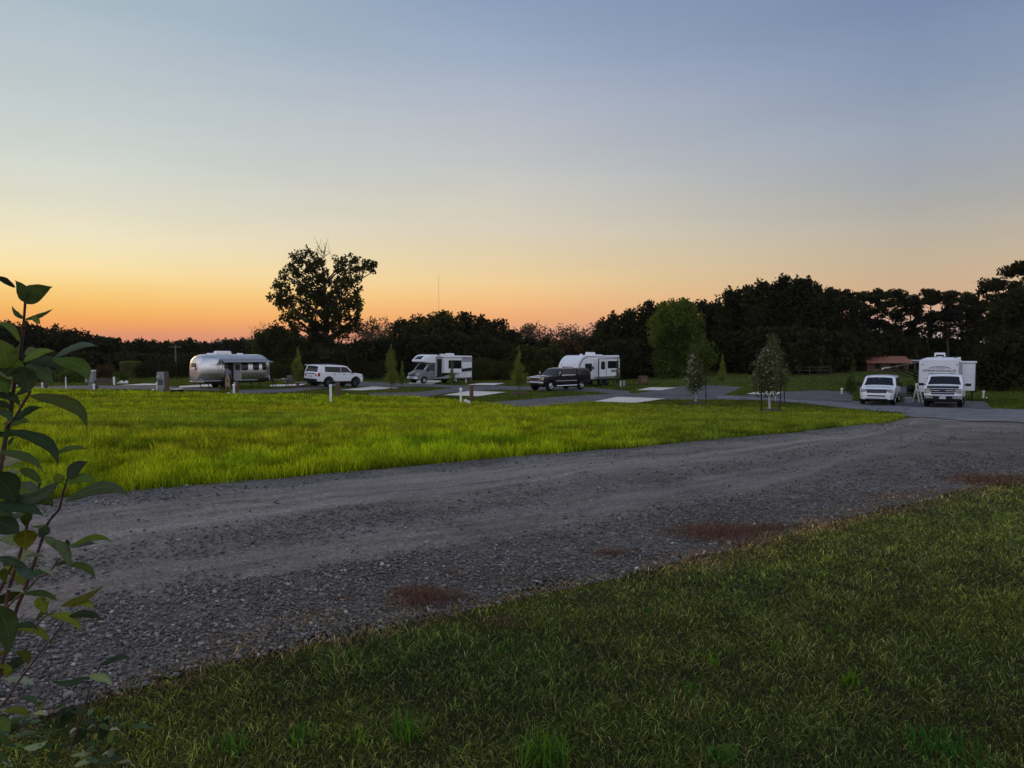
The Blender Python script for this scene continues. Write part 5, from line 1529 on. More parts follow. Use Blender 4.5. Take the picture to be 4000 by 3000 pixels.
ac = MB(); ac.box((-.75, 0, 2.84), (1.5, .68, .30), taper=.86); ac.build('air_conditioner', M['rvwhite'], r, bevel=.08)
MB().box((-1.75, .2, 2.76), (.55, .5, .12), taper=.8).build('roof_vent', M['rvwhite'], r, bevel=.03)
MB().box((.95, .1, 2.76), (.45, .45, .12), taper=.8).build('roof_vent', M['rvwhite'], r, bevel=.03)
for x, z in ((-2.75, 2.42), (-2.6, 2.5), (-2.45, 2.56)):
    MB().ico((x, -.5, z), .045, 1).build('marker_lamp', M['black'], r)
MB().lathe([(.001, -1.30), (.10, -1.30), (.12, -1.26)], 14, 'Y', (-.9, 0, .66)).build('marker_lamp', M['lens'], r)
# awning: flat cloth from the wall to a front roller with two arms
za, zb_ = 2.38, 2.12
mb = MB(); mb.add([(-1.6, -1.08, za), (2.75, -1.08, za), (2.85, -2.0, zb_), (-1.6, -2.0, zb_), (-1.6, -1.08, za - .02), (2.75, -1.08, za - .02), (2.85, -2.0, zb_ - .02), (-1.6, -2.0, zb_ - .02)],
                  [(0, 1, 2, 3), (7, 6, 5, 4), (0, 3, 7, 4), (1, 5, 6, 2), (3, 2, 6, 7), (0, 4, 5, 1)])
aw = mb.build('awning', M['fabric'], r)
MB().tube([(-1.7, -2.0, zb_ - .01), (2.95, -2.0, zb_ - .01)], .045, 8).build('roller', M['midgrey'], aw)
for x in (-1.65, 2.9):
    MB().tube([(x * .98, -2.0, zb_), (x * .93, -1.27, 1.35)], .028, 6).build('arm', M['steel'], aw)
    MB().tube([(x * .95, -1.5, 1.7), (x * .93, -1.18, 2.3)], .02, 5).build('arm', M['steel'], aw)
V, F_ = alu_patch(-1.15, -.98, .70, 2.2, -1, .014); MB().add(V, F_).build('side_panel', M['steel'], r)
# running gear
wb = MB(); wb.prism([(-.75 + .0, .5), (-.75, .7), (-.62, .86), (.62, .86), (.75, .7), (.75, .5)], -1.245, -1.18); wb.build('wheel_arch', M['black'], r).location = (-.55, 0, 0)
for x in (-.95, -.15):
    for y in (1.0, -1.02): wheel(r, x, y, .35, .2, 'alloy')
MB().bbox(-2.9, 2.9, -.8, .8, .40, .52).build('frame', M['black'], r)
for x in (-2.5, 2.3):
    for y in (-.75, .75):
        MB().tube([(x, y, .45), (x + .18, y, -.02)], .035, 6).build('stabiliser_leg', M['black'], r)
guard = MB(); guard.prism([(2.05, .50), (2.15, .78), (2.45, .96), (2.85, .96), (3.12, .80), (3.22, .50)], -1.02, 1.02); guard.build('front_guard', M['black'], r, smooth=30, bevel=.05)
tg = MB(); tg.tube([(2.9, .7, .5), (4.3, 0, .5)], .05, 6); tg.tube([(2.9, -.7, .5), (4.3, 0, .5)], .05, 6); tg.tube([(4.1, 0, .6), (4.1, 0, 0)], .04, 6); tg.build('hitch', M['black'], r)
MB().bbox(3.32, 3.62, -.42, .42, .55, 1.22).build('gas_bottle_cover', M['rvwhite'], r, bevel=.08)
r.scale = (.90, 1, 1)
place(r, gdep(902, 58.2), az_yaw(42.5), [(-.9, 1), (-.9, -1), (2.3, .8), (2.3, -.8)])
# ------------------------------------------------------------ cab motorhome (faces left, toward the camera)
r = thing('motorhome', 'silver-grey cab-over motorhome with black swoosh stripes, facing left, between the central saplings', 'motorhome')
cab = Body([(1.05, 2.2), (1.75, 2.2), (1.95, 2.08), (2.52, 1.42), (2.58, 1.38), (3.05, 1.18), (3.3, 1.02), (3.42, .8)], [(1.05, .48), (2.9, .42), (3.42, .48)], .98, 1.25, .13, 3.42, 1.05, (2.55,), .44, .36, crown=.06, noser=.55, tailr=.02)
cab.mesh('cab', M['grey'], r)
mb = MB(); cab.top_patch(mb, 2.49, 1.98, .88, .85); mb.build('windshield', M['glass'], r, smooth=30)
mb = MB(); cab.top_patch(mb, 3.30, 2.62, .30, .42, .012); mb.build('hood', M['darkgrey'], r, smooth=30)
for s_ in (1, -1):
    mb = MB(); cab.side_patch(mb, [(1.25, 1.36), (2.30, 1.36), (1.92, 1.98), (1.25, 2.0)], s_); mb.build('cab_window', M['glass'], r, smooth=30)
    mirror(r, 2.2, s_ * .95, 1.45, M['black'], w_=.2, h=.34)
    MB().box((3.24, s_ * .70, .98), (.26, .26, .22), rz=-s_ * .5).build('headlight', M['lens'], r, bevel=.03)
    mb = MB(); mb.add([(2.53, s_ * .80, 1.46), (2.50, s_ * .89, 1.46), (1.96, s_ * .86, 2.12), (1.98, s_ * .78, 2.12)], [(0, 1, 2, 3)]); mb.build('pillar_trim', M['rvwhite'], r)
gg = MB().bbox(3.36, 3.46, -.46, .46, .74, 1.02).build('grille', M['darkgrey'], r, bevel=.03)
MB().bbox(3.30, 3.50, -.86, .86, .50, .72).build('front_bumper', M['rvwhite'], r, bevel=.06)
MB().bbox(3.48, 3.52, -.45, .45, .58, .66).build('lower_intake', M['black'], r)
# house box
hb = loft_x('house_body', M['midgrey'], r, [-3.9, -3.88, 1.15, 1.2], lambda x: rounded_ring(1.12, .50, 3.02, .14), smooth=40)
def nose_ring(x):
    t = max(0, (x - .9) / 1.95)
    e = max(0, (t - .35) / .65)
    hw = 1.12 * (1 - .22 * e ** 2); zt = 3.08 - .62 * e ** 2.2; zb = 2.18 + .14 * e ** 2
    return rounded_ring(hw, zb, max(zt, zb + .16), min(.2, (max(zt, zb + .16) - zb) * .45))
loft_x('overcab', M['rvwhite'], r, [.9 + 1.95 * v for v in np.linspace(0, 1, 18)], nose_ring, smooth=60)
V = []
for i in range(9):
    x = 2.28 + .47 * i / 8; t = (x - .9) / 1.95; e = (t - .35) / .65; zt = 3.08 - .62 * e ** 2.2
    for j in range(7):
        f = -1 + 2 * j / 6; V.append((x + .012, f * .78, zt - .04 * f * f + .012))
MB().add(V, [(i * 7 + j, (i + 1) * 7 + j, (i + 1) * 7 + j + 1, i * 7 + j + 1) for i in range(8) for j in range(6)]).build('overcab_window', M['glass'], r, smooth=60)
S = 1      # the side the camera sees is the left side of a vehicle that faces left toward us
ya = 1.12
def side_poly(name, pts, mat, y=None, t=.012, parent=None):
    y = ya * S if y is None else y
    mb = MB(); mb.prism(pts, y, y + S * t); return mb.build(name, mat, parent or r)
side_poly('lower_stripe', [(-3.85, 1.40), (-2.2, 1.28), (-.9, 1.05), (.3, .74), (1.1, .64), (1.1, .80), (.4, 1.0), (-.9, 1.32), (-2.4, 1.55), (-3.85, 1.72)], M['black'])
side_poly('pale_panel', [(-3.85, 1.72), (-2.6, 1.62), (-2.1, 2.35), (-3.85, 2.30)], M['rvwhite'], t=.014)
side_poly('upper_stripe', [(-3.85, 2.34), (-2.2, 2.40), (-1.9, 2.78), (-3.85, 2.78)], M['midgrey'], t=.016)
side_poly('dark_stripe', [(-2.25, 1.75), (-2.05, 1.75), (-1.5, 2.72), (-1.72, 2.72)], M['darkgrey'], t=.02)
side_poly('sill_panel', [(-3.85, .66), (-.2, .66), (-1.2, .98), (-2.4, 1.18), (-3.85, 1.26)], M['rvwhite'], t=.018)
# slide-out room
sl = MB().bbox(-2.0, .35, 1.10, 1.62, 1.15, 2.74).build('slide_out', M['rvwhite'], r, bevel=.03)
MB().bbox(-1.95, -.15, 1.622, 1.64, 1.62, 2.52).build('slide_window', M['glass'], sl, bevel=.02)
MB().bbox(-2.0, .35, 1.10, 1.66, 2.745, 2.80).build('slide_awning', M['rvwhite'], sl)
MB().bbox(.352, .37, 1.14, 1.60, 1.2, 2.70).build('slide_end_panel', M['rvwhite'], sl)
MB().bbox(.42, 1.0, 1.125, 1.14, .75, 2.62).build('entry_recess', M['black'], r)
for x0_, x1_, z0_, z1_ in [(-3.4, -2.6, 1.0, 1.3), (-3.6, -3.0, .78, .95)]:
    pass
mb = MB(); mb.bbox(-3.3, -2.7, 1.135, 1.16, .88, 1.20); mb.build('hatch', M['offwhite'], r, bevel=.02)
mb = MB(); mb.bbox(-3.7, -3.4, 1.135, 1.15, .80, .98); mb.build('hatch', M['offwhite'], r, bevel=.02)
aw = MB().tube([(-3.7, 1.22, 2.93), (.7, 1.22, 2.93)], .09, 10).build('awning_roller', M['rvwhite'], r)
MB().box((-1.6, 0, 3.14), (.9, .7, .24), taper=.85).build('air_conditioner', M['rvwhite'], r, bevel=.06)
MB().box((-.3, .3, 3.10), (.5, .5, .16), taper=.85).build('roof_vent', M['offwhite'], r, bevel=.03)
MB().box((.5, 0, 3.18), (.9, .5, .05)).build('solar_panel', M['black'], r)
mb = MB()
for s_ in (1, -1): pass
MB().bbox(-3.95, -3.9, -1.0, 1.0, .58, .80).build('rear_bumper', M['grey'], r, bevel=.02)
MB().bbox(-3.7, 1.2, -.95, .95, .42, .66).build('chassis', M['black'], r)
for y in (.86, -.86): wheel(r, 2.55, y, .36, .24, 'chrome', rimr=.55)
for y in (.90, -.90): wheel(r, -1.6, y, .36, .40, 'chrome', rimr=.55)
place(r, gdep(1710, 77.0), az_yaw(-134), [(2.5, .9), (2.5, -.9), (-1.6, .9), (-1.6, -.9)])

# ------------------------------------------------------------ white teardrop-nosed trailer behind the black pickup
r = thing('travel_trailer', 'white travel trailer with a curved front and a dark badge, behind the black pickup truck', 'trailer')
def wring(x):
    e = max(0, (x - 1.9) / 1.45)
    zt = 3.02 - 1.55 * (1 - math.sqrt(max(0, 1 - e ** 2.0))) if e > 0 else 3.02
    zt = max(zt, .95)
    zb = .62 + .10 * max(0, (x - 2.6) / .75)
    hw = 1.2 * (1 - .03 * e)
    return rounded_ring(hw, zb, max(zt, zb + .2), .07)
loft_x('body', M['rvwhite'], r, [-3.2, -3.18] + list(np.linspace(-2.5, 1.9, 6)) + [1.9 + 1.45 * math.sin(t * PI / 2) for t in np.linspace(.06, 1, 20)], wring, smooth=50)
yl = 1.2
def wp(name, pts, mat, t=.012, sg=1, y=None, parent=None):
    mb = MB(); y = sg * yl if y is None else y; mb.prism(pts, y, y + sg * t); return mb.build(name, mat, parent or r)
# curved dark trim that follows the nose on the side
crv = [(1.75, 2.92), (2.15, 2.84), (2.55, 2.60), (2.85, 2.25), (3.0, 1.9)]
inn = [(x - .09, z - .05) for x, z in crv]
wp('nose_trim', crv + [(2.98, 1.5), (2.89, 1.5)] + inn[::-1], M['darkgrey'], .014)
wp('roof_trim', [(-3.15, 2.78), (1.78, 2.86), (1.78, 2.92), (-3.15, 2.84)], M['darkgrey'], .016)
def wwin(x0_, x1_, z0_, z1_, nm='window', t=.03, parent=None, y=None):
    mb = MB(); panel(mb, x0_, x1_, yl if y is None else y, z0_, z1_, .08, t); return mb.build(nm, M['glass'], parent or r)
wwin(1.15, 2.15, 1.42, 2.22)
sl = MB().bbox(-2.55, .70, 1.16, 1.75, .88, 2.66).build('slide_out', M['rvwhite'], r, bevel=.02)
for zz in (.86, 2.66): MB().bbox(-2.58, .73, 1.66, 1.77, zz, zz + .06).build('slide_trim', M['darkgrey'], sl)
for xx in (-2.60, .70): MB().bbox(xx, xx + .05, 1.66, 1.77, .88, 2.70).build('slide_trim', M['darkgrey'], sl)
MB().bbox(-.42, -.37, 1.752, 1.765, .9, 2.66).build('slide_trim', M['darkgrey'], sl)
mb = MB(); panel(mb, -2.35, -.62, 1.751, 1.72, 2.45, .1, .02); mb.build('window', M['glass'], sl)
mb = MB(); panel(mb, -.2, .42, 1.751, 1.62, 2.42, .14, .02); mb.build('door_window', M['glass'], sl)
mb = MB(); mb.prism([(-1.75, 1.55), (-1.15, 1.55), (-1.22, 1.36), (-1.68, 1.36)], 1.752, 1.77); mb.build('small_badge', M['darkgrey'], sl)
wp('belt_block', [(.8, 1.62), (1.1, 1.62), (1.1, 1.92), (.8, 1.92)], M['darkgrey'], .014)
wp('rear_block', [(-3.17, 1.80), (-2.65, 1.80), (-2.65, 2.0), (-3.17, 2.0)], M['darkgrey'], .014)
wp('sill_trim', [(-3.15, .60), (2.8, .60), (2.8, .70), (-3.15, .70)], M['darkgrey'], .014)
# badge on the curved front
def front_pt(z, y, off=.02):
    # solve the front profile: zt = z
    e = math.sqrt(max(0, 1 - (1 - (3.02 - z) / 1.55) ** 2)); x = 1.9 + 1.45 * e
    return (x + off, y, z)
V = []; zs = (1.60, 1.68, 1.76, 1.84, 1.92)
for i, z in enumerate(zs):
    hw = .50 + .22 * i / 4
    for j in range(7): V.append(front_pt(z, -hw + 2 * hw * j / 6, .014))
bd = MB().add(V, [(i * 7 + j, i * 7 + j + 1, (i + 1) * 7 + j + 1, (i + 1) * 7 + j) for i in range(4) for j in range(6)]).build('badge', M['darkgrey'], r)
def fmark(y0, y1, z0_, z1_, mat, nm):
    V = [front_pt(z0_, y0, .024), front_pt(z0_, y1, .024), front_pt(z1_, y1, .024), front_pt(z1_, y0, .024)]
    MB().add(V, [(0, 1, 2, 3)]).build(nm, mat, bd)
fmark(.28, .50, 1.72, 1.80, M['offwhite'], 'badge_mark'); fmark(.06, .14, 1.71, 1.82, M['red'], 'badge_mark')
for y in (-.06, -.20, -.34): fmark(y - .09, y + .01, 1.71, 1.81, M['offwhite'], 'badge_mark')
for y in (.85, -.85): MB().ico(front_pt(2.12, y, 0), .05, 1).build('marker_lamp', M['black'], r)
MB().box((-.1, 0, 3.17), (.85, .75, .34), taper=.86).build('air_conditioner', M['rvwhite'], r, bevel=.06)
MB().lathe([(.16, 3.0), (.16, 3.1), (.08, 3.16)], 14, 'Z', (1.3, 0, 0)).build('roof_vent', M['rvwhite'], r)
MB().box((-1.4, 0, 3.06), (.5, .5, .1)).build('roof_vent', M['offwhite'], r)
MB().tube([(-2.4, -1.3, 2.8), (2.2, -1.3, 2.8)], .07, 8).build('awning_roller', M['darkgrey'], r)
MB().bbox(-3.1, 2.9, -.9, .9, .5, .64).build('frame', M['black'], r)
tg = MB(); tg.tube([(2.9, .7, .55), (4.4, 0, .5)], .05, 6); tg.tube([(2.9, -.7, .55), (4.4, 0, .5)], .05, 6); tg.tube([(4.1, 0, .6), (4.1, 0, 0)], .04, 6); tg.build('hitch', M['black'], r)
for x in (-1.3, -.4):
    for y in (1.02, -1.02): wheel(r, x, y, .36, .22, 'darkalloy')
for x in (-2.8, 2.3):
    for y in (.8, -.8): MB().tube([(x, y, .5), (x, y, 0)], .035, 6).build('stabiliser_leg', M['black'], r)
r.scale = (1.06, 1, 1)
place(r, gdep(2303, 71.5), az_yaw(-136), [(-.9, 1), (-.9, -1), (2.3, .8), (2.3, -.8)])

# ------------------------------------------------------------ white box travel trailer with lettering, right
r = thing('travel_trailer', 'white travel trailer with grey oval lettering on its flat front, behind the white pickup truck', 'trailer')
def sring(x):
    out = []
    zt = 3.00 if x < 3.1 else 3.00 - .16 * ((x - 3.1) / .3) ** 2
    prof = [(1.20, .62), (1.20, 2.74), (1.16, 2.80), (.80, zt), (-.80, zt), (-1.18, 2.84), (-1.20, 2.78), (-1.20, .62)]
    return [(y, z) for y, z in prof]
loft_x('body', M['rvwhite'], r, [-4.2, -2, 0, 2, 3.1, 3.3, 3.4], sring, smooth=25)
fx = 3.405
# lettering: text is turned into real thin letters fixed to the front wall
cu = bpy.data.curves.new('lettering', 'FONT'); cu.body = 'SPRINGDALE'; cu.size = .30; cu.extrude = .004; cu.align_x = 'CENTER'; cu.align_y = 'CENTER'; cu.offset = .003
lt = bpy.data.objects.new('lettering', cu); COL.objects.link(lt); lt.parent = r
lt.location = (fx + .012, -.02, 2.10); lt.rotation_euler = (PI / 2, 0, PI / 2); lt.scale = (1.14, .66, 1)
cu.materials.append(M['darkgrey'])
bpy.context.view_layer.update()
_me = bpy.data.meshes.new_from_object(lt.evaluated_get(bpy.context.evaluated_depsgraph_get()))
_l2 = bpy.data.objects.new('lettering', _me); COL.objects.link(_l2); _l2.parent = r
_l2.location = lt.location; _l2.rotation_euler = lt.rotation_euler; _l2.scale = lt.scale
if not _me.materials: _me.materials.append(M['darkgrey'])
bpy.data.objects.remove(lt); _l2.name = 'lettering'
def oval_part(z_lo, z_hi, name, mat):
    pts_u = []; cz = 2.10; hz = .33; hw = .80
    V = []; N = 20
    for i in range(N + 1):
        y = -hw + 2 * hw * i / N
        ze = hz * math.sqrt(max(0, 1 - (y / hw) ** 2))
        if z_lo > 0: a, b_ = min(z_lo, ze), ze
        else: a, b_ = -ze, max(z_hi, -ze)
        V += [(fx + .006, y, cz + a), (fx + .006, y, cz + b_)]
    MB().add(V, [(2 * i, 2 * i + 2, 2 * i + 3, 2 * i + 1) for i in range(N)]).build(name, mat, r)
oval_part(.16, 1, 'oval_mark', M['midgrey']); oval_part(-1, -.16, 'oval_mark', M['midgrey'])
oval = MB(); N = 24
V = []
for i in range(N + 1):
    y = -.5 + 1.0 * i / N; ze = .25 * math.sqrt(max(0, 1 - (y / .62) ** 2)); V += [(fx + .010, y, 2.10 + ze - .012), (fx + .010, y, 2.10 + ze + .012)]
MB().add(V, [(2 * i, 2 * i + 2, 2 * i + 3, 2 * i + 1) for i in range(N)]).build('oval_mark', M['rvwhite'], r)
MB().add([(fx + .008, .62, 1.86), (fx + .008, .98, 1.86), (fx + .008, .98, 1.90), (fx + .008, .70, 1.94)], [(0, 1, 2, 3)]).build('oval_mark', M['darkgrey'], r)
MB().add([(fx + .008, -1.05, 1.62), (fx + .008, -.75, 1.54), (fx + .008, -.6, 1.50), (fx + .008, -.75, 1.56)], [(0, 1, 2, 3)]).build('stripe', M['darkgrey'], r)
for y in (1.02, -1.02): MB().bbox(fx, fx + .02, y - .06, y + .06, 2.50, 2.54).build('marker_lamp', M['black'], r)
MB().bbox(3.395, 3.42, 1.12, 1.21, .62, 2.74).build('corner_trim', M['midgrey'], r)
MB().bbox(3.38, 3.425, -1.22, -1.17, .62, 2.74).build('corner_trim', M['rvwhite'], r)
acn = MB(); acn.box((1.6, -.05, 3.20), (1.0, .68, .30), taper=.92); ac_ = acn.build('air_conditioner', M['rvwhite'], r, bevel=.05)
MB().bbox(2.11, 2.13, -.27, .20, 3.06, 3.20).build('intake_grille', M['black'], ac_)
MB().box((2.55, -.03, 3.04), (.35, .34, .08)).build('roof_vent', M['rvwhite'], r, bevel=.02)
MB().box((2.6, .82, 3.00), (.4, .2, .16), taper=.6).build('roof_vent', M['darkgrey'], r)
MB().box((2.8, 1.12, 2.93), (.5, .20, .22)).build('awning_bracket', M['rvwhite'], r, bevel=.03)
MB().box((3.0, -.5, 2.94), (.06, .06, .06)).build('roof_lamp', M['black'], r)
# slide-out on its left side (right in the photo)
so_ = MB().bbox(-1.0, 2.2, 1.18, 2.10, .72, 2.60).build('slide_out', M['rvwhite'], r, bevel=.02)
MB().bbox(-1.0, 2.25, 1.18, 2.16, 2.64, 2.74).build('slide_awning', M['rvwhite'], so_)
MB().bbox(2.18, 2.24, 2.08, 2.16, .72, 2.66).build('slide_trim', M['black'], so_)
MB().bbox(2.18, 2.24, 1.24, 1.30, .72, 2.66).build('slide_trim', M['midgrey'], so_)
MB().bbox(-.9, 2.15, 2.0, 2.1, .60, .72).build('slide_trim', M['black'], so_)
# awning on the other side
mb = MB(); mb.add([(-2.2, -1.22, 2.72), (2.6, -1.22, 2.72), (2.6, -3.55, 2.20), (-2.2, -3.55, 2.20), (-2.2, -1.22, 2.70), (2.6, -1.22, 2.70), (2.6, -3.55, 2.18), (-2.2, -3.55, 2.18)],
                  [(0, 1, 2, 3), (7, 6, 5, 4), (0, 3, 7, 4), (1, 5, 6, 2), (3, 2, 6, 7), (0, 4, 5, 1)])
M['awn2'] = pmat('pale_awning', (.40, .39, .36), .8, var=.1)
aw = mb.build('awning', M['awn2'], r)
MB().tube([(-2.3, -3.55, 2.19), (2.7, -3.55, 2.19)], .06, 8).build('roller', M['offwhite'], aw)
for x in (2.65, -2.25):
    MB().tube([(x, -3.5, 2.15), (x, -2.3, 2.05), (x, -1.25, 1.55)], .04, 6).build('arm', M['black'], aw)
    MB().tube([(x, -2.9, 2.1), (x, -1.9, 1.62), (x, -1.25, 1.95)], .03, 6).build('arm', M['black'], aw)
MB().bbox(-4.1, 3.3, -.95, .95, .45, .62).build('frame', M['black'], r)
tg = MB(); tg.tube([(3.2, .7, .5), (4.4, 0, .5)], .05, 6); tg.tube([(3.2, -.7, .5), (4.4, 0, .5)], .05, 6); tg.tube([(4.2, 0, .6), (4.2, 0, 0)], .04, 6); tg.build('hitch', M['black'], r)
for x in (-1.2, -.3):
    for y in (1.02, -1.02): wheel(r, x, y, .36, .22, 'darkalloy')
for x in (-3.6, 2.6):
    for y in (.85, -.85): MB().tube([(x, y, .5), (x, y, 0)], .04, 6).build('stabiliser_leg', M['black'], r)
MB().tube([(2.1, 1.9, .72), (2.1, 1.95, 0)], .05, 6).build('slide_support', M['black'], r)
place(r, gdep(3676, 51.6), az_yaw(213), [(-.8, 1), (-.8, -1), (2.6, .8), (2.6, -.8)])

# ============================================================ site furniture
def white_pipe(px, pyb, pyt, label, rad=.055, cap=True, group=None, name='white_pipe', lean=0.0, depth=None):
    b0 = gp(px, pyb) if depth is None else gdep(px, depth)
    H_ = at(px, pyt, b0.y).z - b0.z
    root = thing(name, label, 'pipe', b0, 0, group)
    MB().lathe([(rad, -.15), (rad, H_ - .06), (rad * .98, H_ - .02)], 14).build('pipe', M['pvc'], root, smooth=40)
    if cap: MB().lathe([(rad * 1.3, H_ - .11), (rad * 1.3, H_ - .01), (rad * 1.0, H_ + .015), (rad * .3, H_ + .02)], 14).build('cap', M['pvc'], root, smooth=40)
    return root, b0, H_
def wood_post(px, pyb, pyt, wpx, label, mat='wood', group=None):
    b0 = gp(px, pyb); H_ = at(px, pyt, b0.y).z - b0.z; w_ = wpx / F * b0.y * .72
    mb = MB(); mb.box((0, 0, H_ / 2 - .05), (w_, w_, H_ + .1), rz=.5)
    o = mb.build('wooden_post', M[mat], None, bevel=.015); o.location = b0
    tag(o, label, 'post', group)
    return o
def small_cap(px, pyb, label, r_=.07, h=.16):
    b0 = gp(px, pyb)
    o = MB().lathe([(r_ * .8, -.05), (r_ * .8, h * .5), (r_ * 1.1, h * .5), (r_ * 1.1, h * .9), (r_ * .6, h)], 12).build('pipe_cap', M['pvc'], None, smooth=40)
    o.location = b0; tag(o, label, 'pipe cap')
white_pipe(1292, 1572, 1503, 'white capped pipe beside the brown post, in front of the white off-road car', .075)
wood_post(1320, 1553, 1492, 19, 'brown wooden post right of the white capped pipe below the off-road car')
rt, b0, H_ = white_pipe(1800, 1576, 1516, 'white pipe with a tap near the middle of the camp edge', .07)
MB().tube([(0, -.04, H_ - .12), (.06, -.16, H_ - .12), (.06, -.18, H_ - .2)], .03, 6).build('tap', M['pvc'], rt)
wood_post(1842, 1573, 1506, 17, 'brown wooden post right of the white pipe with a tap')
small_cap(1820, 1578, 'left one of the two short white pipe caps at the foot of the brown post', .085, .28)
small_cap(1831, 1581, 'right one of the two short white pipe caps at the foot of the brown post', .085, .24)
white_pipe(914, 1538, 1501, 'white capped pipe in front of the open door of the silver trailer', .07)
wood_post(927, 1537, 1491, 15, 'brown post right of the white pipe at the silver trailer')
small_cap(892, 1538, 'tiny white pipe cap on the grass left of the pipe at the silver trailer', .07, .1)
white_pipe(614, 1529, 1493, 'white pipe left of the grey power pedestal', .055)
small_cap(597, 1528, 'small white pipe cap left of the grey power pedestal', .085, .17)
# power pedestal
b0 = gp(634, 1534); sc_ = b0.y / F
rt = thing('power_pedestal', 'grey electric power pedestal with a round meter on a brown post', 'pedestal', b0)
H_ = at(634, 1453, b0.y).z - b0.z
MB().bbox(-.30, .22, -.12, .14, .25, H_).build('box', M['galv'], rt, bevel=.03)
MB().bbox(-.18, .12, -.10, .1, -.1, .28).build('conduit', M['galv'], rt, bevel=.02)
MB().lathe([(.12, -.2), (.12, -.12), (.13, -.12)], 16, 'Y', (-.18, 0, H_ - .32)).build('meter', M['steel'], rt)
MB().bbox(-.22, .14, -.135, -.12, .55, .95).build('panel_door', M['darkgrey'], rt, bevel=.01)
MB().bbox(.24, .44, -.1, .12, -.1, H_ + .02).build('post', M['wood'], rt, bevel=.015)
# meter box at the left
b0 = gp(355, 1523)
rt = thing('meter_box', 'grey metal utility box on a short leg, behind the leafy shrub', 'utility box', b0)
H_ = at(355, 1449, b0.y).z - b0.z; lo = at(355, 1494, b0.y).z - b0.z
MB().bbox(-.32, .34, -.2, .2, lo, H_).build('box', M['galv'], rt, bevel=.03)
MB().bbox(-.32, .34, -.22, .22, H_ - .02, H_ + .06).build('lid', M['offwhite'], rt, bevel=.01)
MB().bbox(-.12, .14, -.08, .08, -.1, lo).build('leg', M['galv'], rt)
wood_post(379, 1523, 1486, 15, 'grey-brown post right of the grey metal utility box', 'oldwood')
white_pipe(367, 1524, 1500, 'white pipe between the utility box leg and the grey-brown post', .075)
white_pipe(258, 1523, 1471, 'thin tall white pole behind the leafy shrub', .04, cap=False)
white_pipe(166, 1517, 1496, 'short white pipe left of the thin white pole', .065)
wood_post(181, 1517, 1492, 16, 'brown-grey post beside the short white pipe at the left', 'oldwood')
# rail bench
b0 = gp(412, 1505)
rt = thing('rail_fence', 'short rail fence with a white end post, right of the utility box', 'fence', b0)
hh = at(412, 1476, b0.y).z - b0.z
for z in (.2, .45, .70): MB().bbox(-.75, .72, -.03, .03, hh * z + .05, hh * z + .17).build('rail', M['oldwood'], rt)
MB().bbox(.72, .86, -.07, .07, -.1, hh + .1).build('white_post', M['pvc'], rt, bevel=.01)
MB().bbox(-.85, -.75, -.05, .05, -.1, hh).build('post', M['oldwood'], rt, bevel=.01)
# pale flower or stone heap near the hedge
b0 = gp(480, 1499)
o = MB(); [o.ico((random.uniform(-.4, .4), random.uniform(-.2, .2), random.uniform(0, .15)), random.uniform(.1, .2), 1, jit=.2) for _ in range(9)]
o = o.build('stone_pile', M['offwhite'], None); o.location = b0; tag(o, 'small pile of pale stones at the foot of the clipped hedge', 'stones')
# fire ring
b0 = gp(692, 1535)
rt = thing('fire_ring', 'dark metal fire ring with a shiny rim right of the power pedestal', 'fire ring', b0)
MB().lathe([(.40, -.05), (.42, .26), (.38, .26), (.36, -.05)], 22).build('ring', M['black'], rt, smooth=40)
MB().lathe([(.42, .265), (.42, .285), (.30, .285)], 22).build('rim', M['steel'], rt)
# picnic table, chair, low bench near the feathery sapling
b0 = gp(1100, 1513)
rt = thing('camp_table', 'small folding camp table with thin crossed legs right of the silver trailer', 'table', b0, .3)
MB().bbox(-.62, .62, -.32, .32, .62, .66).build('table_top', M['darkgrey'], rt, bevel=.01)
for x in (-.5, .5):
    MB().tube([(x - .15, -.28, 0), (x + .15, .28, .62)], .02, 5).build('leg', M['black'], rt)
    MB().tube([(x + .15, -.28, 0), (x - .15, .28, .62)], .02, 5).build('leg', M['black'], rt)
o = MB().lathe([(.16, 0), (.22, .07), (.2, .08)], 12).build('bowl', M['offwhite'], None, smooth=40); o.location = b0 + Vector((.15, 0, .66)); tag(o, 'white bowl on the folding camp table', 'bowl')
def camp_chair(px, pyb, yaw, label, mat='darkgrey'):
    b0 = gp(px, pyb)
    rt = thing('camp_chair', label, 'chair', b0, yaw, 'folding camp chairs')
    MB().box((0, 0, .40), (.5, .52, .05)).build('seat', M[mat], rt, bevel=.01)
    MB().box((-.30, 0, .72), (.05, .52, .6), tilt=-.25).build('backrest', M[mat], rt, bevel=.01)
    for y in (-.25, .25):
        for a, b_ in (((-.28, 0), (.28, .40)), ((.28, 0), (-.28, .42))):
            MB().tube([(a[0], y, a[1]), (b_[0], y, b_[1])], .015, 5).build('leg', M['black'], rt)
        MB().box((0, y, .60), (.5, .06, .03)).build('armrest', M['black'], rt)
camp_chair(1128, 1511, 2.2, 'folding camp chair right of the camp table', 'galv')
camp_chair(3540, 1570, -1.3, 'dark folding camp chair between the two white vehicles')
camp_chair(3556, 1560, -1.9, 'dark folding camp chair behind the first one, beside the white trailer')
# bench by the feathery sapling
b0 = gp(1188, 1512)
rt = thing('bench', 'low pale bench behind the trunk of the feathery sapling', 'bench', b0, .15)
MB().bbox(-.7, .7, -.2, .2, .38, .44).build('seat', M['midgrey'], rt)
for x in (-.55, .55): MB().bbox(x - .05, x + .05, -.18, .18, 0, .38).build('leg', M['oldwood'], rt)
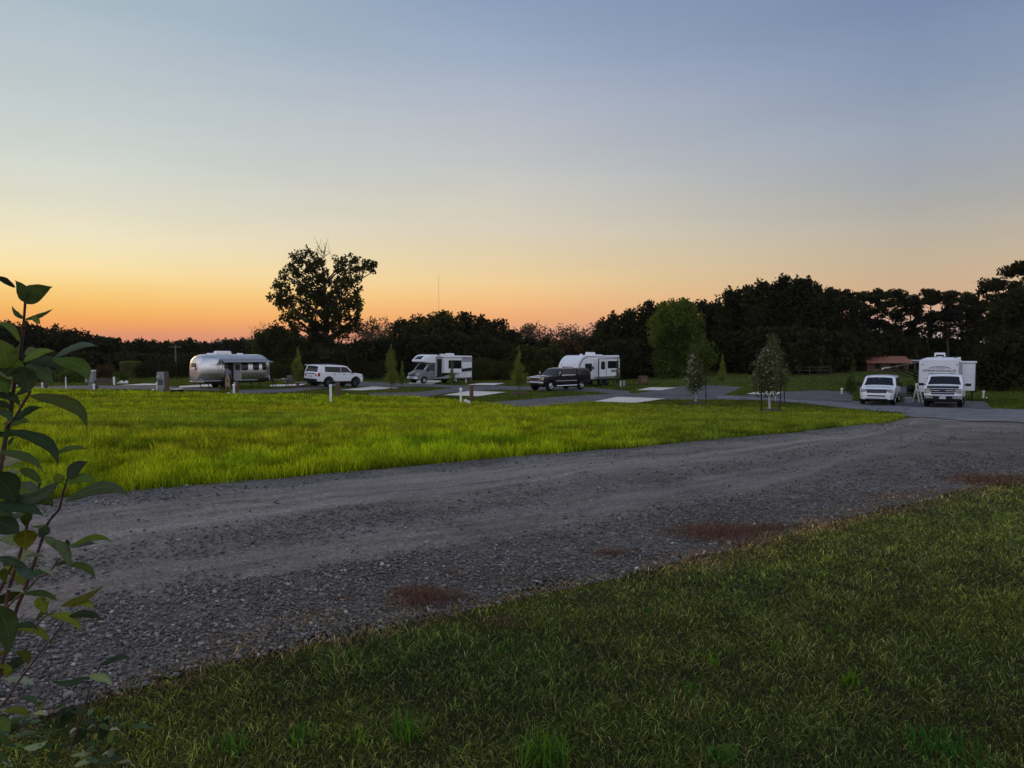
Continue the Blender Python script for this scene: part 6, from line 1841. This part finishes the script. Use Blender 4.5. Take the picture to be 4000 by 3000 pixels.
# small sign and thin post on the far edge
b0 = gdep(1428, 82)
rt = thing('sign', 'small white sign at the wood edge right of the white off-road car', 'sign', b0)
zt = at(1428, 1466, 82).z - b0.z; zl = at(1428, 1480, 82).z - b0.z
MB().bbox(-.12, .12, -.02, .0, zl, zt).build('board', M['pvc'], rt); MB().tube([(0, .02, -.1), (0, .02, zt)], .03, 6).build('post', M['black'], rt)
white_pipe(1464, 1494, 1468, 'thin white pole right of the small white sign', .045, cap=False, depth=80)
white_pipe(1820, 1497, 1482, 'short white pipe at the rear corner of the cab motorhome', .07)
o = wood_post(1838, 1497, 1474, 16, 'grey-brown post at the rear of the cab motorhome', 'oldwood')
white_pipe(2424, 1511, 1489, 'short white pipe behind the dark green sapling of the white trailer', .06)
b0 = gp(2437, 1510); o = MB().lathe([(.14, -.05), (.14, .42), (.10, .55), (.02, .6)], 14).build('grey_canister', M['galv'], None, smooth=40); o.location = b0; tag(o, 'grey canister right of the short white pipe by the trailer', 'canister')
# wooden cabinet on short legs
b0 = gp(2512, 1503)
rt = thing('wooden_cabinet', 'square brown wooden cabinet at the wood edge right of the white trailer', 'cabinet', b0, .2)
H_ = at(2512, 1471, b0.y).z - b0.z
MB().bbox(-.42, .42, -.3, .3, .14, H_).build('box', M['wood'], rt, bevel=.02)
MB().bbox(-.47, .47, -.35, .35, H_, H_ + .06).build('top', M['wood'], rt, bevel=.01)
for x in (-.36, .36): MB().bbox(x - .05, x + .05, -.3, .3, -.1, .14).build('leg', M['oldwood'], rt)
MB().bbox(-.30, .30, -.315, -.30, .3, H_ - .12).build('door', pmat('panel_wood', (.15, .08, .05), .8), rt)
# pipes by the right vehicles
white_pipe(3288, 1541, 1516, 'white capped pipe left of the dark bushy sapling at the right', .07)
white_pipe(3840, 1558, 1527, 'white capped pipe right of the white trailer slide-out', .07)
small_cap(3853, 1556, 'small white pipe cap right of the white trailer slide-out', .06, .09)
# step ladder
b0 = gp(3579, 1573)
rt = thing('step_ladder', 'white folded step ladder leaning by the white pickup truck', 'ladder', b0, .6)
for s_ in (-.22, .22):
    MB().tube([(s_ - .04, -.35, 0), (s_ * .75, 0, 1.32)], .035, 6).build('rail', M['pvc'], rt)
MB().tube([(.12, .30, 0), (.05, 0, 1.30)], .035, 6).build('back_leg', M['pvc'], rt)
for z in (.3, .6, .9): MB().box((0, -.35 * (1 - z / 1.32), z), (.42, .07, .03)).build('step', M['pvc'], rt)
b0 = gp(3560, 1580)
o = MB(); o.box((0, 0, .22), (.5, .36, .40), taper=.9); o = o.build('cooler_box', M['midgrey'], None, bevel=.03); o.location = gp(3545, 1576); tag(o, 'low grey storage box on the ground between the white vehicles', 'box')
# barbecue grill
rt = thing('grill', 'dark lidded barbecue grill under the awning of the right trailer', 'grill', gp(3556, 1563), .4)
lid = MB(); lid.lathe([(.26, .80), (.27, .9), (.22, 1.02), (.08, 1.10)], 16); lid.build('lid', M['black'], rt, smooth=40)
MB().lathe([(.08, .58), (.22, .64), (.27, .79)], 16).build('bowl', M['black'], rt, smooth=40)
for a in (0, 2.1, 4.2): MB().tube([(.12 * math.cos(a), .12 * math.sin(a), .62), (.28 * math.cos(a), .28 * math.sin(a), 0)], .015, 5).build('leg', M['black'], rt)
# red-roofed shed far behind
dS = 92
b0 = gdep(3450, dS)
A = at(3368, 1447, dS); B_ = at(3535, 1447, dS)
wS = (B_.x - A.x); hw_ = at(3500, 1415, dS).z - b0.z; hr = at(3500, 1399, dS).z - b0.z
rt = thing('shed', 'long low wooden shed with a rusty red metal roof before the dark pines', 'shed', b0, math.radians(-6))
x0_, x1_ = -wS / 2, wS / 2 * .98
MB().bbox(x0_ + .15, x1_ - .3, -1.6, 1.8, -.4, hw_).build('wall', pmat('shed_boards', (.14, .085, .055), .9, var=.45, vscale=1.6), rt)
M['redroof'] = pmat('red_metal_roof', (.27, .105, .062), .6, var=.12, vscale=1.5)
rf = MB(); rf.add([(x0_ - .1, -2.2, hw_ - .05), (x1_, -2.2, hw_ - .05), (x1_ - .0, .2, hr + .25), (x0_ + .35, .2, hr + .25), (x1_, 2.4, hw_), (x0_ - .1, 2.4, hw_)], [(0, 1, 2, 3), (3, 2, 4, 5), (0, 3, 5), (1, 4, 2)])
rf.build('roof', M['redroof'], rt)
mb = MB()
for i in range(26):
    x = x0_ + .2 + (x1_ - x0_ - .4) * i / 25; mb.box((x, -1.0, (hw_ + hr + .2) / 2 + .02), (.05, 2.5, .03))
for i, (xa, xb) in enumerate([(.2, .75), (1.2, 1.8), (-1.7, -1.1)]):
    f = MB().bbox(xa, xb, -1.64, -1.6, .35, hw_ - .2).build('door' if i == 0 else 'window', M['black'], rt)
    MB().bbox(xb, xb + .12, -1.66, -1.6, .1, hw_ - .1).build('frame', M['oldwood'], f)
MB().bbox(x0_ + .1, x1_ - .3, -1.63, -1.6, hw_ - .12, hw_ - .04).build('fascia', M['red'], rt)
mb = MB(); mb.add([(x1_ + .1, -2.0, hw_ + .10), (x1_ + 3.4, -2.0, hw_ - .12), (x1_ + 3.4, 2.0, hw_ + .22), (x1_ + .1, 2.0, hw_ + .42)], [(0, 1, 2, 3)])
lt_ = MB(); lt_.box((x1_ + 1.7, 0, hw_ + .24), (3.3, 3.4, .10)); lt_.build('lean_to_roof', M['offwhite'], rt)
for x in (x1_ + .4, x1_ + 3.2): MB().bbox(x - .08, x + .08, -1.6, -1.45, -.4, hw_ + .2).build('post', M['oldwood'], rt)
# fence in the shade of the right wood
b0 = gdep(3160, 84)
rt = thing('wooden_fence', 'dark post-and-rail fence in the shade under the right wood', 'fence', b0)
for i in range(5): MB().bbox(-2.5 + i * 1.25 - .06, -2.5 + i * 1.25 + .06, -.06, .06, -.2, 1.1).build('post', M['bark'], rt)
for z in (.5, .9): MB().bbox(-2.5, 2.5, -.03, .03, z, z + .1).build('rail', M['bark'], rt)
# green hose
b0 = gp(3790, 1572); pts = [(random.uniform(-.05, .05) + .8 * math.sin(t * 3.1), .35 * math.cos(t * 2.3), .03) for t in np.linspace(0, 4, 30)]
o = MB().tube(pts, .022, 6).build('garden_hose', pmat('green_hose', (.02, .10, .07), .5), None, smooth=60); o.location = b0; tag(o, 'dark green hose lying below the slide-out of the right trailer', 'hose')
# power pole and far radio mast
b0 = gdep(689, 98); H_ = at(689, 1347, 98).z - b0.z
rt = thing('power_pole', 'thin grey power pole left of the silver trailer', 'pole', b0)
MB().tube([(0, 0, -.3), (0, 0, H_)], [.13, .09], 8).build('pole', M['palebark'], rt); MB().bbox(-.9, .9, -.05, .05, H_ - .35, H_ - .25).build('crossarm', M['palebark'], rt)
b0 = gdep(1716, 700); H_ = at(1716, 1076, 700).z - b0.z
mb = MB(); mb.tube([(0, 0, 0), (0, 0, H_)], [.17, .12], 6)
o = mb.build('radio_mast', pmat('mast_grey', (.30, .22, .2), .6), None); o.location = b0; tag(o, 'very thin tall radio mast on the horizon above the central trees', 'mast')
# lamp glow behind the meter box is left out: it is only the low sky
# ============================================================ person at the trailer door
def skin_mesh(name, verts, edges, radii, mat, parent, root=0, sub=2):
    me = bpy.data.meshes.new(name); me.from_pydata(verts, edges, []); me.materials.append(mat)
    o = bpy.data.objects.new(name, me); COL.objects.link(o); o.parent = parent
    sk = o.modifiers.new('skin', 'SKIN'); sk.use_smooth_shade = True
    sv = me.skin_vertices[0].data if me.skin_vertices else None
    if sv is None:
        bm = bmesh.new(); bm.from_mesh(me); bm.verts.layers.skin.new(); bm.to_mesh(me); bm.free(); sv = me.skin_vertices[0].data
    for i, r_ in enumerate(radii):
        sv[i].radius = r_ if hasattr(r_, '__len__') else (r_, r_)
        sv[i].use_root = (i == root)
    ss_ = o.modifiers.new('sub', 'SUBSURF'); ss_.levels = sub; ss_.render_levels = sub
    return o
pd = 56.6
pb = gdep(889, pd)
pr = thing('person', 'person in grey t-shirt and tan trousers at the open door of the silver trailer', 'person', pb, 0)
# faces away from the camera (+y), x to the right; arms a little bent toward the door
V = [(0, 0, .98), (0, .01, 1.12), (0, .02, 1.30), (0, .03, 1.47), (0, .03, 1.56), (0, .05, 1.65), (0, .05, 1.76)]
Rr = [(.155, .115), (.14, .10), (.165, .11), (.12, .085), (.055, .055), (.075, .09), (.06, .075)]
E_ = [(i, i + 1) for i in range(6)]
def chain(start, pts, rs):
    p = start
    for q_, r_ in zip(pts, rs):
        V.append(q_); Rr.append(r_); E_.append((p, len(V) - 1)); p = len(V) - 1
    return p
for s_ in (-1, 1):
    chain(0, [(s_ * .10, .0, .90), (s_ * .11, .02 + .03 * s_, .50), (s_ * .115, .0 + .03 * s_, .09), (s_ * .12, .13 + .03 * s_, .04)], [(.095, .09), (.062, .062), (.042, .045), (.042, .032)])
    bend = .22 if s_ > 0 else .12
    w_i = chain(3, [(s_ * .20, .03, 1.44), (s_ * .26, .02, 1.17), (s_ * .24, .02 + bend, .98), (s_ * .235, .04 + bend, .93)], [(.058, .055), (.042, .042), (.027, .03), (.026, .036)])
    hx, hy, hz = s_ * .235, .04 + bend, .93
    for k_, ln in enumerate((.075, .088, .082, .065)):
        yy = (k_ - 1.5) * .019
        chain(w_i, [(hx + s_ * .002, hy + yy, hz - .045), (hx - s_ * .006, hy + yy * 1.1 + .006, hz - .045 - ln * .55), (hx - s_ * .018, hy + yy * 1.1 + .012, hz - .045 - ln)], [.010, .009, .008])
    chain(w_i, [(hx - s_ * .012, hy + .035, hz - .01), (hx - s_ * .022, hy + .055, hz - .045)], [.011, .009])
body = skin_mesh('body', V, E_, Rr, M['skin'], pr, sub=1)
mb = MB(); mb.ico((0, .135, 1.70), .018, 1, (.8, 1.1, 1.3)); mb.build('nose', M['skin'], body, smooth=80)
# clothing
V = [(0, 0, .96), (0, .01, 1.12), (0, .02, 1.30), (0, .03, 1.46), (-.20, .03, 1.43), (-.25, .02, 1.22), (.20, .03, 1.43), (.25, .02, 1.22)]
skin_mesh('t_shirt', V, [(0, 1), (1, 2), (2, 3), (3, 4), (4, 5), (3, 6), (6, 7)], [(.178, .135), (.16, .12), (.185, .13), (.12, .10), (.075, .075), (.075, .075), (.075, .075), (.075, .075)], M['shirt'], pr)
V = [(0, 0, 1.0), (0, 0, .93), (-.10, 0, .86), (-.11, -.01, .50), (-.115, -.03, .12), (.10, 0, .86), (.11, .05, .50), (.115, .03, .12)]
skin_mesh('trousers', V, [(0, 1), (1, 2), (2, 3), (3, 4), (1, 5), (5, 6), (6, 7)], [(.165, .125), (.165, .13), (.11, .11), (.085, .085), (.07, .075), (.11, .11), (.085, .085), (.07, .075)], M['tan'], pr)
mb = MB(); mb.ico((0, .02, 1.735), .122, 2, (.82, .95, 1.05), .03); mb.build('hair', M['hair'], pr, smooth=80)
for s_ in (-1, 1):
    mb = MB(); mb.ico((s_ * .085, .05, 1.69), .024, 1, (.4, .8, 1.2)); mb.build('ear', M['skin'], pr, smooth=80)
    mb = MB(); mb.box((s_ * .118, .07 + .03 * s_, .045), (.10, .28, .09), taper=.8); mb.build('shoe', pmat('red_shoe', (.28, .08, .05), .7) if s_ < 0 else M['tan'], pr, bevel=.03)

# ============================================================ leafy shrub at the left edge
SH = thing('shrub', 'tall leafy shrub with drooping pointed leaves in the near left foreground', 'shrub', gdep(-260, 1.0))
sb = Vector(SH.location)
def rel(px, py, d): return at(px, py, d) - sb
M['stem'] = pmat('red_brown_twig', (.085, .045, .03), .7, var=.3, vscale=30, bump=.3, bscale=90)
M['petiole'] = pmat('yellow_green_twig', (.12, .12, .03), .7, var=.3, vscale=30)
def stem(pts, r0, r1, d0, d1, mat='stem'):
    n = len(pts); P_ = []
    for i, (px, py) in enumerate(pts):
        P_.append(rel(px, py, d0 + (d1 - d0) * i / (n - 1)))
    # smooth it
    Q_ = []
    for i in range(len(P_) - 1):
        for t in (0, .33, .66):
            a = P_[max(i - 1, 0)]; b = P_[i]; c = P_[i + 1]; e = P_[min(i + 2, len(P_) - 1)]
            Q_.append(.5 * ((2 * b) + (c - a) * t + (2 * a - 5 * b + 4 * c - e) * t * t + (3 * b - a - 3 * c + e) * t ** 3))
    Q_.append(P_[-1])
    rs = [r0 + (r1 - r0) * i / (len(Q_) - 1) for i in range(len(Q_))]
    rs = [q_ * (1 + .12 * math.sin(i * 1.9)) for i, q_ in enumerate(rs)]
    MB().tube(Q_, rs, 8).build('stem', M[mat], SH, smooth=70)
stem([(-60, 2700), (-20, 2000), (20, 1720), (38, 1640), (48, 1550), (62, 1470), (78, 1390), (90, 1290), (99, 1175)], 0.00385, 0.00128, 1.0, .82)
stem([(30, 1660), (60, 1630), (85, 1585), (112, 1540), (118, 1525)], 0.00165, 0.00144, .86, .82)
stem([(-40, 2700), (22, 2370), (38, 2290), (62, 2215), (88, 2130), (104, 2060), (122, 2000), (142, 1950), (154, 1885)], 0.00264, 0.00136, .95, .88)
stem([(-20, 2700), (60, 2395), (86, 2330), (112, 2260), (150, 2150), (170, 2090), (186, 2045), (212, 2010), (232, 1985), (248, 1920), (264, 1868)], 0.00264, 0.00128, .98, .88)
stem([(15, 2385), (60, 2340), (110, 2300), (150, 2255), (190, 2238), (232, 2180)], 0.00154, 0.00112, .92, .9)
stem([(-60, 2830), (20, 2740), (60, 2680), (100, 2625), (150, 2560), (180, 2520), (215, 2480), (248, 2430)], 0.00165, 0.00120, 1.05, 1.0)
stem([(10, 2500), (60, 2470), (130, 2450), (175, 2410), (220, 2385)], 0.00121, 0.00096, .98, .95)
stem([(240, 3080), (270, 2950), (300, 2850), (335, 2760), (348, 2690), (372, 2640), (392, 2600)], 0.00154, 0.00104, 1.25, 1.15)
stem([(-30, 1430), (10, 1465), (30, 1480), (60, 1480)], 0.00165, 0.00160, .84, .85, 'petiole')
stem([(-50, 2420), (-10, 2330), (30, 2240), (55, 2200)], 0.00220, 0.00160, .95, .92)

def lm(name, col, back):
    m, k, b, out = new_mat(name)
    uv = k.n('ShaderNodeUVMap').outputs[0]
    su = k.n('ShaderNodeSeparateXYZ'); k.l(uv, su.inputs[0])
    a = k.math('ABSOLUTE', k.math('SUBTRACT', su.outputs[1], .5))
    # side veins bend forward from the midrib
    wv = k.math('SINE', k.math('MULTIPLY', k.math('SUBTRACT', su.outputs[0], k.math('MULTIPLY', a, .55)), 62.0))
    vein = k.ramp(k.math('ADD', wv, 0), [(.90, 0), (.99, 1)])
    mid = k.ramp(a, [(.012, 1), (.035, 0)])
    f = k.math('MAXIMUM', k.math('MULTIPLY', vein, .35), mid)
    co = k.n('ShaderNodeTexCoord').outputs['Object']
    nz = k.noise(co, 35, 4)
    c = k.ramp(nz, [(.3, tuple(x * .8 for x in col)), (.7, tuple(x * 1.2 for x in col))])
    c = k.mix(f, c, tuple(min(1, x * 1.5 + .012) for x in col))
    gm = k.n('ShaderNodeNewGeometry')
    c = k.mix(gm.outputs['Backfacing'], c, back)
    vc = k.n('ShaderNodeVertexColor'); vc.layer_name = 'tint'
    c = k.mix(1.0, c, vc.outputs[0], 'MULTIPLY')
    # brown specks and a worn rim
    sp_ = k.ramp(k.noise(co, 210, 2, .5), [(.70, 0), (.76, .6)])
    c = k.mix(sp_, c, (.06, .035, .015))
    k.l(c, b.inputs['Base Color']); b.inputs['Roughness'].default_value = .55; b.inputs['Specular IOR Level'].default_value = .14
    bn = k.n('ShaderNodeBump'); bn.inputs['Strength'].default_value = .5; bn.inputs['Distance'].default_value = .002
    k.l(k.math('SUBTRACT', k.math('MULTIPLY', nz, .4), f), bn.inputs['Height']); k.l(bn.outputs[0], b.inputs['Normal'])
    tr = k.n('ShaderNodeBsdfTranslucent'); k.l(k.mix(1.0, c, (1.4, 1.35, .35), 'MULTIPLY'), tr.inputs[0])
    mx = k.n('ShaderNodeMixShader'); mx.inputs[0].default_value = .5
    k.l(b.outputs[0], mx.inputs[1]); k.l(tr.outputs[0], mx.inputs[2]); k.l(mx.outputs[0], out.inputs[0])
    return m
LM = {'g': lm('leaf_green', (.12, .175, .032), (.14, .18, .06)), 'y': lm('leaf_yellow_green', (.15, .19, .018), (.15, .18, .05)),
      'd': lm('leaf_dark', (.055, .095, .034), (.08, .12, .06)), 'p': lm('leaf_pale_back', (.22, .26, .17), (.24, .28, .19)), 'b': lm('leaf_blue_green', (.085, .13, .075), (.12, .16, .11))}
LV = {k_: [[], [], [], []] for k_ in LM}
lr = np.random.default_rng(11)
def leaf(bx, by, tx, ty, wid, arch=0.0, roll=20, d=.85, kind='g', fold=.25, dd=.0, twist=0.0, curl=.12):
    """base and tip as photograph points at distance d (tip at d+dd); width and arch in photograph units"""
    B_ = np.array(rel(bx, by, d)); T_ = np.array(rel(tx, ty, d + dd))
    u = d / F
    ax = T_ - B_; L = np.linalg.norm(ax); axn = ax / L
    view = np.array((B_ + T_) / 2) + np.array(sb) - np.array([0, 0, CAM_Z]); view /= np.linalg.norm(view)
    side = np.cross(axn, view); side /= np.linalg.norm(side)        # in the picture plane
    if side[2] < 0: side = -side
    nrm = np.cross(side, axn); nrm /= np.linalg.norm(nrm)
    Nn, Mm = 18, 8
    V, UV = [], []
    for i in range(Nn + 1):
        t = i / Nn
        c = B_ + ax * t + side * (arch * u) * 4 * t * (1 - t) + nrm * (.10 * L) * math.sin(PI * t) * (1 if roll > 0 else -1)
        w_ = wid * u * .5 * (math.sin(PI * min(1, t ** .78)) ** .85) * (1.06 - .35 * t) * (1 if t < .8 else max(.0, 1 - ((t - .8) / .2) ** 1.6 * .55))
        w_ = max(w_, .0004)
        a = math.radians(roll + twist * (t - .3))
        s1 = side * math.cos(a) + nrm * math.sin(a)
        n1 = np.cross(s1, axn)
        for j in range(Mm + 1):
            v = -1 + 2 * j / Mm
            wav = (.09 * math.sin(t * 15 + v * 2 + bx) + .05 * math.sin(t * 31 - v * 3 + by)) * abs(v)
            p = c + s1 * w_ * v * math.cos(fold) + n1 * w_ * (abs(v) * math.sin(fold) - curl * v * v + wav)
            V.append(p); UV.append((t, j / Mm))
    b0_ = sum(len(x) for x in LV[kind][0])
    ix = np.arange((Nn + 1) * (Mm + 1)).reshape(Nn + 1, Mm + 1)
    Q_ = np.stack([ix[:-1, :-1], ix[1:, :-1], ix[1:, 1:], ix[:-1, 1:]], -1).reshape(-1, 4) + b0_
    LV[kind][0].append(np.array(V)); LV[kind][1].append(Q_); LV[kind][2].append(np.array(UV)); tq = lr.uniform(.55, 1.5); LV[kind][3].append(np.tile([tq * lr.uniform(.9, 1.25), tq, tq * lr.uniform(.7, 1.2)], (len(V), 1)))
# top pairs against the sky
leaf(92, 1180, 205, 1120, 78, 12, 8, .82, 'g', .15, .02)
leaf(96, 1178, 60, 1096, 50, 10, 15, .82, 'g', .2)
leaf(60, 1122, -30, 1085, 30, 10, 30, .82, 'd')
leaf(97, 1245, 48, 1196, 26, -6, 35, .82, 'b', .5)
leaf(97, 1247, 205, 1207, 26, -4, 40, .82, 'd', .5)
leaf(128, 1232, 156, 1266, 26, 0, 10, .82, 'g')
leaf(78, 1334, -20, 1262, 34, 22, 25, .84, 'g', .3)
leaf(-20, 1275, 60, 1290, 30, 12, 30, .84, 'd')
leaf(30, 1440, -10, 1320, 95, 8, 5, .84, 'g', .15)
leaf(14, 1415, 76, 1344, 34, -8, 40, .84, 'b')
leaf(96, 1385, 142, 1362, 34, 6, 30, .86, 'p')
leaf(90, 1412, 212, 1372, 42, 14, 30, .84, 'g')
leaf(208, 1398, 381, 1354, 40, 22, 38, .84, 'b', .35, -.02)
leaf(205, 1402, 345, 1492, 76, 34, 22, .83, 'g', .25, -.02, 15)
leaf(118, 1412, 250, 1450, 60, 22, 28, .86, 'd')
leaf(100, 1425, 205, 1500, 72, 12, 15, .87, 'b', .1)
leaf(75, 1432, 112, 1538, 88, 8, 10, .83, 'd', .2)
leaf(20, 1400, 96, 1455, 48, 8, 25, .85, 'g')
leaf(-20, 1440, 50, 1432, 14, 6, 60, .85, 'p')
leaf(-30, 1470, 30, 1540, 70, 10, 15, .84, 'g')
leaf(115, 1545, 340, 1676, 66, 50, 20, .82, 'g', .25, -.03, 20)
leaf(60, 1542, 118, 1530, 24, 8, 30, .83, 'd')
leaf(-30, 1540, 78, 1588, 44, 22, 25, .84, 'd')
leaf(-30, 1570, 40, 1600, 34, 10, 25, .86, 'd')
leaf(58, 1642, 164, 1592, 38, 14, 32, .83, 'd')
leaf(-10, 1600, 48, 1650, 40, 12, 25, .84, 'd')
leaf(34, 1682, 226, 1820, 62, 44, 22, .82, 'd', .25, -.02, 15)
leaf(-10, 1765, 168, 1842, 44, 26, 26, .84, 'd')
leaf(198, 1782, 346, 1757, 30, 20, 35, .84, 'g')
leaf(30, 1740, 58, 1706, 20, 3, 40, .84, 'b')
leaf(262, 1870, 344, 1802, 52, 12, 15, .86, 'b', .1)
leaf(228, 1884, 16, 1912, 62, -48, 24, .86, 'b', .25)
leaf(240, 1886, 218, 1846, 44, 0, 12, .87, 'g')
leaf(256, 1886, 384, 1894, 48, 26, 20, .86, 'g')
leaf(260, 1955, 506, 1940, 60, 44, 22, .84, 'd', .25, -.02)
leaf(-30, 1850, 60, 1965, 120, 10, 8, .84, 'd', .15)
leaf(50, 1900, 105, 1965, 46, 10, 25, .88, 'g')
leaf(-40, 1975, 170, 2016, 66, 24, 24, .84, 'd', .25)
leaf(138, 1958, 62, 1924, 16, -4, 55, .87, 'p')
leaf(140, 1960, 208, 1982, 46, 18, 25, .87, 'g')
leaf(112, 2000, 96, 2056, 38, 0, 15, .88, 'y')
leaf(180, 2048, 118, 2052, 18, -6, 50, .87, 'p')
leaf(178, 2048, 152, 2100, 46, -6, 12, .88, 'b')
leaf(98, 2070, 102, 2150, 88, 0, 6, .87, 'y', .2)
leaf(-30, 2035, 76, 2085, 86, 8, 12, .84, 'd', .2)
leaf(175, 2095, 240, 2165, 40, 8, 30, .86, 'b')
leaf(215, 2108, 276, 2232, 50, 14, 25, .86, 'b', .3, 0, 30)
leaf(284, 2130, 440, 2118, 34, 26, 32, .86, 'y')
leaf(262, 2135, 376, 2122, 34, 6, 40, .87, 'b')
leaf(262, 2135, 262, 2105, 24, 0, 20, .88, 'b')
leaf(270, 2202, 372, 2266, 36, 22, 28, .87, 'g')
leaf(215, 2208, 275, 2200, 22, 8, 30, .88, 'd')
leaf(100, 2170, 176, 2180, 26, 10, 40, .88, 'p')
leaf(150, 2215, 212, 2258, 24, 10, 40, .88, 'p')
leaf(104, 2212, -30, 2180, 44, 8, 30, .86, 'b', .3)
leaf(60, 2220, 128, 2275, 48, 14, 25, .86, 'b')
leaf(12, 2220, 22, 2282, 32, 0, 15, .88, 'y')
leaf(92, 2318, 222, 2346, 34, 16, 32, .88, 'g')
leaf(30, 2300, 95, 2316, 22, 8, 40, .89, 'p')
leaf(146, 2335, 176, 2398, 54, 6, 12, .88, 'y')
leaf(176, 2345, 240, 2345, 22, 6, 40, .88, 'p')
leaf(240, 2366, 402, 2288, 34, -10, 30, .88, 'y')
leaf(238, 2366, 370, 2382, 46, 26, 22, .88, 'y')
leaf(-30, 2365, 28, 2560, 100, 24, 10, .86, 'd', .2)
leaf(62, 2452, 194, 2516, 40, 26, 25, .95, 'y')
leaf(192, 2402, 316, 2470, 44, 26, 22, .95, 'y')
leaf(270, 2405, 398, 2420, 40, 16, 30, .96, 'd')
leaf(28, 2600, 98, 2590, 50, 8, 15, .98, 'd')
leaf(-10, 2600, 60, 2620, 26, 6, 30, .97, 'y')
leaf(56, 2615, 100, 2602, 16, 4, 40, 1.0, 'b')
leaf(346, 2642, 190, 2648, 34, -22, 35, 1.15, 'b')
leaf(348, 2640, 442, 2682, 44, 16, 25, 1.15, 'p', .4, 0, 40)
leaf(390, 2602, 512, 2568, 32, 14, 32, 1.15, 'd')
leaf(215, 2845, 300, 2765, 70, 10, 15, 1.2, 'd')
leaf(258, 2770, 342, 2795, 40, 10, 30, 1.2, 'b')
leaf(40, 2880, 145, 2862, 26, 8, 40, 1.2, 'b')
leaf(45, 2800, 150, 2806, 24, 10, 45, 1.15, 'p')
leaf(-20, 2810, 40, 2860, 60, 6, 15, 1.1, 'g')
leaf(92, 2920, 188, 2892, 34, -10, 40, 1.2, 'p')
leaf(120, 2950, 160, 2908, 26, 0, 35, 1.2, 'b')
leaf(285, 2908, 350, 2850, 44, 10, 20, 1.22, 'd')
leaf(308, 2955, 372, 2925, 50, 10, 30, 1.22, 'p', .4, 0, 30)
leaf(395, 2885, 418, 2805, 46, 0, 15, 1.25, 'd')
leaf(420, 2905, 452, 2855, 34, 6, 25, 1.25, 'g')
leaf(510, 2838, 592, 2850, 28, 10, 35, 1.25, 'd')
leaf(418, 2955, 446, 2922, 36, 0, 30, 1.25, 'p', .4)
leaf(395, 2975, 480, 2972, 30, 14, 35, 1.25, 'b')
leaf(290, 2992, 352, 2980, 30, 8, 35, 1.25, 'p')
leaf(270, 2865, 300, 2845, 18, 4, 40, 1.22, 'p')
leaf(5, 2785, 25, 2772, 16, 2, 40, 1.1, 'p')
# filling leaves along the twigs
fr = np.random.default_rng(91)
for _ in range(62):
    by = fr.uniform(1380, 2960); bx = fr.uniform(-60, 95) + (60 if 1900 < by < 2500 and fr.random() < .4 else 0)
    ang = fr.uniform(-.5, 1.1) + (0 if fr.random() < .7 else 2.2); L_ = fr.uniform(55, 130)
    leaf(bx, by, bx + L_ * math.cos(ang), by + L_ * math.sin(ang) * .8, L_ * fr.uniform(.28, .5), fr.uniform(4, 22), fr.uniform(5, 48), fr.uniform(.90, 1.05) + (.12 if by > 2600 else 0), fr.choice(['g', 'd', 'd', 'b', 'y', 'g', 'p']), fr.uniform(.15, .4), 0, fr.uniform(-10, 25))
for _ in range(70):                      # low shoots over the lawn
    bx = fr.uniform(-30, 460); by = fr.uniform(2740, 3010); ang = fr.uniform(-.6, 1.0) + (0 if fr.random() < .6 else 2.4); L_ = fr.uniform(28, 75)
    leaf(bx, by, bx + L_ * math.cos(ang), by + L_ * math.sin(ang) * .7, L_ * fr.uniform(.3, .55), fr.uniform(2, 12), fr.uniform(10, 50), fr.uniform(1.15, 1.35), fr.choice(['g', 'd', 'b', 'b', 'd', 'p']), fr.uniform(.15, .45), 0, fr.uniform(-10, 25))
for k_, (v_, q_, u_, t_) in LV.items():
    o = np_mesh('leaves', np.concatenate(v_), np.concatenate(q_), LM[k_], uvs=np.concatenate(u_), cols=np.concatenate(t_), smooth=True, parent=SH)
    md = o.modifiers.new('thickness', 'SOLIDIFY'); md.thickness = .0004
scene.cycles.use_denoising = True
scene.cycles.max_bounces = 8
scene.cycles.diffuse_bounces = 3
scene.cycles.glossy_bounces = 3
scene.cycles.transmission_bounces = 4
scene.cycles.transparent_max_bounces = 8
scene.cycles.sample_clamp_indirect = 4.0
